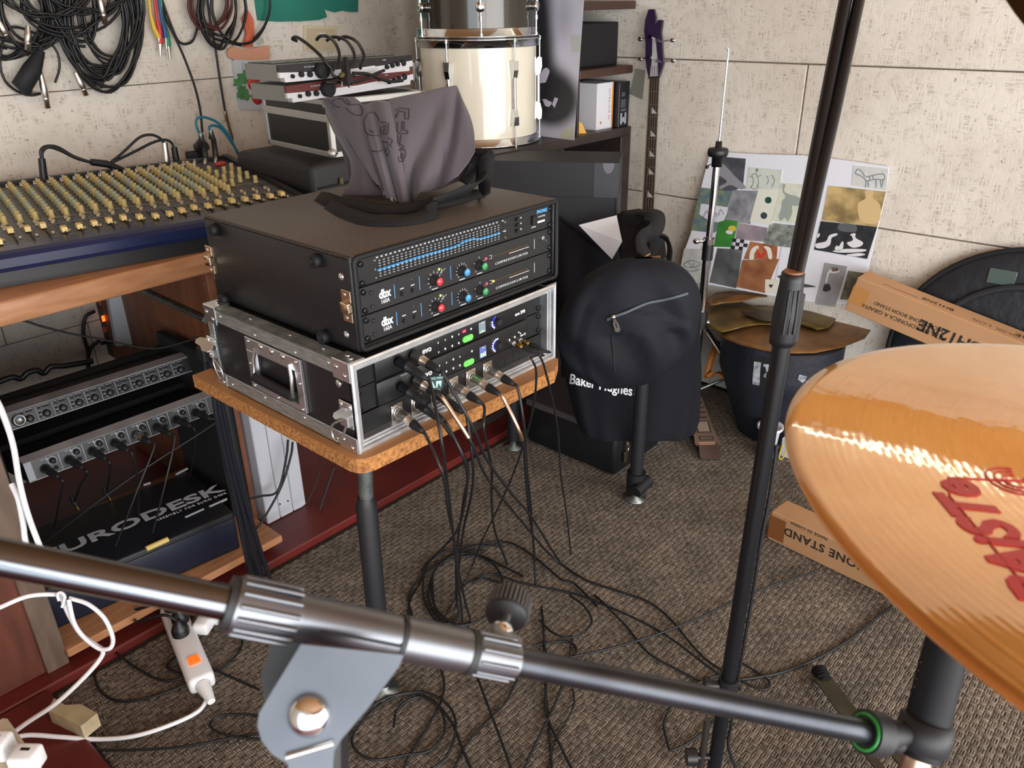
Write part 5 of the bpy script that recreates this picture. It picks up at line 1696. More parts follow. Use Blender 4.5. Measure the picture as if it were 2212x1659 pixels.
# ------------------------------------------------------------------ bookcase in the corner
SHELF = mat('dark_brown_shelf', '#3a302d', 0.42, var=(5, '#30282a', 5), stretch=(1, 7, 7))
SHELFI = mat('dark_brown_inside', '#2a2220', 0.55)
bk = thing('bookcase', 'dark brown bookcase in the corner carrying the drums and boxes', 'shelf', (1.55, 1.05, 0))
BX0, BX1, BY0, BY1 = 1.085, 2.035, 0.832, 1.29
g = G(); g.bb((BX0, BY0, 0.968), (BX1, BY1, 1.0), 0.002); wpart('top_board', g, SHELF, bk)
for z in (0.021, 0.33, 0.645):
    g = G(); g.bb((BX0 + 0.03, BY0 + 0.003, z), (BX1 - 0.03, BY1, z + 0.03), 0.002); wpart('shelf', g, SHELF, bk)
for x0, x1 in ((BX0, BX0 + 0.03), (1.555, 1.612), (BX1 - 0.066, BX1)):
    g = G(); g.bb((x0, BY0 + (0 if x0 != 1.555 else 0.002), 0.021), (x1, BY1, 0.968), 0.002); wpart('upright', g, SHELF, bk)
g = G(); g.bb((BX0 + 0.03, BY1 - 0.012, 0.05), (BX1 - 0.03, BY1 - 0.002, 0.968)); wpart('back_panel', g, SHELFI, bk)
# hutch above the right end
for z in (1.196, 1.418):
    g = G(); g.bb((1.70, BY0 + 0.005, z), (BX1, BY1, z + 0.028), 0.002); wpart('shelf', g, mat('red_brown_shelf', '#4a3128', 0.45, var=(5, '#3b2822', 5), stretch=(1, 7, 7)), bk)
g = G(); g.bb((1.688, BY0 + 0.005, 1.0), (1.70, BY1, 1.80), 0.001); wpart('upright', g, SHELF, bk)
g = G(); g.bb((1.70, BY1 - 0.012, 1.0), (BX1, BY1 - 0.002, 1.80)); wpart('back_panel', g, mat('brown_back', '#43302a', 0.6), bk)
ba = thing('black_amplifier', 'black amplifier box inside the upper bookcase compartment', 'amplifier', (1.86, 1.0, 1.225))
g = G(); g.bb((1.705, 0.90, 1.2245), (2.02, 1.2, 1.375), 0.004); wpart('body', g, BLKM, ba)
a = on_y(1368, 92, 0.885)
g = G(); g.tube([(a.x - 0.012, 0.897, a.z), (a.x - 0.010, 0.887, a.z), (a.x + 0.012, 0.887, a.z), (a.x + 0.014, 0.897, a.z)], 0.0035, 8); wpart('handle', g, CHROME, ba)

# ------------------------------------------------------------------ drums
DC = Vector((1.43, 1.075, 1.0))
FA = math.radians(223.6)
WSH = mat('cream_drum_wrap', '#e6e0cf', 0.16, coat=0.6)
DSH = mat('smoky_drum_wrap', '#36322c', 0.2, 0.35, coat=0.7)
HOOP = mat('chrome_hoop', '#cfd3d6', 0.12, 1.0)


def hoop(root, z, flip):
    g = G(T(DC.x, DC.y, z))
    pr = [(0.199, 0.0), (0.2065, 0.0), (0.208, 0.002), (0.208, 0.020), (0.213, 0.0225), (0.2135, 0.026), (0.208, 0.029), (0.206, 0.029), (0.204, 0.026), (0.202, 0.004)]
    if flip:
        pr = [(r, 0.029 - zz) for r, zz in pr][::-1]
    g.lathe(pr, 72)
    return wpart('hoop', g, HOOP, root)


def lug_pt(ang, r, z):
    a = FA + math.radians(ang)
    return Vector((DC.x + r * math.cos(a), DC.y + r * math.sin(a), z))


dr = thing('floor_tom', 'cream white floor tom drum standing on the bookcase under a dark drum', 'drum', DC)
g = G(T(DC.x, DC.y, 0)); g.lathe([(0.2, 1.012), (0.2, 1.335)], 72); wpart('shell', g, WSH, dr)
g = G(T(DC.x, DC.y, 0)); g.lathe([(0.0, 1.008), (0.2, 1.008), (0.203, 1.014)], 48); wpart('drum_head', g, WHT, dr)
hoop(dr, 1.0005, True); hoop(dr, 1.314, False)
for ang in (-88, -29, 34, 92, 152, 212):
    a = FA + math.radians(ang)
    er, et = Vector((math.cos(a), math.sin(a), 0)), Vector((-math.sin(a), math.cos(a), 0))
    M = lambda z: frame(lug_pt(ang, 0.2, z), et, er, (0, 0, 1))
    g = G()
    for zc, s in ((1.245, 1), (1.098, -1)):
        sec = [(0.010, 0.0, 0.022), (0.012, 0.006, 0.030), (0.011, 0.018, 0.028), (0.009, 0.020, 0.0), (0.008, 0.014, -0.024), (0.008, 0.0, -0.030)]
        vs = []
        for hw, out_, zz in sec:
            vs += [(-hw, out_, zz * s), (hw, out_, zz * s)]
        fs = [[2 * i, 2 * i + 1, 2 * i + 3, 2 * i + 2] for i in range(5)] + [[0, 2, 4, 6, 8, 10], [11, 9, 7, 5, 3, 1], [0, 10, 11, 1]]
        g.add(vs, fs, False, M(zc))
    g.tube([lug_pt(ang, 0.209, 1.12), lug_pt(ang, 0.209, 1.225)], 0.006, 10)
    lg = wpart('lug', g, CHROME, dr)
    g = G(); g.cyl(lug_pt(ang, 0.2125, 1.262), lug_pt(ang, 0.2125, 1.335), 0.0026, n=8); g.cyl(lug_pt(ang, 0.2125, 1.006), lug_pt(ang, 0.2125, 1.080), 0.0026, n=8)
    for z in (1.336, 1.003):
        g.cyl(lug_pt(ang, 0.2125, z - 0.006), lug_pt(ang, 0.2125, z + 0.006), 0.0055, n=8)
    wpart('tension_rods', g, STEEL, lg, kind='stuff')
a = FA + math.radians(-57)
g = G(frame(lug_pt(-57, 0.2005, 1.165), (-math.sin(a), math.cos(a), 0), (0, 0, 1), (math.cos(a), math.sin(a), 0))); g.box((0, 0, 0), (0.028, 0.030, 0.002), 0.0008); wpart('badge', g, mat('brass_badge', '#8f7440', 0.35, 0.8), dr, 'brass badge')
g = G(); g.cyl(lug_pt(-98, 0.222, 1.20), lug_pt(-98, 0.222, 1.262), 0.013, n=14); g.cyl(lug_pt(-98, 0.222, 1.05), lug_pt(-98, 0.222, 1.21), 0.006, n=10); wpart('leg_bracket', g, HOOP, dr)
d2 = thing('dark_drum', 'smoky dark drum stacked upside on the cream floor tom', 'drum', DC + Vector((0, 0, 0.344)))
g = G(T(DC.x, DC.y, 0)); g.lathe([(0.2, 1.36), (0.2, 1.78)], 72); wpart('shell', g, DSH, d2)
g = G(T(DC.x, DC.y, 0)); g.lathe([(0.0, 1.80), (0.2, 1.80), (0.2, 1.78)], 48); wpart('drum_head', g, WHT, d2)
hoop(d2, 1.3440, True); hoop(d2, 1.78, False)
for ang in (3, 64, -58, 124, 184, 244):
    g = G()
    a = FA + math.radians(ang)
    er = Vector((math.cos(a), math.sin(a), 0))
    for z in (1.435, 1.70):
        g.tube([lug_pt(ang, 0.198, z), lug_pt(ang, 0.208, z), lug_pt(ang, 0.214, z), lug_pt(ang, 0.222, z), lug_pt(ang, 0.224, z)], [0.014, 0.013, 0.0165, 0.0155, 0.006], 16)
    g.cyl(lug_pt(ang, 0.218, 1.435), lug_pt(ang, 0.218, 1.70), 0.0058, n=10)
    lg = wpart('tube_lug', g, CHROME, d2)
    g = G(); g.cyl(lug_pt(ang, 0.2155, 1.350), lug_pt(ang, 0.2165, 1.435), 0.0030, n=8); g.cyl(lug_pt(ang, 0.2155, 1.348), lug_pt(ang, 0.2155, 1.358), 0.006, n=8); g.cyl(lug_pt(ang, 0.2165, 1.395), lug_pt(ang, 0.2165, 1.408), 0.0055, n=8); wpart('tension_rod', g, CHROME, lg)

# ------------------------------------------------------------------ black and white poster, boxes
b0, b1 = on_z(1163, 294, 1.002), on_z(1240, 303, 1.002)
b0 = Vector((1.610, 0.960, 1.002)); b1 = Vector((1.618, 0.790, 1.002))
xd = (b1 - b0).normalized()
po = thing('photo_print', 'large black and white soft focus print leaning against the drums', 'print', M=frame(b0, xd, Vector((0.06, 0.0, 0.9)).normalized(), xd.cross(Vector((0.06, 0.0, 0.9)).normalized())))
PM = MW[po.name]
inv = PM.inverted()


def on_plane(px, py, M):
    n_ = M.to_3x3() @ Vector((0, 0, 1)); o_ = M.translation
    d_ = ray(px, py)
    t_ = (o_ - CAM).dot(n_) / d_.dot(n_)
    return M.inverted() @ (CAM + d_ * t_)


m = mat('grey_print_photo', '#c3c4d2', 0.6)
nt = m.node_tree
tc = nt.nodes.new('ShaderNodeTexCoord')
chain = lin('#bfc0cf')
prev = None
for (px, py, rx_, ry_, soft) in ((1190, 215, 0.125, 0.095, 0.30), (1150, 60, 0.085, 0.20, 0.40), (1158, 140, 0.080, 0.14, 0.45), (1172, 180, 0.10, 0.07, 0.6), (1218, 40, 0.03, 0.06, 0.9)):
    c0 = on_plane(px, py, PM)
    mp = nt.nodes.new('ShaderNodeMapping')
    mp.inputs['Location'].default_value = (-c0.x / rx_, -c0.y / ry_, 0)
    mp.inputs['Scale'].default_value = (1 / rx_, 1 / ry_, 0.0)
    nt.links.new(tc.outputs['Object'], mp.inputs[0])
    ln = nt.nodes.new('ShaderNodeVectorMath'); ln.operation = 'LENGTH'
    nt.links.new(mp.outputs[0], ln.inputs[0])
    rp_ = nt.nodes.new('ShaderNodeMapRange'); rp_.interpolation_type = 'SMOOTHSTEP'
    rp_.inputs['From Min'].default_value = 1 - soft; rp_.inputs['From Max'].default_value = 1 + soft
    rp_.inputs['To Min'].default_value = 0.97 if soft < 0.7 else 0.25; rp_.inputs['To Max'].default_value = 0.0
    nt.links.new(ln.outputs['Value'], rp_.inputs['Value'])
    mxn = nt.nodes.new('ShaderNodeMixRGB')
    nt.links.new(rp_.outputs[0], mxn.inputs[0])
    if prev is None:
        mxn.inputs[1].default_value = chain
    else:
        nt.links.new(prev, mxn.inputs[1])
    mxn.inputs[2].default_value = lin('#15151a')
    prev = mxn.outputs[0]
nt.links.new(prev, bsdf(m).inputs['Base Color'])
q = [on_plane(x, y, PM) for x, y in ((1130, 290), (1240, 303), (1243, 262), (1250, 160), (1262, -5), (1266, -60), (1150, -60))]
g = G(); g.prism([(v.x, v.y) for v in q], -0.0015, 0.0)
g.f = g.f
part('sheet', g, m, po)
for nm, pts, col in (('pale_patch', [(1175, 148), (1182, 146), (1187, 151), (1187, 157), (1179, 178), (1166, 180), (1160, 172)], '#b9b3c4'), ('pale_patch', [(1172, 214), (1180, 214), (1187, 219), (1191, 219), (1192, 224), (1186, 231), (1178, 229)], '#b5b0c2'), ('pale_patch', [(1199, 210), (1206, 213), (1198, 233), (1193, 225)], '#b5b0c2'), ('tape', [(1235, 76), (1256, 76), (1254, 112), (1237, 112)], '#b3b8b6'), ('tape', [(1215, 282), (1241, 272), (1240, 302), (1212, 297)], '#b9bba8')):
    q = [on_plane(x, y, PM) for x, y in pts]
    g = G(); g.prism([(v.x, v.y) for v in q], 0.0, 0.0008)
    part(nm, g, mat(nm + col[1:], col, 0.6), po)
# white product box with orange marks
wb = thing('white_box', 'white product box with small orange triangle beside the leaning print', 'box', (1.9, 0.92, 1.0))
c0 = on_z(1287, 282, 1.0005)
wx = [(c0.x, c0.y), (1.955, 0.870), (1.955, 1.0), (1.70, 1.06)]
g = G(); vs = [(x, y, z) for z in (1.0005, 1.168) for x, y in [(c0.x, c0.y), (1.953, 0.868), (1.953, 0.99), (1.845, 0.99)]]
g.add(vs, [[0, 1, 5, 4], [1, 2, 6, 5], [2, 3, 7, 6], [4, 5, 6, 7], [3, 2, 1, 0], [3, 0, 4, 7]])
wpart('carton', g, mat('white_card', '#dcdde4', 0.5), wb)
ORG = mat('orange_print', '#d58a2a', 0.5)
g = G(); g.bb((1.947, 0.8665, 1.004), (1.9535, 0.8685, 1.166)); wpart('orange_edge', g, ORG, wb)
yp = c0.y - 0.0008
xl = c0.x
Mw = frame((c0.x - 0.0006, 0.928, 1.024), (0, -1, 0), (0, 0, 1), (-1, 0, 0))
g = G(); g.prism([(-0.018, -0.008), (0.018, -0.008), (0, 0.016)], 0, 0.0006, Mw); g.box((0, -0.013, 0.0), (0.03, 0.0025, 0.0008), M=None) if False else None
wpart('orange_triangle', g, ORG, wb)
Mr = frame((1.93, 0.8675, 1.09), (0, 0, -1), (1, 0, 0), (0, -1, 0))
g = G(); g.text('ULTRA-MIX 24', 0.014, Mr, spacing=1.3); wpart('lettering', g, ORG, wb)
g = G(); g.prism([(1.876, 1.020), (1.884, 1.026), (1.876, 1.032)], 0.0, 0.001, Matrix(((1, 0, 0, 0), (0, 0, 1, 0.8665), (0, 1, 0, 0), (0, 0, 0, 1)))); wpart('orange_mark', g, ORG, wb)
yb = on_z(1247, 276, 1.0005)
g = G(); g.prism([(0, 0), (0.045, 0.0), (0.028, 0.035), (0.002, 0.055)], 0, 0.03, frame((1.752, 0.905, 1.0008), (0.8, -0.6, 0), (0, 0, 1), (-0.6, -0.8, 0)))
solo('yellow_packet', g, mat('yellow_packet', '#e0a82c', 0.5), 'yellow packet squeezed between the leaning print and the white box', 'packet')
mb = thing('dark_box', 'dark product box with upside down white M beside the white box', 'box', (1.99, 0.9, 1.0))
g = G(); g.bb((1.962, 0.845, 1.0005), (2.032, 1.1, 1.166), 0.002); wpart('carton', g, mat('dark_card', '#1b1e24', 0.4), mb)
g = G(); g.text('M', 0.052, frame((1.994, 0.8445, 1.034), (-1, 0, 0), (0, 0, -1), (0, -1, 0)), bold=0.003); wpart('lettering', g, mat('pale_print', '#aeb6c0', 0.5), mb)
g = G(); g.text('AUDIO', 0.011, frame((1.993, 0.8445, 1.064), (-1, 0, 0), (0, 0, -1), (0, -1, 0))); g.text('CE', 0.018, frame((1.99, 0.8445, 1.122), (-1, 0, 0), (0, 0, -1), (0, -1, 0)))
for k in range(5):
    g.box((1.99, 0.8447, 1.076 + k * 0.006), (0.03, 0.0008, 0.0018))
wpart('print', g, mat('grey_print', '#8f939a', 0.6), mb)
q = [on_x(x, y, X2 - 0.003) for x, y in ((1373, 148), (1394, 152), (1388, 215), (1360, 203))]
g = G(); g.add([tuple(p) for p in q] + [tuple(p + Vector((0.002, 0, 0))) for p in q], [[0, 1, 2, 3], [7, 6, 5, 4], [0, 4, 5, 1], [1, 5, 6, 2], [2, 6, 7, 3], [3, 7, 4, 0]])
solo('grey_paper', g, mat('grey_green_paper', '#8b8b80', 0.7), 'grey-green paper on the wall behind the bass neck', 'paper')

# dark storage box in front of the bookcase
s0, s1 = on_z(1060, 347, 0.995), on_z(1338, 352, 0.995)
xd = (s1 - s0).normalized(); bd = Vector((-xd.y, xd.x, 0))
sb_ = thing('storage_box', 'large dark grey lidded cardboard box behind the upper rack case', 'box', M=frame((s0.x, s0.y, 0.737), xd, bd, (0, 0, 1)))
Ls = (s1 - s0).length
CARD = mat('charcoal_card', '#26282d', 0.6)
CARG = mat('charcoal_card_side', '#3b3c42', 0.55)
g = G(); g.bb((-0.16, 0.004, 0), (Ls - 0.004, 0.20, 0.250)); part('body', g, CARD, sb_)
g = G(); g.bb((-0.164, 0.0, 0.150), (Ls, 0.204, 0.258), 0.001); part('lid', g, CARD, sb_)
xs_ = Ls * (1285 - 1060) / (1338 - 1060)
g = G(); g.bb((xs_, -0.0015, 0.150), (Ls + 0.0006, 0.0, 0.257)); part('grey_panel', g, CARG, sb_, 'lighter grey end panel')
pts = [(0.018 * math.cos(a) + (xs_ + Ls) / 2 + 0.006, 0.257 + 0.032 * math.sin(a)) for a in [PI + PI * i / 10 for i in range(11)]]
g = G(); g.prism(pts, 0.0016, 0.0022, Matrix(((1, 0, 0, 0), (0, 0, -1, 0), (0, 1, 0, 0), (0, 0, 0, 1)))); part('thumb_notch', g, mat('notch_grey', '#6a6a72', 0.6), sb_)
g = G(); g.bb((Ls - 0.004, -0.001, 0.0), (Ls + 0.0006, 0.2, 0.150)); part('end_panel', g, CARG, sb_)

# ------------------------------------------------------------------ stack right of the console: soft case, flight case, two rack devices
cs = thing('black_case', 'soft black equipment case on the desk under the small flight case', 'case', (0.82, 1.12, 0.886))
g = G(); g.bb((0.60, 0.95, 0.886), (1.06, 1.34, 1.046), 0.022, 3); wpart('body', g, mat('black_nylon', '#1b1b1e', 0.55, bump=(120, 0.3, 0.001)), cs)
g = G(); g.tube(spline([(0.62, 0.947, 0.975), (0.82, 0.945, 0.978), (1.04, 0.947, 0.975)], 6), 0.003, 6); wpart('zip', g, BLKM, cs)
g = G(); g.box((0.70, 0.944, 0.985), (0.014, 0.006, 0.02), 0.002); wpart('zip_pull', g, mat('olive_tab', '#56502f', 0.5), cs)
f2M = T(0.700, 0.972, 1.0465) @ RZ(math.radians(-5))
f2 = thing('small_flight_case', 'small black and aluminium flight case on the desk under two rack devices', 'rack case', M=f2M)
Lw, Ld, Lh = 0.345, 0.385, 0.160
g = G(); g.bb((0.004, 0.004, 0.004), (Lw - 0.004, Ld - 0.004, Lh - 0.004)); part('shell', g, LAM, f2)
ED2 = mat('satin_aluminium', '#c9cac8', 0.45, 0.85)
e_ = 0.016
for a in (0, 1):
    for b in (0, 1):
        x0, y0, z0 = (0, Lw - e_)[a], (0, Ld - e_)[a], (0, Lh - e_)[b]
        for lo, hi in (((0, (0, Ld - e_)[a], z0), (Lw, (0, Ld - e_)[a] + e_, z0 + e_)), ((x0, 0, z0), (x0 + e_, Ld, z0 + e_)), ((x0, (0, Ld - e_)[b], 0), (x0 + e_, (0, Ld - e_)[b] + e_, Lh))):
            g = G(); g.bb(lo, hi, 0.0015); part('edge_profile', g, ED2, f2)
g = G(); g.bb((-0.001, 0.0, 0.098), (0.003, Ld, 0.120), 0.0008); g.bb((0, -0.001, 0.098), (Lw, 0.003, 0.112), 0.0008); part('lid_band', g, ED2, f2)
for x in (0, Lw):
    for z in (0.014, Lh - 0.014):
        g = G(); g.ball((x, 0.002, z), (0.014, 0.014, 0.014), 12, 8); part('corner', g, ED2, f2)
        g = G(); g.ball((x + (0.008 if x == 0 else -0.008), -0.012, z), (0.003, 0.002, 0.003), 8, 6); part('rivet', g, BLKM, f2)


def preamp_box(name, label, M, band, x_off):
    r = thing(name, label, 'rack device', M=M)
    Hh = 0.044
    g = G(); g.bb((0.010, 0.004, 0.001), (0.473, 0.17, Hh - 0.001), 0.001); part('chassis', g, mat('device_grey', '#8d8f8b', 0.45, 0.3), r)
    # upper dark band and lower silver fascia with a wavy border
    n_ = 24
    wave = [(0.483 * i / n_, 0.026 - 0.0085 * math.sin(PI * i / n_) + 0.003 * (i / n_)) for i in range(n_ + 1)]
    MF = Matrix(((1, 0, 0, 0), (0, 0, -1, 0), (0, 1, 0, 0), (0, 0, 0, 1)))
    g = G(); g.prism([(x, z) for x, z in wave] + [(0.483, Hh), (0.0, Hh)], -0.004, 0.004, MF)
    part('band', g, band, r)
    g = G(); g.prism([(0.0, 0.012), (0.014, 0.012), (0.016, 0.0), (0.467, 0.0), (0.469, 0.012), (0.483, 0.012)] + [(x, z - 0.0004) for x, z in wave[::-1]], -0.004, 0.0055, MF)
    part('fascia', g, mat('silver_fascia', '#d4d6dc', 0.4, 0.3), r)
    for x, z, rr, dp in ((0.135, 0.022, 0.021, 0.018), (0.040, 0.014, 0.0055, 0.006), (0.068, 0.017, 0.0075, 0.008), (0.096, 0.015, 0.0075, 0.008), (0.375, 0.0165, 0.0065, 0.008), (0.397, 0.019, 0.0065, 0.008), (0.418, 0.022, 0.0065, 0.008), (0.445, 0.024, 0.0095, 0.003)):
        g = G(); g.lathe([(rr, 0), (rr * 0.96, dp), (rr * 0.8, dp + 0.001), (0, dp + 0.001)], 22, frame((x, -0.0052, z), (1, 0, 0), (0, 0, 1), (0, -1, 0)))
        part('knob' if rr < 0.02 else 'large_knob', g, BLKM, r)
    g = G(); g.text('MIC PRE AMP', 0.006, T(0.10, -0.0045, 0.034) @ FRONT); g.text('TUBE', 0.006, T(0.37, -0.0045, 0.036) @ FRONT)
    part('lettering', g, mat('pale_print', '#aeb6c0', 0.5), r)
    g = G(); g.tube([(0.17, -0.006, 0.0195), (0.25, -0.006, 0.018), (0.33, -0.006, 0.0215)], 0.0022, 6); part('trim', g, WHT, r)
    return r


pa2, pb2 = on_y(612, 212, 0.985), on_y(597, 153, 0.985)
r2 = preamp_box('red_banded_device', 'silver rack device with dark red band, lower of two on the small flight case', T(0.578, 0.985, 1.2085) @ RZ(math.radians(3)) @ RYm(math.radians(-1.5)), mat('dark_red_band', '#5e2426', 0.4), 0)
r1 = preamp_box('black_banded_device', 'silver rack device with black band and patterned lid, topmost of the stack', T(0.558, 0.980, 1.262) @ RZ(math.radians(1)), mat('black_band', '#1d1c22', 0.35), 0)
g = G(); g.bb((0.02, 0.05, 0.0435), (0.463, 0.165, 0.0450), 0.0005); part('lid_panel', g, mat('dark_teal_edge', '#27413f', 0.5), r1)
LIDP = mat('speckled_lid_print', '#a9b1bb', 0.6, var=(85, '#3a3f46', 3))
g = G(); g.bb((0.03, 0.062, 0.0450), (0.455, 0.155, 0.0454)); part('lid_print', g, LIDP, r1, 'pale speckled print')
# the power lead lying over both devices
pl_ = thing('power_lead', 'black power lead draped in loops over the two rack devices', 'cable', on_y(740, 120, 0.95))


def sp3(lst):
    return [on_y(x, y, yy) for x, y, yy in lst]


loops = [[(640, 88, 1.10), (632, 84, 1.08), (640, 80, 1.06), (660, 92, 1.02), (690, 118, 0.968), (708, 140, 0.950), (718, 152, 0.945)],
         [(684, 86, 1.10), (692, 78, 1.08), (710, 80, 1.06), (725, 95, 1.0), (733, 118, 0.962), (728, 140, 0.946), (718, 152, 0.942)],
         [(705, 88, 1.10), (720, 80, 1.08), (745, 86, 1.04), (762, 108, 0.98), (765, 130, 0.950), (752, 152, 0.940)],
         [(730, 86, 1.10), (745, 79, 1.08), (768, 88, 1.04), (782, 108, 0.98), (786, 125, 0.955), (778, 148, 0.940)],
         [(704, 178, 0.94), (730, 178, 0.935), (770, 176, 0.935), (795, 168, 0.94), (810, 160, 0.945), (830, 152, 0.95)],
         [(762, 158, 0.94), (795, 160, 0.94), (820, 170, 0.945), (845, 176, 0.955), (870, 174, 0.96)],
         [(715, 150, 0.94), (722, 165, 0.936), (745, 168, 0.934), (765, 162, 0.936)]]
for lp in loops:
    g = G(); g.tube(spline(sp3(lp), 6), 0.0046, 8)
    wpart('cord', g, CAB, pl_)
g = G(); g.tube(sp3([(746, 125, 0.935), (747, 148, 0.925), (748, 165, 0.92), (748, 180, 0.915)]), [0.007, 0.011, 0.016, 0.017], 14)
plg = wpart('plug', g, BLK, pl_)
g = G(); g.cyl(on_y(739, 176, 0.915), on_y(738, 188, 0.908), 0.003, n=8); g.cyl(on_y(754, 176, 0.915), on_y(754, 188, 0.908), 0.003, n=8)
wpart('pins', g, CHROME, plg, kind='stuff')
g = G(); g.ball(on_y(740, 163, 0.92), (0.012, 0.01, 0.009), 10, 8); wpart('collar', g, mat('olive_tab', '#56502f', 0.5), plg)

# ------------------------------------------------------------------ bass guitar in the corner
nb = on_x(1400, 450, 1.905); nt_ = on_x(1414, 168, 1.985)
ax = (nt_ - nb).normalized()
side = Vector((0.10, -1, 0)); side = (side - ax * side.dot(ax)).normalized()
nrm = side.cross(ax)
if nrm.x > 0:
    nrm = -nrm
bg = thing('bass_guitar', 'purple headed bass guitar leaning in the corner by the bookcase', 'guitar', M=frame(nt_, side, ax, nrm))
PUR = mat('dark_purple_lacquer', '#2d1f3c', 0.25, coat=0.5)
Lk = 0.86
g = G(); g.prism([(-0.0195, 0.0), (0.0195, 0.0), (0.026, -Lk), (-0.026, -Lk)], 0.0, 0.006); part('fretboard', g, mat('rosewood', '#3d2b24', 0.5), bg)
g = G(); g.grid(lambda u, v: ((0.019 + 0.007 * v) * math.cos(PI * u), -Lk * v, -0.018 * math.sin(PI * u)), 9, 8); part('neck', g, mat('neck_wood', '#8a7a63', 0.5), bg)
g = G(); g.prism([(-0.0215, 0.0), (-0.0175, 0.0), (-0.0235, -Lk), (-0.0275, -Lk)], 0.0012, 0.0064); part('binding', g, mat('ivory_binding', '#b9ad95', 0.4), bg)
fr = None
y = 0
for k in range(1, 21):
    y = -0.864 * (1 - 2 ** (-k / 12))
    hw = 0.0195 + 0.0065 * (-y / Lk)
    g = G(); g.bb((-hw, y - 0.0008, 0.006), (hw, y + 0.0008, 0.0070)); part('fret', g, mat('fret_metal', '#8d8a84', 0.45, 0.8), bg)
    if k in (3, 5, 7, 9, 12, 15, 17, 19):
        y0 = -0.864 * (1 - 2 ** (-(k - 1) / 12))
        ym = (y + y0) / 2
        g = G(); g.prism([(-hw * 0.1, ym - 0.011), (hw * 0.95, ym - 0.011), (-hw * 0.1, ym + 0.012)], 0.0058, 0.0064); part('inlay', g, mat('pearl_inlay', '#c9c9c4', 0.3), bg)
for q in range(4):
    g = G(); g.tube([(-0.0145 + q * 0.0097, 0.04, 0.011), (-0.014 + q * 0.0093, 0.0, 0.0095), (-0.019 + q * 0.0127, -Lk - 0.06, 0.012)], 0.0008, 5); part('string', g, mat('bass_string', '#6d6a66', 0.5, 0.8), bg)
g = G(); g.prism([(-0.020, 0.0), (0.020, 0.0), (0.030, 0.028), (0.036, 0.05), (0.030, 0.085), (0.026, 0.12), (0.020, 0.155), (0.024, 0.195), (0.006, 0.196), (-0.004, 0.182), (-0.004, 0.21), (-0.012, 0.235), (-0.034, 0.236), (-0.046, 0.20), (-0.048, 0.165), (-0.040, 0.12), (-0.038, 0.07), (-0.030, 0.03)], -0.006, 0.008); hs = part('headstock', g, PUR, bg)
g = G(); g.prism([(-0.014, 0.004), (0.017, 0.004), (0.012, 0.06), (0.000, 0.135), (-0.012, 0.140), (-0.010, 0.07)], 0.008, 0.0092); part('truss_cover', g, mat('grey_pickguard', '#a9a9ad', 0.4), bg)
g = G(); g.bb((-0.021, -0.003, 0.004), (0.021, 0.002, 0.011)); part('nut', g, BLKM, bg)
for q, (x, y) in enumerate(((-0.020, 0.070), (-0.024, 0.140), (0.026, 0.055), (0.020, 0.125))):
    g = G(); g.cyl((x * 0.7, y, 0.008), (x * 0.7, y, 0.019), 0.0062, n=12); s_ = -1 if x < 0 else 1
    g.cyl((x, y, 0.0), (x + s_ * 0.035, y, -0.002), 0.003, n=8); g.ball((x + s_ * 0.043, y, -0.002), (0.011, 0.009, 0.004), 12, 8)
    part('tuning_peg', g, CHROME, bg)
body = [(-0.04, 0.0), (0.05, 0.02), (0.10, 0.09), (0.13, 0.05), (0.15, -0.04), (0.13, -0.13), (0.17, -0.24), (0.14, -0.34), (0.0, -0.37), (-0.14, -0.34), (-0.17, -0.24), (-0.13, -0.12), (-0.15, -0.02), (-0.12, 0.05), (-0.08, 0.03)]
g = G(); g.prism([(p.x, p.y) for p in spline([(x, y, 0) for x, y in body], 4, True)], -0.03, 0.004, T(0, -Lk - 0.02, 0)); part('body', g, PUR, bg)
from mathutils.bvhtree import BVHTree


def bvh_of(g):
    return BVHTree.FromPolygons([tuple(p) for p in g.v], g.f)


def press(bv, px, py, lift=0.0015):
    d_ = ray(px, py).normalized()
    hit, nrm_, _, _ = bv.ray_cast(CAM, d_)
    if hit is None:
        return None
    if nrm_.dot(d_) > 0:
        nrm_ = -nrm_
    return hit + nrm_ * lift


# ------------------------------------------------------------------ soft bags right of the rack
TOTE = mat('navy_black_canvas', '#14151c', 0.85, bump=(240, 0.35, 0.0015), spec=0.2)
TOTE2 = mat('navy_black_backpack', '#15171f', 0.7, bump=(150, 0.3, 0.0015), spec=0.25)
rr_ = Vector((0.661, -0.750, 0)); vv_ = Vector((0.75, 0.661, 0))


def px_axis(px, d_, z):
    """point at camera distance d_ with the given height on the column of px"""
    lo = None
    for k in range(80):
        py = 300 + k * 9
        p = at_d(px, py, d_)
        if lo is None or abs(p.z - z) < abs(lo.z - z):
            lo = p
    return lo


levels = [(0.180, 1380, 0.150, 0.060), (0.186, 1378, 0.185, 0.085), (0.22, 1376, 0.200, 0.095), (0.35, 1366, 0.222, 0.105), (0.50, 1352, 0.238, 0.105), (0.64, 1338, 0.232, 0.10), (0.74, 1325, 0.20, 0.09), (0.80, 1315, 0.175, 0.08)]
cent = []
for z, px, a, b in levels:
    c0 = px_axis(px, 2.61, z)
    cent.append((Vector((c0.x, c0.y, z)), a, b))
tg_ = G()


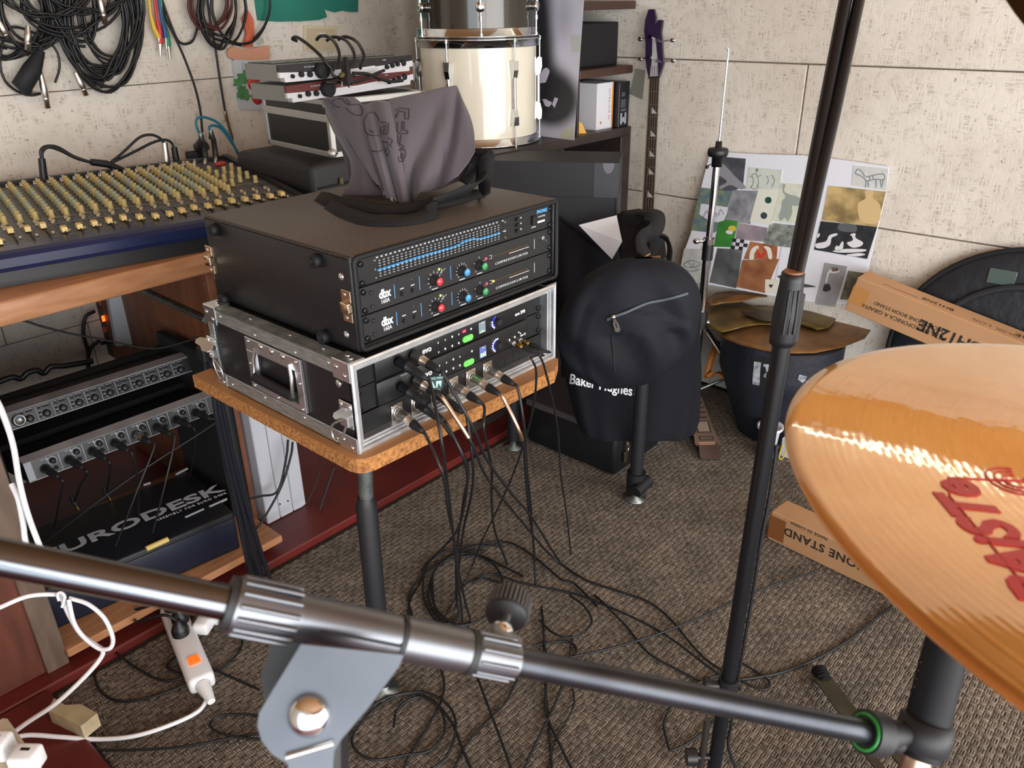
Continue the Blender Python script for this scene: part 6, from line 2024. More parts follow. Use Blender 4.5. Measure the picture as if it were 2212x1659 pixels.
def tote_pt(u, v):
    f_ = v * (len(cent) - 1)
    i = min(int(f_), len(cent) - 2)
    t_ = f_ - i
    c0 = cent[i][0].lerp(cent[i + 1][0], t_); a = cent[i][1] * (1 - t_) + cent[i + 1][1] * t_; b = cent[i][2] * (1 - t_) + cent[i + 1][2] * t_
    an = 2 * PI * u
    ca, sa = math.cos(an), math.sin(an)
    e1 = math.copysign(abs(ca) ** 0.75, ca); e2 = math.copysign(abs(sa) ** 0.75, sa)
    fold = 0.010 * math.sin(an * 5 + 3 * v) * (0.3 + v) + 0.006 * math.sin(an * 11 - 5 * v)
    p = c0 + rr_ * (a * e1) + vv_ * ((b + fold) * e2)
    # the mouth slopes down to the right
    p.z += max(0.0, v - 0.55) * (-0.28 * e1 - 0.20)
    return p


tg_.grid(tote_pt, 72, 40, thick=0.003, cu=True)
tg_.add([tote_pt(i / 72, 0.0) for i in range(72)], [list(range(72))])
tb_v = bvh_of(tg_)
tote = thing('tote_bag', 'large navy black cloth tote with white lettering standing on the floor case', 'bag', cent[0][0])
tm = wpart('bag_body', tg_, TOTE, tote)
g = G(); g.tube([tote_pt(i / 48, 0.995) for i in range(48)], 0.0045, 6, closed=True); wpart('hem', g, TOTE, tote)


def print_on(bv, s, p0, p1, size_px, root, m_, bold=0.0, name='lettering', extra=None, up=None, align='LEFT'):
    """lettering pressed onto a soft surface between two picture points"""
    gt = G(); gt.text(s, 1.0, Matrix(), ext=0.0, align='LEFT', bold=bold)
    xs = [p.x for p in gt.v]; w_ = max(xs) - min(xs)
    ax_, ay_ = (p1[0] - p0[0]) / w_, (p1[1] - p0[1]) / w_
    ux, uy = up if up else (ay_, -ax_)
    n_ = math.hypot(ux, uy); ux, uy = ux / n_ * size_px, uy / n_ * size_px
    go = G(); ok = {}
    pts = []
    for p in gt.v:
        x, y = p.x - min(xs), p.y
        q = press(bv, p0[0] + x * ax_ + y * ux, p0[1] + x * ay_ + y * uy)
        pts.append(q)
    go.add([q if q else Vector((0, 0, -5)) for q in pts], [f for f in gt.f if all(pts[i] for i in f)])
    if extra:
        for poly in extra:
            q = [press(bv, *p) for p in poly]
            if all(q):
                go.tube(q, 0.0022, 5)
    return wpart(name, go, m_, root)


print_on(tb_v, 'Baker Hughes', (1232, 819), (1366, 846), 30, tote, mat('white_lettering', '#e9ebf2', 0.6), bold=0.022, up=(0.10, -1),
         extra=[[(1385, 825), (1374, 826), (1369, 833), (1374, 840), (1385, 841)], [(1386, 845), (1375, 846), (1370, 852), (1375, 858), (1386, 858)], [(1380, 834), (1388, 835)], [(1380, 852), (1388, 852)]])
q4 = [at_d(1250, 486, 2.44), at_d(1332, 465, 2.43), at_d(1344, 522, 2.42), at_d(1322, 560, 2.45)]
nrm_ = (q4[1] - q4[0]).cross(q4[3] - q4[0]).normalized() * 0.001
g = G(); g.add(q4 + [p + nrm_ for p in q4], [[0, 1, 2, 3], [7, 6, 5, 4], [0, 4, 5, 1], [1, 5, 6, 2], [2, 6, 7, 3], [3, 7, 4, 0]])
pp_ = solo('folded_paper', g, PAPER, 'white folded paper sticking out of the tote bag mouth', 'paper')

# backpack hanging in front of the tote
bc = at_d(1354, 700, 2.19)
bp_ = thing('backpack', 'navy black backpack with curved zip hanging over the tote bag', 'bag', Vector((bc.x, bc.y, bc.z - 0.2)))
bg_ = G()


def pack_pt(u, v):
    an = 2 * PI * u
    t_ = v * 2 - 1          # -1 bottom, 1 top
    w_ = 0.190 * (1 - abs(t_) ** 2.6) ** 0.5 if abs(t_) < 1 else 0
    w_ *= 1.0 if t_ > -0.2 else 1.0 - 0.28 * (-t_ - 0.2)
    shx = 0.035 * t_ if t_ > 0 else 0.02 * t_
    ca, sa = math.cos(an), math.sin(an)
    e1 = math.copysign(abs(ca) ** 0.75, ca); sa = math.copysign(abs(sa) ** 0.6, sa)
    dp = 0.072 * (1 - abs(t_) ** 3) ** 0.5 if abs(t_) < 1 else 0
    fold = 0.007 * math.sin(7 * an + 4 * t_) * (1 - abs(t_)) + 0.012 * math.sin(2.5 * e1 * PI + 6 * t_) * (1 - t_ * t_) * (1 if t_ < 0 else 0.35)
    lip = 0.010 if (sa < 0 and t_ < 0.30 - 0.22 * e1 and e1 > -0.65) else 0.0
    return bc + rr_ * (w_ * e1 + shx) + vv_ * ((dp + fold + lip) * sa) + Vector((0, 0, 0.188 * t_ + 0.012 * math.sin(3 * e1 + 1) * (1 - t_ * t_)))


bg_.grid(lambda u, v: pack_pt(u, 0.003 + 0.994 * v), 64, 44, cu=True)
bv_p = bvh_of(bg_)
wpart('bag_body', bg_, TOTE2, bp_)
zp = [q for q in (press(bv_p, x, y, 0.002) for x, y in ((1312, 690), (1330, 682), (1350, 676), (1375, 664), (1400, 654), (1430, 648), (1460, 641), (1484, 634))) if q]
g = G(); g.tube(spline(zp, 4), 0.0045, 6); wpart('zip_flap', g, mat('grey_zip', '#4c5560', 0.5), bp_)
a = press(bv_p, 1326, 683, 0.006)
dn = at_d(1336, 712, 2.1)
dd = (press(bv_p, 1335, 712, 0.007) or dn) - a
M = basis(a, -vv_, dd)
g = G(); g.prism([(0.0, -0.004), (0.012, -0.004), (0.014, -0.0065), (0.040, -0.0075), (0.044, 0.0), (0.040, 0.0075), (0.014, 0.0065), (0.012, 0.004), (0.0, 0.004)], 0.0, 0.003, M); g.ball(a, (0.009, 0.007, 0.007), 10, 8); zpl = wpart('zip_pull', g, CHROME, bp_)
g = G(); g.box((0.024, 0, 0.0033), (0.014, 0.004, 0.001), M=None); g.v = [M @ p for p in g.v]; wpart('slot', g, BLKM, zpl)
zp = [q for q in (press(bv_p, x, y, 0.001) for x, y in ((1322, 725), (1324, 760), (1328, 800))) if q]
if len(zp) > 1:
    g = G(); g.tube(zp, 0.003, 6); wpart('seam', g, BLKM, bp_)


def ribbon(pts, width, across, th=0.002):
    """flat strap along pts"""
    sp = spline(pts, 6)
    vs, fs = [], []
    k = len(sp)
    for i, p in enumerate(sp):
        t_ = (sp[min(i + 1, k - 1)] - sp[max(i - 1, 0)]).normalized()
        ac = across(i / (k - 1)) if callable(across) else Vector(across)
        ac = (ac - t_ * ac.dot(t_)).normalized()
        n_ = t_.cross(ac).normalized() * th / 2
        vs += [p - ac * width / 2 - n_, p + ac * width / 2 - n_, p + ac * width / 2 + n_, p - ac * width / 2 + n_]
    for i in range(k - 1):
        for j in range(4):
            fs.append([4 * i + j, 4 * i + (j + 1) % 4, 4 * i + 4 + (j + 1) % 4, 4 * i + 4 + j])
    fs += [[3, 2, 1, 0], [4 * k - 4, 4 * k - 3, 4 * k - 2, 4 * k - 1]]
    return vs, fs


STRAP = mat('black_webbing', '#121216', 0.85, bump=(300, 0.3, 0.001))
vs, fs = ribbon(dpts([(1392, 556, 2.20), (1390, 520, 2.24), (1412, 490, 2.30), (1412, 464, 2.40), (1385, 458, 2.50), (1350, 470, 2.56), (1345, 510, 2.56), (1352, 545, 2.50)]), 0.062, vv_ * 0.9 + rr_ * 0.5)
g = G(); g.add(vs, fs, True); wpart('shoulder_strap', g, STRAP, bp_)
bk_ = [at_d(x, y, d_) for x, y, d_ in ((1336, 470, 2.52), (1350, 462, 2.50), (1385, 457, 2.48), (1410, 464, 2.44), (1424, 485, 2.42), (1436, 520, 2.40), (1440, 556, 2.36), (1400, 575, 2.34), (1345, 575, 2.40), (1335, 520, 2.52))]
bo_ = Vector((0.03, 0.027, 0))
nb_ = len(bk_)
g = G(); g.add(bk_ + [p + bo_ for p in bk_], [list(range(nb_)), list(range(2 * nb_ - 1, nb_ - 1, -1))] + [[i, nb_ + i, nb_ + (i + 1) % nb_, (i + 1) % nb_] for i in range(nb_)]); wpart('back_pad', g, STRAP, bp_)
vs, fs = ribbon(dpts([(1425, 505, 2.36), (1440, 520, 2.30), (1446, 545, 2.25), (1442, 580, 2.20)]), 0.03, vv_)
g = G(); g.add(vs, fs, True); wpart('side_strap', g, STRAP, bp_)
g = G(); c0 = at_d(1408, 566, 2.165)
Mb = basis(c0, -vv_ + Vector((0, 0, 0.5)), rr_ + Vector((0, 0, 0.12)))
for (x, y, sx_, sy_) in ((0, 0.012, 0.046, 0.006), (0, -0.012, 0.046, 0.006), (-0.021, 0, 0.006, 0.030), (0.021, 0, 0.006, 0.030), (0.0, 0, 0.004, 0.022)):
    g.box((x, y, 0), (sx_, sy_, 0.006), 0.0015)
g.v = [Mb @ p for p in g.v]
wpart('buckle', g, mat('bronze_buckle', '#8a6a50', 0.3, 0.7), bp_)
g = G(); g.tube(dpts([(1384, 560, 2.17), (1392, 556, 2.165), (1404, 548, 2.165)]), [0.006, 0.003, 0.002], 8); wpart('strap_end', g, GOLD, bp_)

# floor case under the bags
fcs = thing('floor_case', 'black road case with metal corners on the carpet under the tote bag', 'case', (1.35, 0.47, 0))
g = G(); g.bb((1.20, 0.285, 0.002), (1.505, 0.665, 0.165), 0.012, 2); wpart('body', g, VIN, fcs)
g = G(); g.bb((1.196, 0.281, 0.150), (1.509, 0.669, 0.174), 0.003); wpart('lid_edge', g, mat('dull_edge', '#6a6468', 0.45, 0.6), fcs)
for x, y in ((1.203, 0.288), (1.503, 0.288)):
    g = G(); g.bb((x - 0.008, y - 0.008, 0.135), (x + 0.028 if x < 1.3 else x + 0.008, y + 0.028, 0.177), 0.004, 2); g.ball((x, y, 0.150), 0.013, 10, 8); wpart('corner', g, STEEL, fcs)
g = G(); g.bb((1.470, 0.279, 0.01), (1.511, 0.30, 0.13), 0.002); wpart('corner_plate', g, STEEL, fcs)
g = G(); g.tube([(1.245, 0.279, 0.15), (1.25, 0.270, 0.12), (1.256, 0.266, 0.10), (1.25, 0.268, 0.085), (1.243, 0.268, 0.10), (1.250, 0.268, 0.118)], 0.003, 6); g.box((1.25, 0.276, 0.06), (0.018, 0.006, 0.04), 0.001); wpart('latch', g, NICK, fcs)

# ------------------------------------------------------------------ hi-hat stand
HX, HY = 1.690, 0.275
hh = thing('hi_hat_stand', 'chrome hi-hat stand with bare rod and black cup in front of the collage', 'stand', (HX, HY, 0))


def hz(px, py):
    """height on the stand axis at picture row py"""
    d_ = ray(px, py)
    t_ = ((HX - CAM.x) * d_.x + (HY - CAM.y) * d_.y) / (d_.x ** 2 + d_.y ** 2)
    return CAM.z + d_.z * t_


z_top, z_cup, z_j, z_h = hz(1556, 105), hz(1536, 330), hz(1515, 530), hz(1505, 690)
ax = lambda z: Vector((HX + 0.02 * (z - 0.4), HY - 0.0 * z, z))
g = G(); g.cyl(ax(z_cup), ax(z_top - 0.01), 0.0034, n=10); g.tube([ax(z_top - 0.012), ax(z_top), ax(z_top) + Vector((-0.006, 0.006, 0.001))], 0.0034, 8); wpart('pull_rod', g, CHROME, hh)
g = G(T(*ax(z_cup)) ); g.lathe([(0.0, 0.014), (0.006, 0.035), (0.010, 0.035), (0.011, 0.014), (0.030, 0.013), (0.033, 0.008), (0.033, -0.006), (0.030, -0.012), (0.018, -0.014), (0.017, -0.045), (0.0, -0.045)], 24); wpart('cup', g, BLK, hh)
g = G(); a = ax(z_cup - 0.012); g.tube([a, a + Vector((-0.015, 0.012, -0.025)), a + Vector((-0.02, 0.022, -0.03))], 0.0018, 6); g.ball(a + Vector((-0.021, 0.023, -0.034)), 0.006, 10, 8); wpart('tilt_screw', g, BLK, hh)
g = G(); g.cyl(ax(z_cup - 0.04), ax(z_j), 0.0115, n=18); wpart('upper_tube', g, CHROME, hh)
g = G(); g.cyl(ax(z_j + 0.025), ax(z_j - 0.05), 0.0185, n=18); wpart('memory_clamp', g, BLK, hh)
g = G(); a = ax(z_j + 0.015); g.cyl(a, a + rr_ * -0.035, 0.006, n=10); g.ball(a + rr_ * -0.042, (0.012, 0.012, 0.010), 10, 8); g.cyl(a + Vector((0, 0, 0.01)), a - Vector((0, 0, 0.01)), 0.02, n=16); wpart('wing_screw', g, CHROME, hh)
g = G(); g.cyl(ax(z_j - 0.04), ax(0.06), 0.0145, n=18); wpart('lower_tube', g, CHROME, hh)
g = G(); g.cyl(ax(z_h + 0.035), ax(z_h - 0.03), 0.024, n=18); wpart('leg_collar', g, BLK, hh)
for k, (fx, fy) in enumerate((on_z(1648, 900, 0.0).to_2d(), (HX + 0.10, HY + 0.26), (HX - 0.12, HY + 0.22))):
    foot = Vector((fx, fy, 0.015)); hub = ax(z_h - 0.01)
    g = G(); g.tube([hub, hub.lerp(foot, 0.96)], 0.0105, 12); lg = wpart('leg', g, CHROME, hh)
    g = G(); g.tube([hub.lerp(foot, 0.94), foot], [0.0135, 0.016], 12); wpart('rubber_foot', g, RUB, lg)
    low = ax(0.14)
    g = G(); g.tube([low, hub.lerp(foot, 0.55)], 0.006, 4); wpart('brace', g, ZINC, lg)
    g = G(); g.cyl(hub + rr_ * -0.014, hub + rr_ * 0.03, 0.0085, n=10); g.ball(hub.lerp(foot, 0.06), 0.014, 10, 8); wpart('hinge_bolt', g, CHROME, lg)
# pedal
ph, pt = on_z(1535, 985, 0.012), on_z(1496, 855, 0.10)
xd = (pt - ph); Lp = xd.length; xd.normalize(); sd = Vector((xd.y, -xd.x, 0)).normalized(); up = sd.cross(xd)
if up.z < 0:
    up = -up
pd = wpart('pedal', (lambda g: (g.prism([(0.045, -0.036), (0.055, -0.044), (0.10, -0.040), (0.13, -0.036), (0.29, -0.030), (0.29, 0.030), (0.13, 0.036), (0.10, 0.040), (0.055, 0.044), (0.045, 0.036), (0.058, 0.030), (0.058, -0.030)], 0.0, 0.009, frame(ph, xd, -sd if sd.cross(xd).z < 0 else sd, up)), g)[1])(G()), mat('tan_metal', '#a58a78', 0.4, 0.75), hh, 'tan metal pedal footboard')
FP = frame(ph, xd, sd, up)
g = G(); g.prism([(0.066, -0.024), (0.086, -0.028), (0.086, 0.028), (0.066, 0.024)], 0.0091, 0.0102, FP); g.prism([(0.103, -0.026), (0.165, -0.029), (0.165, 0.029), (0.103, 0.026)], 0.0091, 0.0102, FP)
for k in range(4):
    x = 0.175 + k * 0.026
    g.prism([(x, -0.026), (x + 0.013, -0.026), (x + 0.013, 0.026), (x, 0.026)], 0.0091, 0.0102, FP)
wpart('recess', g, mat('pedal_recess', '#3d342f', 0.6), pd)
g = G(); g.prism([(0.110, -0.019), (0.158, -0.021), (0.158, 0.021), (0.110, 0.019)], 0.0102, 0.0112, FP); g.text('BASIX', 0.014, FP @ T(0.076, 0, 0.0104) @ RZ(PI / 2)); wpart('pad', g, mat('pedal_pad', '#a89684', 0.45, 0.5), pd)
g = G(); g.prism([(-0.012, -0.032), (-0.004, -0.038), (0.056, -0.030), (0.056, 0.030), (-0.004, 0.038), (-0.012, 0.032)], -0.008, 0.003, FP); wpart('heel_plate', g, mat('heel_metal', '#b09a90', 0.28, 0.9), hh)
g = G(); g.prism([(-0.01, -0.03), (0.30, -0.03), (0.30, 0.03), (-0.01, 0.03)], 0.001, 0.006, frame((ph.x, ph.y, 0), Vector((xd.x, xd.y, 0)).normalized(), Vector((-xd.y, xd.x, 0)).normalized(), (0, 0, 1))); wpart('base_plate', g, BLKM, hh)

# ------------------------------------------------------------------ collage board leaning on the right wall
o_ = on_x(1465, 600, 1.985)
upv = Vector((0.050, 0, 0.50)).normalized(); yv = Vector((0, -1, 0))
CM = frame(o_, yv, upv, yv.cross(upv))
cl = thing('collage_board', 'white board collaged with animal pictures leaning on the right wall', 'collage', M=CM)


def cz(x, y):
    return on_plane(1480 + x / 2.759, 300 + y / 2.759, CM)


def cpoly(pts, z0, z1):
    g_ = G(); q_ = [cz(*p) for p in pts]
    g_.prism([(v.x, v.y) for v in q_], z0, z1)
    return g_


part('backing', cpoly([(150, 75), (450, 92), (700, 98), (960, 128), (1215, 165), (1195, 330), (1085, 800), (1010, 985), (850, 985), (600, 950), (300, 895), (0, 845), (-45, 840), (0, 655), (35, 560), (62, 420)][::-1], -0.004, 0.0), mat('white_card_board', '#e3e7f2', 0.7), cl)
LN = mat('pencil_line', '#6f7d80', 0.7)


def piece(name, pts, col, var=None, lay=1, label=None):
    m_ = mat('cut_' + name + col[1:], col, 0.7, var=var)
    nm = 'clipping'
    return part(nm, cpoly(pts[::-1], 0.0, 0.0006 + 0.0005 * lay), m_, cl, label)


def draw(pts, lay, m_, r=0.0011, parent=None):
    q_ = [cz(*p) for p in pts]
    g_ = G(); g_.tube(spline([(v.x, v.y, 0.0008 + 0.0005 * lay) for v in q_], 4), r, 5)
    return part('drawing', g_, m_, cl, kind='stuff')


def blob(pts, lay, col):
    q_ = [cz(*p) for p in pts]
    g_ = G(); sp_x = spline([(v.x, v.y, 0) for v in q_], 4, True)
    poly_ = [(v.x, v.y) for v in sp_x]
    ar = sum(a_[0] * b_[1] - b_[0] * a_[1] for a_, b_ in zip(poly_, poly_[1:] + poly_[:1]))
    g_.prism(poly_ if ar > 0 else poly_[::-1], 0.0, 0.0009 + 0.0005 * lay)
    return part('picture_shape', g_, mat('shape_' + col[1:], col, 0.7), cl)


def disc(x, y, r, lay, col):
    return blob([(x + r * math.cos(a_), y + r * math.sin(a_)) for a_ in [i * PI / 4 for i in range(8)]], lay, col)


piece('reptile', [(175, 103), (362, 118), (345, 285), (285, 312), (160, 300)], '#3d3f47', (25, '#565862', 5), 1, 'dark reptile photo')
blob([(180, 150), (200, 135), (240, 160), (300, 225), (362, 285), (330, 300), (270, 275), (215, 300), (205, 285), (250, 255), (215, 225), (180, 200)], 1, '#8f9198')
piece('turtle', [(380, 168), (580, 185), (565, 300), (365, 302)], '#d2d8d0', (60, '#c6cdc6', 3), 2, 'pale turtle drawing')
for p_ in ([(400, 215), (410, 255), (398, 290), (425, 300), (440, 260), (432, 220), (415, 208), (400, 215)], [(428, 180), (428, 210)], [(385, 228), (400, 222)], [(455, 215), (437, 225)], [(390, 290), (405, 275)], [(430, 275), (445, 292)], [(490, 220), (500, 250), (488, 272)], [(520, 215), (535, 250), (520, 285)]):
    draw(p_, 2, LN)
disc(429, 185, 8, 2, '#6f7d80')
piece('foliage', [(95, 290), (280, 310), (250, 420), (235, 520), (170, 560), (35, 545), (62, 420)], '#7d8a6c', (38, '#4f6f84', 6), 1, 'mottled green and blue photo')
piece('sketch', [(95, 385), (262, 408), (228, 500), (150, 490), (85, 450)], '#dfe1ea', (40, '#cfd3df', 3), 2)
for p_ in ([(110, 470), (130, 430), (150, 460), (170, 430), (190, 470)], [(150, 485), (175, 440), (200, 455), (215, 420), (235, 450)]):
    draw(p_, 2, mat('blue_line', '#5d6a8c', 0.7))
piece('street', [(282, 305), (432, 310), (388, 508), (240, 488)], '#6d6f76', (22, '#9a9ca3', 6), 2)
piece('domino', [(438, 300), (580, 300), (520, 512), (386, 492)], '#dfe2d6', None, 3, 'pale card with two dark dots')
disc(497, 365, 20, 3, '#1c4a3c'); disc(471, 457, 20, 3, '#34424a')
piece('elephant', [(578, 263), (748, 275), (688, 508), (518, 488)], '#d9dece', (50, '#cdd3c4', 3), 4)
blob([(585, 270), (600, 275), (592, 310), (625, 330), (675, 345), (700, 375), (670, 400), (640, 400), (640, 440), (615, 490), (595, 470), (570, 490), (560, 460), (575, 410), (580, 370), (600, 345), (582, 310)], 4, '#98a49d')
piece('dark_strip', [(735, 340), (770, 330), (740, 500), (690, 490)], '#26343a', (20, '#4b6b5c', 4), 3)
piece('ochre', [(855, 278), (1198, 315), (1145, 525), (815, 485)], '#cdb37c', (16, '#7f6c45', 6), 2, 'ochre tinted photo')
blob([(1075, 310), (1120, 312), (1118, 350), (1165, 400), (1150, 500), (1050, 490), (1030, 390), (1075, 355)], 2, '#d2b886')
piece('geese', [(810, 490), (1145, 525), (1085, 715), (770, 660)], '#191b21', (30, '#2c2f38', 5), 3, 'black photo of white geese')
for p_ in ([(780, 625), (840, 610), (860, 575), (905, 562), (905, 575), (875, 590), (865, 630), (830, 650), (785, 650)], [(965, 620), (1000, 605), (995, 580), (985, 570), (1015, 562), (1018, 590), (1060, 615), (1050, 638), (1000, 648)], [(893, 655), (905, 635), (918, 640), (935, 612), (945, 618), (940, 655), (915, 668)], [(790, 570), (803, 562), (802, 578), (790, 590)], [(880, 668), (960, 655), (1075, 658), (1060, 672), (940, 678)], [(960, 690), (1040, 680), (1075, 690), (1020, 700)]):
    blob(p_, 3, '#dcdee3')
blob([(925, 505), (1018, 515), (1012, 555), (918, 545)], 3, '#5a5c62')
piece('horse', [(1005, 158), (1212, 180), (1200, 308), (995, 275)], '#d3d6d6', (60, '#c8cccb', 3), 2, 'pale horse skeleton drawing')
for p_ in ([(1015, 205), (1030, 180), (1055, 195), (1080, 225), (1130, 215), (1180, 208), (1192, 225), (1185, 245), (1140, 240), (1085, 250), (1065, 230), (1015, 205)], [(1080, 245), (1078, 290)], [(1092, 248), (1095, 285)], [(1140, 240), (1140, 290)], [(1165, 240), (1172, 292)], [(1182, 240), (1178, 280)], [(1100, 225), (1105, 245)], [(1120, 222), (1124, 243)]):
    draw(p_, 2, LN, 0.0013)
piece('leaf', [(205, 495), (250, 480), (315, 490), (285, 645), (170, 642)], '#3f8f37', (12, '#2d6f2c', 4), 3, 'green leaf picture')
blob([(265, 520), (300, 520), (300, 548), (262, 545)], 3, '#d6c24a'); blob([(250, 545), (285, 550), (278, 568), (248, 562)], 3, '#dfe1e6')
piece('sky', [(315, 500), (492, 530), (478, 612), (300, 602)], '#a99aa2', (10, '#6f6b78', 4), 1)
piece('crowd', [(510, 500), (710, 522), (685, 655), (468, 628)], '#5b625d', (40, '#98a09a', 6), 2)
piece('check', [(285, 592), (378, 604), (360, 668), (272, 655)], '#dadbe2', None, 3, 'small chequered patch')
for i in range(4):
    for j in range(3):
        if (i + j) % 2 == 0:
            b_ = lambda s, t_: (285 + 93 * s - 12 * t_, 592 + 12 * s + 63 * t_)
            blobp = [b_(i / 4, j / 3), b_((i + 1) / 4, j / 3), b_((i + 1) / 4, (j + 1) / 3), b_(i / 4, (j + 1) / 3)]
            part('picture_shape', cpoly(blobp[::-1], 0, 0.0026), mat('shape_222228', '#222228', 0.7), cl)
piece('dark_field', [(195, 652), (345, 660), (305, 890), (148, 855)], '#3b3e42', (9, '#6e7274', 4), 4)
piece('mouth', [(392, 612), (552, 640), (545, 718), (352, 716)], '#b57146', (14, '#8a4e2e', 4), 4, 'brown picture of a red mouth')
for p_ in ([(385, 715), (395, 660), (430, 635), (440, 650), (415, 680), (410, 715)], [(470, 640), (510, 650), (520, 710), (500, 712), (490, 670)]):
    blob(p_, 4, '#e4e2dc')
blob([(428, 650), (455, 690), (485, 655), (478, 690), (455, 712), (432, 695)], 4, '#c8372c')
piece('lion', [(345, 722), (560, 716), (478, 918), (305, 882)], '#7d4c2e', (14, '#a8714a', 6), 5, 'brown animal photo')
piece('white_sheet', [(578, 645), (700, 662), (660, 880), (540, 838)], '#e6e9f5', None, 3)
blob([(552, 820), (575, 812), (600, 826), (640, 835), (690, 858), (780, 880), (700, 885), (620, 890), (580, 870), (570, 835)], 6, '#4a4f58')
piece('eye', [(-5, 655), (180, 660), (135, 868), (-40, 838)], '#c8cac8', (30, '#b4b6b5', 3), 3, 'pencil eye drawing')
for p_ in ([(-5, 745), (30, 725), (70, 730), (95, 750), (50, 765), (5, 762), (-5, 745)], [(0, 780), (50, 788), (90, 775)], [(25, 735), (40, 760), (60, 740)]):
    draw(p_, 3, LN, 0.0014)
blob([(105, 645), (140, 632), (178, 650), (172, 690), (150, 702), (115, 690)], 5, '#d4d3c8')
piece('crane', [(835, 738), (968, 760), (895, 1000), (775, 985)], '#a2a6a9', (14, '#8c9094', 4), 5, 'grey photo of a crane')
for p_, c_2 in (([(870, 775), (900, 762), (922, 790), (890, 800), (862, 800), (850, 840), (848, 870), (838, 850), (850, 800)], '#d9dad8'), ([(875, 768), (905, 762), (915, 785), (880, 790)], '#7a3f42'), ([(838, 862), (862, 868), (870, 895), (845, 910), (822, 900)], '#2f3338')):
    blob(p_, 5, c_2)
piece('tree', [(975, 785), (1080, 802), (1020, 960), (925, 955)], '#3f433c', (30, '#7d8272', 6), 4)
piece('club_card', [(480, 836), (562, 840), (548, 918), (478, 910)], '#dfdccd', None, 7, 'cream card with a black club')
for x, y, r in ((508, 872, 6), (520, 872, 6), (514, 881, 6)):
    disc(x, y, r, 7, '#22252a')

# ------------------------------------------------------------------ drum bag with stencil and broken cymbals on it
dbc = Vector((1.835, 0.03, 0))
db = thing('drum_bag', 'dark navy drum bag with white stencil letters under the broken cymbals', 'bag', dbc)
NAVB = mat('navy_bag', '#171a26', 0.6, bump=(60, 0.4, 0.004))
g = G(); g.grid(lambda u, v: (dbc.x + (0.105 + 0.085 * min(1, v * 1.5)) * math.cos(2 * PI * u) * (1 + 0.02 * math.sin(9 * 2 * PI * u)), dbc.y + (0.115 + 0.095 * min(1, v * 1.5)) * math.sin(2 * PI * u), 0.003 + 0.385 * v), 48, 16, cu=True)
g.add([(dbc.x + 0.19 * math.cos(2 * PI * i / 32), dbc.y + 0.21 * math.sin(2 * PI * i / 32), 0.386) for i in range(32)], [list(range(32))])
dbv = bvh_of(g)
wpart('bag_body', g, NAVB, db)
WST = mat('worn_white_stencil', '#aeb4bc', 0.7, var=(60, '#6d737c'))


def wrap_poly(bv, pts, lift):
    """outline filled and pressed onto a surface"""
    q_ = [press(bv, x, y, lift) for x, y in pts]
    return q_ if all(q_) else None


for nm, pts, mm, lf in (('stencil_patch', [(1626, 768), (1690, 778), (1682, 842), (1618, 832)], mat('black_patch', '#0c0d12', 0.7), 0.002), ('lettering', [(1630, 780), (1645, 782), (1643, 800), (1641, 832), (1626, 829), (1628, 800)], WST, 0.004), ('lettering', [(1650, 785), (1667, 787), (1663, 804), (1656, 802), (1654, 792), (1649, 791)], WST, 0.004), ('lettering', [(1652, 806), (1657, 804), (1655, 816), (1649, 812)], WST, 0.004), ('lettering', [(1726, 808), (1742, 812), (1738, 822), (1732, 826), (1722, 818)], WST, 0.004)):
    q_ = wrap_poly(dbv, pts, lf)
    if q_:
        g = G(); g.add(q_, [list(range(len(q_)))]); wpart(nm, g, mm, db, kind=None)
ORS = mat('orange_strap', '#9a5a18', 0.6)
vs, fs = ribbon([on_z(1545, 740, 0.30) + Vector((0.02, 0, 0)), on_x(1538, 770, 1.76), on_x(1530, 800, 1.74), on_x(1527, 815, 1.73), on_x(1545, 805, 1.74), on_x(1570, 818, 1.75), on_x(1588, 845, 1.77), on_z(1600, 880, 0.012)], 0.022, rr_)
g = G(); g.add(vs, fs, True); wpart('strap', g, ORS, db, 'orange webbing strap')

BRZ1 = mat('old_bronze', '#9a7146', 0.42, 0.75, var=(14, '#7c5a38', 5))
BRZ2 = mat('olive_bronze', '#8c7442', 0.38, 0.8, var=(10, '#6d5a34', 5))


def shard(name, label, px_pts, z, m_, dome=0.0, ctr=None):
    q_ = [on_z(x, y, z) for x, y in px_pts]
    c_ = sum(q_, Vector()) / len(q_)
    g_ = G()
    rings = 7
    n_ = len(q_)
    vs_, fs_ = [], []
    for r_ in range(rings + 1):
        t_ = r_ / rings
        for p in q_:
            w_ = c_.lerp(p, t_)
            vs_.append(w_ + Vector((0, 0, dome * (1 - t_ * t_))))
    for r_ in range(rings):
        for i in range(n_):
            j = (i + 1) % n_
            fs_.append([r_ * n_ + i, r_ * n_ + j, (r_ + 1) * n_ + j, (r_ + 1) * n_ + i])
    k_ = len(vs_)
    vs_ += [p - Vector((0, 0, 0.0015)) for p in vs_]
    fs_ += [[k_ + a_ for a_ in f_[::-1]] for f_ in fs_]
    o2 = rings * n_
    fs_ += [[o2 + i, o2 + (i + 1) % n_, k_ + o2 + (i + 1) % n_, k_ + o2 + i] for i in range(n_)]
    g_.add(vs_, fs_, True)
    return solo(name, g_, m_, label, 'cymbal')


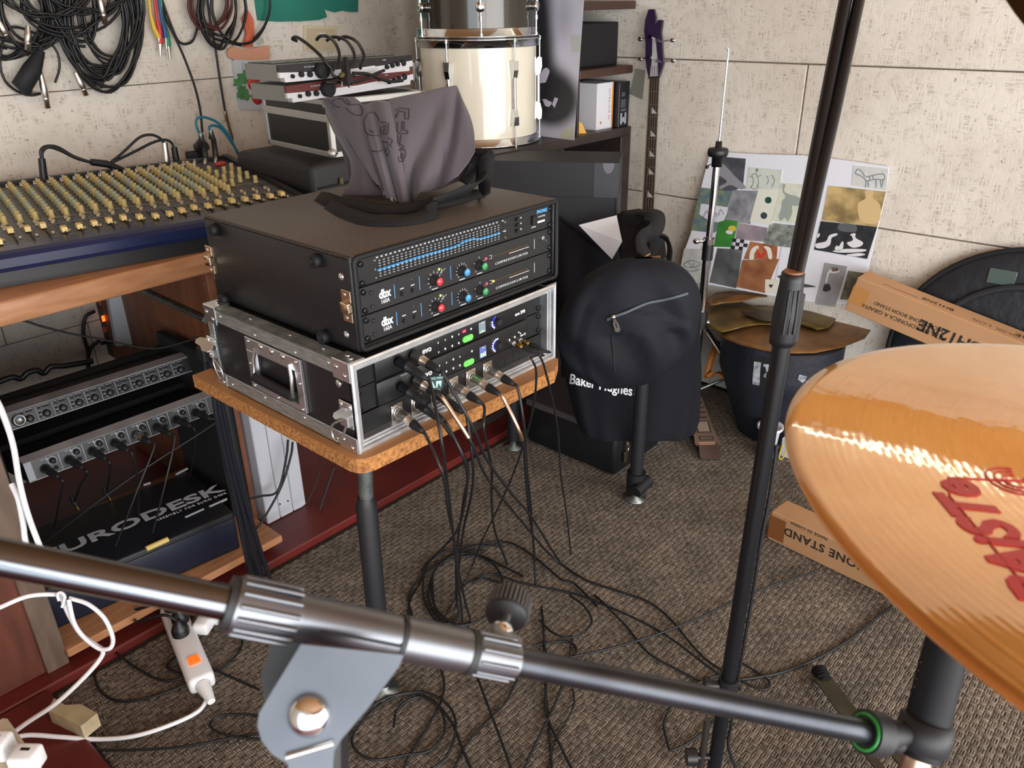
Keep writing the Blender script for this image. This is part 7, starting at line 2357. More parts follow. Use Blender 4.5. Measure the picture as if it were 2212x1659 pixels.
shard('broken_cymbal', 'copper toned broken cymbal with smooth lower rim, lowest on the drum bag', [(1556, 728), (1600, 745), (1650, 757), (1700, 763), (1760, 762), (1820, 750), (1868, 731), (1882, 712), (1872, 694), (1830, 678), (1760, 662), (1700, 655), (1640, 660), (1590, 680), (1566, 700)], 0.392, BRZ1, 0.004)
shard('broken_cymbal', 'olive gold broken cymbal with torn edges lying on the copper one', [(1513, 700), (1518, 672), (1534, 652), (1560, 656), (1596, 650), (1640, 664), (1690, 660), (1740, 664), (1796, 672), (1806, 690), (1790, 708), (1765, 712), (1742, 700), (1690, 702), (1640, 700), (1606, 706), (1562, 717), (1535, 708)], 0.405, BRZ2, 0.010)
shard('broken_cymbal', 'narrow copper cymbal shard curling above the olive one', [(1522, 652), (1545, 632), (1580, 628), (1640, 632), (1690, 640), (1640, 642), (1598, 652), (1560, 655), (1536, 660)], 0.428, BRZ1, 0.012)
shard('broken_cymbal', 'dark torn shard lying on the olive cymbal', [(1600, 672), (1640, 668), (1672, 676), (1670, 694), (1640, 690), (1612, 680)], 0.424, mat('dark_bronze', '#4a3f33', 0.4, 0.6), 0.004)

# ------------------------------------------------------------------ cartons
CRT = mat('brown_carton', '#bb8f68', 0.75, var=(3, '#b0855e'), bump=(90, 0.1, 0.001))
xf = 1.86
a, b, c_ = on_x(1853, 599, xf), on_x(2212, 743, xf), on_x(1829, 667, xf)
xd = (a - b); xd.x = 0; xd.normalize()       # reading direction of the upside down print: to the viewer's left
upz = Vector((0, -xd.z, xd.y)).normalized()
if upz.z > 0:
    upz = -upz
Hc = 0.118
c1 = thing('microphone_stand_carton', 'long brown carton with upside down print leaning against the right wall', 'carton', M=frame(a, -xd, Vector((1, 0, 0)), (-xd).cross(Vector((1, 0, 0)))))
zt2 = MW[c1.name].to_3x3() @ Vector((0, 0, 1))
sg = 1 if zt2.z > 0 else -1
g = G(); g.bb((0, 0, 0 if sg < 0 else -Hc), (1.0, 0.095, Hc if sg < 0 else 0), 0.002); part('body', g, CRT, c1)
inv = MW[c1.name].inverted()


def ctext(s, px, py, px2, py2, size, face='front', bold=0.0, m_=INKB, root=c1, width=1.0):
    # text centred between two picture points on the front face
    p_, q_ = inv @ on_x(px, py, xf), inv @ on_x(px2, py2, xf)
    mid = (p_ + q_) / 2
    g_ = G()
    if face == 'front':
        g_.text(s, size, frame((mid.x, -0.0005, mid.z), (-1, 0, 0), (0, 0, -sg), (0, -1, 0)), bold=bold, width=width)
    return part('lettering', g_, m_, root)


ctext('BH12NE', 2000, 700, 2100, 752, 0.052, bold=0.0012)
ctext('ASTA MICROFONICA A GIRAFFA', 1882, 668, 2020, 722, 0.0185, width=1.0)
ctext('MICROPHONE BOOM STAND', 1898, 660, 2028, 708, 0.0165)
for s, x, y, sz, m_ in (('BH12NE', 0.245, 0.042, 0.028, INKB), ('QUIK LOK', 0.42, 0.035, 0.030, mat('faint_print', '#7d5a40', 0.8)), ('ONSTAGE', 0.55, 0.05, 0.034, INKB), ('MICROPHONE BOOM STAND', 0.13, 0.030, 0.0085, mat('faint_print', '#7d5a40', 0.8))):
    g = G(); g.text(s, sz, frame((x, y, 0.0005 * sg), (-1, 0, 0), (0, -1 if sg > 0 else 1, 0), (0, 0, 1 if sg > 0 else -1))); part('lettering', g, m_, c1)
g = G(); g.bb((-0.0008, -0.0008, (-Hc + 0.03) if sg > 0 else 0.03), (0.055, 0.0, (-0.028) if sg > 0 else Hc - 0.028)); part('packing_tape', g, mat('packing_tape', '#b98550', 0.3), c1)

c2 = thing('microphone_stand_carton', 'brown carton with upside down print lying on the carpet beside the cymbal', 'carton', M=T(1.212, -0.258, 0.001) @ RZ(math.radians(-95.5)))
g = G(); g.bb((0, 0, 0), (1.0, 0.085, 0.098), 0.003); part('body', g, mat('brown_carton_floor', '#b08660', 0.75, var=(3, '#a37a55')), c2)
flip_ = 1
FY = 0.0
inv = MW[c2.name].inverted()


def c2pt(px, py):
    return on_plane(px, py, MW[c2.name] @ frame((0, FY, 0), (1, 0, 0), (0, 0, 1), (0, -1, 0)))


for s, p_, q_, sz, bd_ in (('MICROPHONE STAND', (1694, 1145), None, 0.036, 0.0008), ('MADE IN CHINA', (1708, 1128), None, 0.014, 0.0)):
    t0 = c2pt(*p_)
    g = G(); g.text(s, sz, frame((t0.x, FY - 0.0006, t0.y), (-1, 0, 0), (0, 0, -1), (0, -1, 0)), align='RIGHT', bold=bd_, spacing=1.1); part('lettering', g, INKB, c2)
g = G(); g.bb((-0.0006, FY - 0.0006, 0.01), (0.05, FY, 0.085)); part('packing_tape', g, mat('brown_tape', '#7d4f2c', 0.25), c2)

# ------------------------------------------------------------------ round cymbal bag, cup, small bits
cb = thing('cymbal_bag', 'big round black cymbal bag standing against the right wall', 'bag', (2.0, -0.66, 0))
CBM = frame((1.995, -0.66, 0.385), (0, -1, 0), (0.10, 0, 1), (-1, 0, 0.10))
g = G(CBM); g.lathe([(0, -0.03), (0.36, -0.03), (0.385, -0.012), (0.385, 0.012), (0.36, 0.03), (0.30, 0.034), (0, 0.036)], 64); wpart('bag_body', g, mat('black_nylon_bag', '#1c2027', 0.45, bump=(30, 0.5, 0.006)), cb)
g = G(CBM); g.lathe([(0.371, 0.020), (0.379, 0.026), (0.387, 0.020)], 64); wpart('piping', g, RUB, cb)
g = G(CBM)
pts = [(0.27 * math.cos(a_), 0.27 * math.sin(a_), 0.044) for a_ in [math.radians(20 + 140 * i / 24) for i in range(25)]]
g.tube(pts, 0.011, 8); wpart('pocket_rim', g, mat('black_nylon_rim', '#23272e', 0.45), cb)
p_ = on_plane(2170, 595, CBM)
g = G(CBM); g.box((p_.x, p_.y, 0.0375), (0.075, 0.045, 0.003), 0.001); wpart('name_window', g, mat('clear_window', '#4b5a58', 0.12), cb)

u0 = on_z(1655, 985, 0.0)
cup = thing('paper_cup', 'white plastic beaker on the carpet beside the microphone stand', 'cup', (u0.x, u0.y, 0))
g = G(T(u0.x, u0.y, 0.001)); g.lathe([(0, 0), (0.026, 0), (0.034, 0.10), (0.044, 0.112), (0.044, 0.122), (0.032, 0.112), (0.0245, 0.004), (0, 0.004)], 26); wpart('cup_body', g, mat('white_beaker', '#d9dbe6', 0.45), cup)
g = G(); g.tube(spline([u0 + Vector((0.02, -0.05, 0.075)), u0 + Vector((0.012, -0.062, 0.05)), u0 + Vector((0.008, -0.06, 0.02)), u0 + Vector((0.0, -0.052, 0.006)), u0 + Vector((0.002, -0.045, 0.02)), u0 + Vector((0.008, -0.05, 0.06))], 6), 0.0022, 7)
solo('yellow_cable', g, mat('yellow_cord', '#d8c31e', 0.4), 'thin yellow cord loop behind the microphone stand by the white beaker', 'cable')
u1_ = on_z(1700, 985, 0.0)
g = G(T(u1_.x, u1_.y, 0.0)); g.bb((-0.02, -0.02, 0.001), (0.02, 0.02, 0.075), 0.004)
solo('white_block', g, mat('white_block', '#cfd2dc', 0.5), 'small white block on the carpet just left of the cymbal rim', 'block')

# ------------------------------------------------------------------ grey cloth bag on the upper rack case
CLO = mat('grey_mauve_cloth', '#595058', 0.95, var=(4, '#4d484e', 3), bump=(420, 0.25, 0.0012), sheen=0.2)
top = [(697, 212), (730, 209), (764, 211), (779, 222), (790, 229), (802, 222), (815, 218), (838, 221), (842, 215), (880, 207), (920, 199), (955, 190), (985, 185), (1000, 222)]
bot = [(806, 384), (812, 392), (822, 405), (832, 418), (845, 425), (856, 431), (866, 436), (878, 439), (892, 441), (906, 416), (956, 402), (990, 380), (1012, 352), (1026, 328)]


def lp(lst, u):
    f_ = u * (len(lst) - 1); i = min(int(f_), len(lst) - 2); t_ = f_ - i
    return (lst[i][0] * (1 - t_) + lst[i + 1][0] * t_, lst[i][1] * (1 - t_) + lst[i + 1][1] * t_)


def flap_px(u, v):
    a_, b_ = lp(top, u), lp(bot, u)
    s_ = v ** 1.05
    x = a_[0] * (1 - s_) + b_[0] * s_
    y = a_[1] * (1 - s_) + b_[1] * s_
    if u > 0.80:
        x += 8 * math.sin(PI * v)
    return x, y


def flap(u, v):
    x, y = flap_px(u, v)
    ridge = math.exp(-((u - 0.47) / 0.28) ** 4)
    d_ = 1.555 + 0.05 * (1 - v) * (0.4 + abs(u - 0.5)) - 0.035 * math.sin(PI * v) * ridge
    d_ += 0.018 * math.sin(u * 2 * PI * 5.2 + 0.9) * (0.22 + v) * math.exp(-((u - 0.36) / 0.25) ** 2)
    d_ += 0.006 * math.sin(u * 2 * PI * 12 + 3 * v) * v * v * math.exp(-((u - 0.40) / 0.24) ** 2)
    d_ += 0.034 * math.exp(-((u - (0.60 + 0.26 * (1 - v))) / 0.045) ** 2) * v + 0.026 * math.exp(-((u - (0.93 - 0.18 * v)) / 0.03) ** 2) * (0.3 + v) - 0.014 * math.exp(-((u - (0.88 - 0.16 * v)) / 0.05) ** 2) * v
    d_ += 0.07 * max(0, u - 0.72)
    if u < 0.12:
        d_ += 0.03 * (0.12 - u) / 0.12
    return at_d(x, y, d_)


fl = G(); fl.grid(flap, 110, 44, thick=0.0022)
flv = bvh_of(fl)
cbm = at_d(890, 440, 1.57)
cbg = thing('cloth_bag', 'grey-mauve cloth bag with black drawn outlines slumped on the upper rack case', 'bag', (cbm.x, cbm.y, ZA + AH))
wpart('front_flap', fl, CLO, cbg)


def leftback(u, v):
    a_ = lp([(697, 214), (730, 300), (760, 360), (800, 385)], u)
    L_ = [(697, 220), (710, 258), (724, 288), (742, 318), (757, 343), (761, 375), (756, 398), (739, 423)]
    R_ = [(705, 214), (740, 262), (765, 305), (785, 340), (800, 375), (808, 400), (820, 414), (834, 421)]
    p0_, p1_ = lp(L_, v), lp(R_, v)
    x, y = p0_[0] * (1 - u) + p1_[0] * u, p0_[1] * (1 - u) + p1_[1] * u
    d_ = 1.645 - 0.035 * u - 0.02 * math.sin(PI * v) * math.sin(PI * u) + 0.006 * math.sin(9 * u + 5 * v)
    return at_d(x, y, d_)


g = G(); g.grid(leftback, 24, 30, thick=0.0022); wpart('side_panel', g, CLO, cbg)


def backsheet(u, v):
    x, y = flap_px(u, v)
    b_ = lp([(745, 418), (800, 420), (860, 425), (900, 420), (956, 405), (1000, 385), (1030, 345)], u)
    y = y * (1 - v) + b_[1] * v; x = x * (1 - v) + b_[0] * v
    p_ = at_d(x, y + 2, 1.70 - 0.03 * v + 0.012 * math.sin(9 * u))
    p_.z = max(p_.z, ZA + AH + 0.003)
    return p_


g = G(); g.grid(backsheet, 40, 20, thick=0.0022); wpart('back_panel', g, CLO, cbg)
INKL = mat('dark_drawn_line', '#2c2a33', 0.8)


def pen(pts, r=0.0009, n_=4, closed=False):
    q_ = []
    pts2 = [(v.x, v.y) for v in spline([(x, y, 0) for x, y in pts], n_, closed)]
    for x, y in pts2:
        h_ = press(flv, x, y, 0.0007)
        if h_:
            q_.append(h_)
    return q_


def cc(x, y):
    return (670 + x / 5.53, 180 + y / 5.53)


g = G()
for pts, st in (([(1025, 330), (1075, 300), (1180, 310), (1180, 430), (1135, 430), (1135, 345), (1060, 335), (1030, 420), (1020, 360)], 1), ([(1045, 465), (1045, 580), (1060, 600), (1165, 605), (1165, 570), (1125, 565), (1125, 465), (1100, 465), (1100, 560), (1075, 575)], 1),
                ([(855, 480), (860, 465), (925, 480), (935, 500), (930, 600), (900, 610), (855, 590), (850, 520)], 0), ([(875, 510), (905, 505), (910, 530), (880, 535), (875, 510)], 0), ([(875, 560), (905, 555), (908, 580), (880, 585), (875, 560)], 0),
                ([(865, 700), (930, 705), (935, 760), (895, 830), (890, 740)], 1), ([(930, 650), (985, 690), (960, 740), (985, 770)], 1), ([(955, 800), (930, 870), (915, 840)], 1), ([(1045, 620), (1040, 700), (1055, 760)], 1), ([(1090, 620), (1075, 720), (1120, 760), (1085, 790)], 1), ([(1050, 800), (1130, 790), (1145, 850), (1110, 930), (1060, 940), (1050, 860)], 1), ([(1080, 850), (1110, 845), (1105, 890), (1080, 895), (1080, 850)], 0),
                ([(300, 190), (270, 220), (300, 270), (360, 290)], 0), ([(330, 190), (380, 180), (420, 230), (480, 260), (580, 260), (630, 320), (620, 370), (560, 385), (500, 360), (430, 300)], 0), ([(430, 190), (480, 240), (450, 250)], 0),
                ([(690, 370), (660, 420), (640, 500), (660, 580), (720, 620), (830, 630)], 0), ([(700, 360), (760, 350), (800, 390), (830, 450)], 0), ([(710, 560), (740, 585), (765, 580)], 0), ([(740, 805), (800, 820), (860, 800)], 0)):
    P_ = [cc(*p) for p in pts]
    if st:
        q_ = []
        for a_, b_ in zip(P_, P_[1:]):
            for k in range(5):
                h_ = press(flv, a_[0] + (b_[0] - a_[0]) * k / 5, a_[1] + (b_[1] - a_[1]) * k / 5, 0.0007)
                if h_:
                    q_.append(h_)
    else:
        q_ = pen(P_)
    if len(q_) > 2:
        g.tube(q_, 0.0009, 5)
wpart('drawn_outlines', g, INKL, cbg, kind='stuff')
# fringe at the gathered hem
g = G()
for k in range(26):
    u_ = 0.20 + 0.42 * k / 25
    p_ = flap(u_, 0.995)
    q_ = p_ + Vector((random.uniform(-.004, .004), random.uniform(-.004, .004), -random.uniform(0.003, 0.009)))
    q_.z = max(q_.z, ZA + AH + 0.001)
    g.tube([p_, q_], 0.0006, 4)
wpart('frayed_hem', g, mat('pale_thread', '#b3aab0', 0.9), cbg, kind='stuff')
# black straps on the case top
zs_ = ZA + AH


def onc(px, py, h_=0.0):
    return on_z(px, py, zs_ + h_)


for pts, wdt, lab in (([onc(684, 428, 0.004), onc(710, 432, 0.008), onc(745, 440, 0.006), onc(790, 447, 0.008), onc(840, 452, 0.006), onc(900, 446, 0.010), onc(950, 436, 0.012), onc(1000, 425, 0.010), onc(1038, 418, 0.012)], 0.034, 'strap'),
                      ([onc(705, 445, 0.004), onc(740, 462, 0.005), onc(790, 475, 0.006), onc(850, 478, 0.006), onc(900, 472, 0.006), onc(935, 458, 0.008), onc(920, 440, 0.012)], 0.034, 'strap'),
                      ([onc(930, 440, 0.018), onc(985, 420, 0.022), onc(1030, 400, 0.03), at_d(1042, 375, 1.64), at_d(1046, 345, 1.645), at_d(1040, 335, 1.65), at_d(1030, 340, 1.65), at_d(1026, 360, 1.65), at_d(1000, 395, 1.66)], 0.030, 'strap'),
                      ([onc(1045, 425, 0.006), at_d(1048, 400, 1.62), at_d(1050, 365, 1.63), at_d(1053, 340, 1.635), at_d(1047, 332, 1.64)], 0.030, 'strap')):
    vs, fs = ribbon(pts, wdt, lambda t_: Vector((0.5, 0.6, 0.25)) if wdt > 0.032 else Vector((0.65, -0.3, 0.5)), 0.0025)
    g = G(); g.add(vs, fs, True); wpart(lab, g, STRAP, cbg)
# ------------------------------------------------------------------ foreground boom arm
BCH = mat('black_chrome_tube', '#6a6c72', 0.18, 1.0, bump=(50, 0.03, 0.001))
BCAST = mat('dark_cast_metal', '#6a6d73', 0.34, 0.9, var=(18, '#787b81'))
RUBR = mat('soft_black_rubber', '#1b1c1f', 0.55)
GRNR = mat('green_band', '#1c8a35', 0.3, spec=0.6)


def boom_pt(x):
    k = x / 1890.0
    inv_d = (1 - k) / 0.300 + k / 0.462
    return at_d(x, 1203 + (1585 - 1203) * k, 1.0 / inv_d)


B0, B1 = boom_pt(-700), boom_pt(1880)
bdir = (B1 - B0).normalized()
bsup = bdir.cross(Vector((0, 0, 1))).normalized()
bm_ = thing('boom_microphone_stand', 'black boom microphone stand crossing the bottom of the view, its clamp nearest', 'stand', Vector((boom_pt(650).x, boom_pt(650).y, 0)))
g = G(); g.cyl(B0, boom_pt(560), 0.0072, n=28); wpart('boom_tube', g, BCH, bm_, 'thick left boom tube')
g = G(); g.cyl(boom_pt(560), boom_pt(1888), 0.0068, n=28); wpart('boom_tube', g, mat('dull_boom_tube', '#3c3f45', 0.36, 0.9, var=(25, '#4a4d53'), stretch=(1, 1, 1)), bm_, 'dull right boom tube')


def ring_pts(xa, xb, r, rr2=None, n_=28, ridges=0):
    a_, b_ = boom_pt(xa), boom_pt(xb)
    g_ = G(); g_.cyl(a_, b_, r, rr2, n_)
    if ridges:
        M_ = basis(a_, bdir, (0, 0, 1)); L_ = (b_ - a_).length
        for k in range(ridges):
            an = 2 * PI * k / ridges
            g_.tube([M_ @ Vector((r * math.cos(an), r * math.sin(an), L_ * 0.06)), M_ @ Vector((r * math.cos(an), r * math.sin(an), L_ * 0.94))], r * 0.10, 6)
    return g_


wpart('left_collar', ring_pts(505, 645, 0.0118, 0.0106, ridges=14), BCAST, bm_)
wpart('collar_ring', ring_pts(488, 506, 0.0112), RUBR, bm_)
wpart('clutch_barrel', ring_pts(640, 880, 0.0102, 0.0096), BCAST, bm_)
g = G(); M_ = basis(boom_pt(700), bdir, (0, 0, 1)); Lb = (boom_pt(865) - boom_pt(700)).length
vside = (CAM - boom_pt(780)).normalized(); vside = (vside - bdir * vside.dot(bdir)).normalized(); vup = bdir.cross(vside)
if vup.z < 0:
    vup = -vup
lo = boom_pt(690) + vside * 0.0100 - vup * 0.0035
hi = boom_pt(855) + vside * 0.0096 - vup * 0.0035
g = G(); g.tube([lo, hi, boom_pt(868) + vside * 0.0096 + vup * 0.001, boom_pt(866) + vside * 0.0085 + vup * 0.0055, boom_pt(858) + vside * 0.006 + vup * 0.0088], 0.0006, 6); wpart('seam_line', g, RUBR, bm_)
wpart('barrel_ring', ring_pts(858, 868, 0.0104), RUBR, bm_)
wpart('clutch_barrel', ring_pts(868, 1012, 0.0100, 0.0098), BCAST, bm_)
wpart('barrel_ring', ring_pts(1008, 1022, 0.0105), RUBR, bm_)
wpart('right_collar', ring_pts(1022, 1112, 0.0094, 0.0086, ridges=10), BCAST, bm_)
# thumb knob
kc = at_d(1098, 1312, 0.405)
kb_ = boom_pt(1068)
kdir = (at_d(1122, 1300, 0.41) - at_d(1072, 1330, 0.40)).normalized()
kax = (kc - kb_).normalized()
Mk = basis(kc, kax, bdir)
g = G(Mk); g.lathe([(0, -0.0075), (0.0095, -0.0075), (0.0108, -0.006), (0.0108, 0.006), (0.0098, 0.0078), (0.0, 0.0078)], 30)
kn_ = wpart('clamp_knob', g, RUBR, bm_)
g = G(Mk)
for k in range(30):
    an = 2 * PI * k / 30
    g.tube([(0.0109 * math.cos(an), 0.0109 * math.sin(an), -0.0055), (0.0109 * math.cos(an), 0.0109 * math.sin(an), 0.0055)], 0.0006, 4)
wpart('knob_ridges', g, BCAST, kn_, kind='stuff')
g = G(); g.cyl(kb_.lerp(kc, 0.2), kc, 0.0030, n=10); g.ball(kb_.lerp(kc, 0.48), 0.0062, 12, 8); wpart('knob_stem', g, CHROME, bm_)
g = G(); g.box((0, 0, 0), (0.018, 0.010, 0.010), 0.002, 2, M=None); Ml = basis(kb_.lerp(kc, 0.30) + bdir * 0.002, kax, bdir); g.v = [Ml @ p for p in g.v]; wpart('split_lug', g, BCAST, bm_)
# bracket plates below the barrel
pc = boom_pt(720) + vside * 0.006
d0 = 0.318
plp = [(650, 1392), (872, 1415), (862, 1440), (795, 1530), (735, 1600), (722, 1622), (716, 1700), (628, 1712), (622, 1650), (588, 1630), (565, 1600), (556, 1568), (560, 1540), (590, 1490)]
nrm_v = (-FX + Vector((0, 0, 0.05))).normalized()
Mp = basis(at_d(700, 1500, d0), nrm_v, RX)
q_ = [on_plane(x, y, Mp) for x, y in plp]
g = G(Mp); g.prism([(v.x, v.y) for v in q_][::-1], -0.0022, 0.0)
br = wpart('bracket_plate', g, mat('plate_metal', '#5a5e66', 0.48, 0.55, var=(14, '#6a6e76')), bm_)
bq = on_plane(668, 1545, Mp)
g = G(Mp @ T(bq.x, bq.y, 0.0)); g.lathe([(0.0085, 0), (0.0082, 0.0022), (0.006, 0.0042), (0.003, 0.0050), (0.0, 0.0052)], 24); wpart('pivot_bolt', g, CHROME, br)
l0, l1 = on_plane(620, 1634, Mp), on_plane(722, 1604, Mp)
g = G(Mp); g.tube([(l0.x, l0.y, 0.0004), (l1.x, l1.y, 0.0004)], 0.0014, 8); wpart('folded_lip', g, STEEL, br)
Mp2 = Mp @ T(0, 0, -0.020)
q2 = [on_plane(x, y, Mp) for x, y in [(570, 1400), (640, 1395), (640, 1500), (600, 1545), (545, 1548), (540, 1490)]]
g = G(Mp2); g.prism([(v.x * 1.06, v.y * 1.06) for v in q2][::-1], -0.0022, 0.0); wpart('bracket_plate', g, RUBR, bm_)
g = G(Mp); g.bb((-0.012, -0.040, -0.022), (0.006, -0.014, -0.002), 0.002); wpart('pivot_block', g, RUBR, bm_)
sb0 = Mp @ Vector((-0.003, -0.030, -0.011))
g = G(); g.cyl(sb0, (sb0.x, sb0.y, 0.40), 0.0080, n=20); g.cyl((sb0.x, sb0.y, 0.62), (sb0.x, sb0.y, 0.10), 0.0105, n=20); wpart('upright_tube', g, BCH, bm_)
for k in range(3):
    a_ = 2 * PI * k / 3 + 2.6
    ft = Vector((sb0.x + 0.22 * math.cos(a_), sb0.y + 0.22 * math.sin(a_), 0.014))
    g = G(); g.tube([Vector((sb0.x, sb0.y, 0.16)), ft], 0.0075, 10); wpart('leg', g, BCH, bm_)
# end fitting with green rubber ring
wpart('end_ring', ring_pts(1868, 1902, 0.0125), RUBR, bm_)
a_ = boom_pt(1870); Mr_ = basis(a_, bdir, (0, 0, 1))
for off in (-0.0006, 0.0098):
    g = G(Mr_); g.tube([(0.0098 * math.cos(2 * PI * i / 28), 0.0098 * math.sin(2 * PI * i / 28), off) for i in range(28)], 0.0012, 7, closed=True); wpart('green_band', g, GRNR, bm_, 'green rubber band')

# ------------------------------------------------------------------ microphone held by the boom end
m0, m1 = at_d(2042, 1405, 0.470), at_d(1990, 1610, 0.470)
md = (m1 - m0).normalized()
mp_ = thing('overhead_microphone', 'black pencil microphone held in a clip at the right end of the boom', 'microphone', m1)
g = G(); g.tube([m0 - md * 0.03, m0, m0 + md * 0.012, m1 + md * 0.006], [0.0118, 0.0118, 0.0122, 0.0122], 28); wpart('body', g, mat('satin_black', '#101217', 0.6, spec=0.25), mp_)
g = G()
sdm = (RX - md * RX.dot(md)).normalized()
for k in range(4):
    g.box((0, 0, 0), (0.001, 0.001, 0.001)) if False else None
    c_m = m0 + md * (0.010 + 0.005 * k) - sdm * 0.0119
    g.tube([c_m - UX * 0.001, c_m + UX * 0.001 + sdm * 0.002], 0.0011, 5)
wpart('copper_slot', g, GOLD, mp_, kind='stuff')
g = G(); g.tube([m1 + md * 0.004, m1 + md * 0.018, m1 + md * 0.020, m1 + md * 0.050], [0.0085, 0.0085, 0.0075, 0.0075], 18); wpart('connector', g, mat('pale_copper', '#c7a796', 0.3, 1.0), mp_)
g = G(); g.tube(spline([m1 + md * 0.05, m1 + md * 0.09, m1 + md * 0.16 + Vector((0.02, 0.02, -0.05)), (m1.x - 0.02, m1.y - 0.02, 0.5), (m1.x - 0.06, m1.y - 0.02, 0.02), (m1.x - 0.2, m1.y + 0.05, 0.008)], 6), 0.003, 8); wpart('cord', g, CAB, mp_)
mc_ = thing('microphone_clip', 'black rubber microphone clip between the green banded boom end and microphone', 'clip', m1 - md * 0.02)
g = G(); g.tube([m0.lerp(m1, 0.72), m0.lerp(m1, 0.73), m1 + md * 0.0015, m1 + md * 0.002], [0.0122, 0.0150, 0.0152, 0.0122], 26); wpart('clip_sleeve', g, RUBR, mc_)
e0 = boom_pt(1902); e1 = m0.lerp(m1, 0.86)
g = G(); g.tube([e0, e0.lerp(e1, 0.45), e0.lerp(e1, 0.75)], [0.0098, 0.0075, 0.0065], 16); g.ball(e0.lerp(e1, 0.35) - UX * 0.004, 0.007, 12, 8); wpart('clip_arm', g, RUBR, mc_)

# ------------------------------------------------------------------ big bronze cymbal
CN = Vector((0.085, -0.056, 1)).normalized(); CC = Vector((-0.252, -1.081, 1.217)); CR = 0.254
CYM = frame(CC, Vector((1, 0, 0)), Vector((0, 1, 0)), CN)
CYM = basis(CC, CN, (1, 0, 0))
brz = mat('bronze_cymbal', '#dca06c', 0.40, 1.0)
nt = brz.node_tree; N, L = nt.nodes.new, nt.links.new; b_ = bsdf(brz)
tc = N('ShaderNodeTexCoord')
sep = N('ShaderNodeVectorMath'); sep.operation = 'LENGTH'
mpn = N('ShaderNodeMapping'); mpn.inputs['Scale'].default_value = (1, 1, 0)
L(tc.outputs['Object'], mpn.inputs[0]); L(mpn.outputs[0], sep.inputs[0])
nz = N('ShaderNodeTexNoise'); nz.inputs['Scale'].default_value = 9; nz.inputs['Detail'].default_value = 4; L(tc.outputs['Object'], nz.inputs['Vector'])
ad = N('ShaderNodeMath'); ad.operation = 'MULTIPLY_ADD'; L(nz.outputs['Fac'], ad.inputs[0]); ad.inputs[1].default_value = 0.0012; L(sep.outputs['Value'], ad.inputs[2])
ml = N('ShaderNodeMath'); ml.operation = 'MULTIPLY'; L(ad.outputs[0], ml.inputs[0]); ml.inputs[1].default_value = 1500
sn = N('ShaderNodeMath'); sn.operation = 'SINE'; L(ml.outputs[0], sn.inputs[0])
ml2 = N('ShaderNodeMath'); ml2.operation = 'MULTIPLY'; L(sep.outputs['Value'], ml2.inputs[0]); ml2.inputs[1].default_value = 5200
sn2 = N('ShaderNodeMath'); sn2.operation = 'SINE'; L(ml2.outputs[0], sn2.inputs[0])
ham = N('ShaderNodeTexNoise'); ham.inputs['Scale'].default_value = 34; ham.inputs['Detail'].default_value = 2; L(tc.outputs['Object'], ham.inputs['Vector'])
s1_ = N('ShaderNodeMath'); s1_.operation = 'MULTIPLY_ADD'; L(sn.outputs[0], s1_.inputs[0]); s1_.inputs[1].default_value = 0.030; L(ham.outputs['Fac'], s1_.inputs[2])
s2_ = N('ShaderNodeMath'); s2_.operation = 'MULTIPLY_ADD'; L(sn2.outputs[0], s2_.inputs[0]); s2_.inputs[1].default_value = 0.004; L(s1_.outputs[0], s2_.inputs[2])
bpn = N('ShaderNodeBump'); bpn.inputs['Strength'].default_value = 0.17; bpn.inputs['Distance'].default_value = 0.0016; L(s2_.outputs[0], bpn.inputs['Height']); L(bpn.outputs[0], b_.inputs['Normal'])
cr_ = N('ShaderNodeValToRGB'); cr_.color_ramp.elements[0].position = 0.4; cr_.color_ramp.elements[0].color = lin('#e2b596'); cr_.color_ramp.elements[1].position = 0.62; cr_.color_ramp.elements[1].color = lin('#d6a280'); L(nz.outputs['Fac'], cr_.inputs['Fac']); 
ln2 = N('ShaderNodeMath'); ln2.operation = 'MULTIPLY'; L(sep.outputs['Value'], ln2.inputs[0]); ln2.inputs[1].default_value = 420
ln3 = N('ShaderNodeTexNoise'); ln3.noise_dimensions = '1D'; ln3.inputs['Scale'].default_value = 1.0; ln3.inputs['Detail'].default_value = 3; L(ln2.outputs[0], ln3.inputs['W'])
rg = N('ShaderNodeMapRange'); rg.inputs['From Min'].default_value = 0.3; rg.inputs['From Max'].default_value = 0.7; rg.inputs['To Min'].default_value = 0.28; rg.inputs['To Max'].default_value = 0.46; L(ln3.outputs['Fac'], rg.inputs['Value']); L(rg.outputs[0], b_.inputs['Roughness'])
rm = N('ShaderNodeMapRange'); rm.inputs['From Min'].default_value = 0.3; rm.inputs['From Max'].default_value = 0.7; rm.inputs['To Min'].default_value = 0.86; rm.inputs['To Max'].default_value = 1.06; L(ln3.outputs['Fac'], rm.inputs['Value'])
hs_ = N('ShaderNodeHueSaturation'); L(rm.outputs[0], hs_.inputs['Value']); L(cr_.outputs[0], hs_.inputs['Color']); L(hs_.outputs[0], b_.inputs['Base Color'])

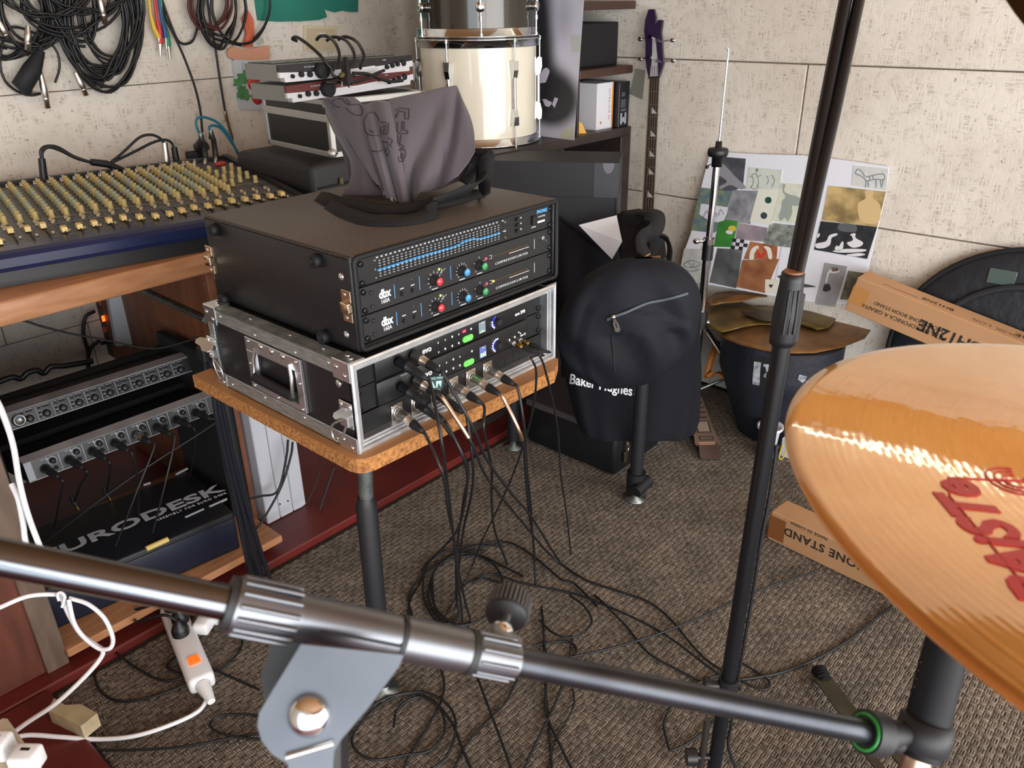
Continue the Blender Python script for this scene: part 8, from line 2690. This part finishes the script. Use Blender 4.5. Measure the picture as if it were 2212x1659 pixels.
b_.inputs['Coat Weight'].default_value = 1.0; b_.inputs['Coat IOR'].default_value = 2.0; b_.inputs['Coat Roughness'].default_value = 0.035; b_.inputs['Coat Tint'].default_value = (1.0, 0.86, 0.45, 1); L(bpn.outputs[0], b_.inputs['Coat Normal'])
cy = thing('crash_cymbal', 'large bronze cymbal with red printed logo close on the right', 'cymbal', M=CYM)
prof = [(0.0055, 0.0290), (0.02, 0.0285), (0.045, 0.0245), (0.060, 0.0160), (0.066, 0.0115), (0.075, 0.0105)]
prof += [(r, 0.0105 * (1 - ((r - 0.075) / (CR - 0.075)) ** 1.7)) for r in [0.075 + (CR - 0.075) * k / 26 for k in range(1, 27)]]
prof2 = [(r, z - 0.0012) for r, z in prof[::-1]]
g = G(); g.lathe(prof + [(CR + 0.0004, -0.0006)] + prof2, 160); part('bow', g, brz, cy)


def cym_pt(px, py):
    p_ = on_plane(px, py, CYM)
    for _ in range(3):
        r_ = math.hypot(p_.x, p_.y)
        z_ = 0.0105 * (1 - (max(0, r_ - 0.075) / (CR - 0.075)) ** 1.7)
        p_ = on_plane(px, py, CYM @ T(0, 0, z_))
        p_ = Vector((p_.x, p_.y, z_))
    return p_


REDP = mat('red_logo', '#b8252b', 0.4)
e_end, e_far = cym_pt(2062, 1040), cym_pt(2200, 1195)
tdir = (e_end - e_far); tdir.z = 0; tdir.normalize()
tup = Vector((-tdir.y, tdir.x, 0))


def cz2(x, y):
    r_ = math.hypot(x, y)
    return 0.0105 * (1 - (max(0, r_ - 0.075) / (CR - 0.075)) ** 1.7)


fr_edge = cym_pt(2100, 1112)
updist = (fr_edge - (e_end + tdir * (fr_edge - e_end).dot(tdir))).dot(tup)
org = e_end + tup * (updist * 0.42)
g = G(); g.text('PAiSTe', 0.031, frame((org.x, org.y, 0), tdir, tup, (0, 0, 1)), align='RIGHT', bold=0.0011, shear=0.15)
g.v = [Vector((p.x, p.y, cz2(p.x, p.y) + 0.0003 + (p.z if abs(p.z) < 0.001 else 0))) for p in g.v]
part('lettering', g, REDP, cy, 'red maker lettering')


def ctube(pts, r):
    g_ = G(); g_.tube([(x, y, cz2(x, y) + 0.0002) for x, y in pts], r, 5)
    return g_


cor = cym_pt(2016, 1032)
B = Vector((cor.x, cor.y, 0)); down = -tup
wv_, hv_ = 0.205, 0.085
k0 = [B + down * 0.0, B - tdir * 0.0]
frp = []
for a_, b_2 in ((B, B - tdir * wv_), (B - tdir * wv_, B - tdir * wv_ + down * hv_), (B - tdir * wv_ + down * hv_, B + down * hv_), (B + down * hv_, B)):
    frp += [a_.lerp(b_2, t_ / 12) for t_ in range(1, 12)]
g = G(); g.tube([(p.x, p.y, cz2(p.x, p.y) + 0.0001) for p in frp], 0.0007, 5, closed=True); part('logo_frame', g, REDP, cy)
for rr3 in (0.006, 0.0095, 0.013):
    sc_ = cym_pt(2195, 1040)
    g = ctube([(sc_.x + rr3 * math.cos(a_), sc_.y + rr3 * math.sin(a_)) for a_ in [math.radians(20 + 320 * i / 24) for i in range(25)]], 0.0005); part('logo_ring', g, REDP, cy)
g = G(T(0, 0, 0.0285)); g.lathe([(0, 0.022), (0.006, 0.022), (0.006, 0.012), (0.02, 0.010), (0.02, 0.0005), (0, 0.0005)], 20); part('felt', g, BLKM, cy)

# stand with flat tripod legs that carries the cymbals from outside the frame
SX, SY = 0.47, -0.86
OLV = mat('olive_metal_leg', '#5c5a48', 0.45, 0.6, var=(16, '#474538'))
cs_ = thing('cymbal_stand', 'cymbal stand with flat olive tripod legs on the carpet under the large cymbal', 'stand', (SX, SY, 0))
g = G(); g.cyl((SX, SY, 0.06), (SX, SY, 0.70), 0.0135, n=20); wpart('lower_tube', g, CHROME, cs_)
g = G(); g.cyl((SX, SY, 0.68), (SX, SY, 0.97), 0.0105, n=20); wpart('upper_tube', g, CHROME, cs_)
hub = Vector((SX, SY, 0.34))
f0 = on_z(1768, 1466, 0.0)
for k, ft in enumerate((Vector((f0.x, f0.y, 0.012)), Vector((SX - 0.32, SY + 0.02, 0.012)), Vector((SX + 0.12, SY - 0.33, 0.012)))):
    rad = Vector((ft.x - SX, ft.y - SY, 0)).normalized(); tn = Vector((-rad.y, rad.x, 0))
    hb = Vector((SX, SY, 0.16))
    mid = hb.lerp(ft, 0.50)
    vs, fs = ribbon([mid - rad * 0.02, mid.lerp(ft, 0.5), ft - rad * 0.012 + Vector((0, 0, 0.008))], 0.042, tn, 0.004)
    g = G(); g.add(vs, fs); lg = wpart('leg', g, OLV, cs_)
    for s_ in (-1, 1):
        vs, fs = ribbon([hb + tn * (s_ * 0.026), hb.lerp(mid, 0.75) + tn * (s_ * 0.024), mid + tn * (s_ * 0.013) + rad * 0.02], 0.019, tn, 0.004)
        g = G(); g.add(vs, fs); wpart('leg_rail', g, OLV, lg)
    g = G(); g.tube([ft - rad * 0.035 + Vector((0, 0, 0.010)), ft + Vector((0, 0, 0.006)), ft + rad * 0.012], [0.013, 0.017, 0.015], 14)
    for q in range(4):
        c_m = ft - rad * (0.026 - 0.009 * q) + Vector((0, 0, 0.009))
        g.cyl(c_m, c_m + rad * 0.004, 0.0185, n=14)
    wpart('rubber_foot', g, RUB, lg)
g = G(); g.cyl((SX, SY, 0.07), (SX, SY, 0.13), 0.026, n=18); g.cyl((SX, SY, 0.31), (SX, SY, 0.37), 0.024, n=18); wpart('leg_collar', g, BLK, cs_)
arm0 = Vector((SX, SY, 0.95)); ctop = CC - CN * 0.004
g = G(); g.tube([arm0, ctop - CN * 0.03 + Vector((0.03, 0.01, -0.01)), ctop - CN * 0.02, ctop + CN * 0.045], 0.006, 12); g.cyl((SX, SY, 0.92), (SX, SY, 0.98), 0.022, n=16); wpart('cymbal_arm', g, CHROME, cs_)
# second cymbal: its rim shows at the upper right corner
pe = at_d(2192, 26, 0.40)
tg2 = RX * 0.59 - UX * 0.81
dg2 = ((RX * 0.81 + UX * 0.59) * 0.55 - FX * 0.835).normalized()
n2 = tg2.cross(dg2).normalized()
if n2.z < 0:
    n2 = -n2
R2 = 0.15
M2c = basis(pe + dg2 * R2, n2, dg2)
s2 = thing('small_cymbal', 'dark bronze cymbal rim at the upper right corner of the view', 'cymbal', M=M2c)
g = G(); g.lathe([(0.005, 0.02), (0.03, 0.018), (0.05, 0.008), (R2 * 0.7, 0.004), (R2, 0.0), (R2, -0.0012), (R2 * 0.7, 0.0025), (0.05, 0.006), (0.005, 0.018)], 96); part('bow', g, mat('dark_bronze_cymbal', '#8a6a45', 0.3, 1.0), s2)
g = G(); e_ = M2c @ Vector((0, 0, 0.012)); g.tube(spline([CC + CN * 0.03, CC + CN * 0.09 + Vector((0.05, -0.03, 0)), e_ - n2 * 0.05 + Vector((0.01, -0.01, -0.01)), e_], 6), 0.005, 10); wpart('upper_arm', g, CHROME, cs_)

# ------------------------------------------------------------------ second microphone stand: vertical black tube with two tubes above
ms0 = at_d(1545, 1640, 1.42)
ms1 = at_d(1712, 600, 1.03)
MXs, MYs = ms0.x, ms0.y


msd = (ms1 - ms0).normalized()


def mrow(py):
    """point of the leaning stand axis at picture row py"""
    lo, hi = ms0 - msd * 0.3, ms1 + msd * 0.3
    for _ in range(40):
        m_ = (lo + hi) / 2
        q_ = m_ - CAM
        if 829.5 - FPX * q_.dot(UX) / q_.dot(FX) > py:
            lo = m_
        else:
            hi = m_
    return lo


base_p = ms0 - msd * ((ms0.z - 0.03) / msd.z)
ms = thing('black_microphone_stand', 'tall black microphone stand with plastic clutch and a cable along its tube', 'stand', (base_p.x, base_p.y, 0))
MT = mat('satin_black_tube', '#15171b', 0.3, 0.2)
c1_, c0_ = mrow(588), mrow(742)
Lc = (c1_ - c0_).length
topp = at_d(1846, -70, 1.10)
tup_ = (topp - c1_).normalized()
g = G(); g.cyl(base_p, c0_ + msd * 0.02, 0.0122, n=22); wpart('lower_tube', g, MT, ms)
g = G(); g.tube([c0_ - msd * 0.002, c0_, c0_ + msd * 0.008, c0_ + msd * Lc * 0.45, c0_ + msd * Lc * 0.9, c1_ - msd * 0.001, c1_], [0.0125, 0.0165, 0.0175, 0.0180, 0.0150, 0.0145, 0.0115], 20); clu = wpart('clutch', g, BLK, ms)
sdv = (RX - msd * RX.dot(msd)).normalized(); fdv = (-FX - msd * (-FX).dot(msd)).normalized()
for k in (-1, 0, 1):
    g = G(); g.tube([c0_ + msd * 0.02 + fdv * 0.0172 + sdv * 0.007 * k, c1_ - msd * 0.02 + fdv * 0.0146 + sdv * 0.006 * k], 0.0022, 6); wpart('ridge', g, BLK, clu)
g = G(); g.tube([c0_ + msd * 0.004 + sdv * 0.017, c0_ + msd * Lc * 0.7 + sdv * 0.0165], 0.004, 8); wpart('ridge', g, BLK, clu)
g = G(); g.tube([c1_ - msd * 0.002, c1_ + msd * 0.002], [0.0122, 0.0122], 18); wpart('tan_rim', g, mat('tan_rim', '#8a5a3a', 0.5), clu)
g = G(); g.cyl(c1_ - msd * 0.02 - sdv * 0.001, topp - sdv * 0.004, 0.0088, n=20); wpart('upper_tube', g, MT, ms)
g = G(); g.tube([c1_ - msd * 0.01 + sdv * 0.0045 + fdv * 0.003, c1_.lerp(topp, 0.5) + sdv * 0.0125, topp + sdv * 0.0155], [0.0072, 0.0078, 0.0080], 16); wpart('second_tube', g, MT, ms)
k_ = mrow(1635)
g = G(); g.cyl(k_ - sdv * 0.040, k_, 0.006, n=12); g.cyl(k_ - sdv * 0.052, k_ - sdv * 0.034, 0.015, n=16); wpart('side_knob', g, BLK, ms)
g = G(); g.cyl(mrow(1655) - sdv * 0.024, mrow(1555) - sdv * 0.024, 0.0062, n=12); wpart('side_tube', g, mat('tan_black_tube', '#2a2724', 0.35), ms)
cc_ = mrow(1480)
g = G(); g.cyl(cc_ - msd * 0.018, cc_ + msd * 0.018, 0.0165, n=18); g.cyl(cc_, cc_ - sdv * 0.032, 0.008, n=10); g.cyl(cc_ - sdv * 0.028, cc_ - sdv * 0.038, 0.014, n=14); wpart('lower_clamp', g, BLK, ms)
g = G(T(base_p.x, base_p.y, 0)); g.lathe([(0, 0.0005), (0.11, 0.0005), (0.112, 0.012), (0.10, 0.022), (0.03, 0.034), (0.016, 0.06), (0, 0.06)], 40); wpart('round_base', g, MT, ms)
t_ = thing('stand_cable', 'black cable running down along the tall microphone stand tube', 'cable', (base_p.x, base_p.y, 0.3))
rows_ = [960, 1060, 1160, 1260, 1360, 1460, 1560]
g = G(); g.tube(spline([mrow(r_) + sdv * (0.0158 + 0.0022 * math.sin(0.03 * r_)) + fdv * 0.003 for r_ in rows_] + [mrow(1640) + sdv * 0.03, base_p + sdv * 0.14 + Vector((0, 0, -0.022))], 6), 0.0030, 8); wpart('cord', g, CAB, t_)
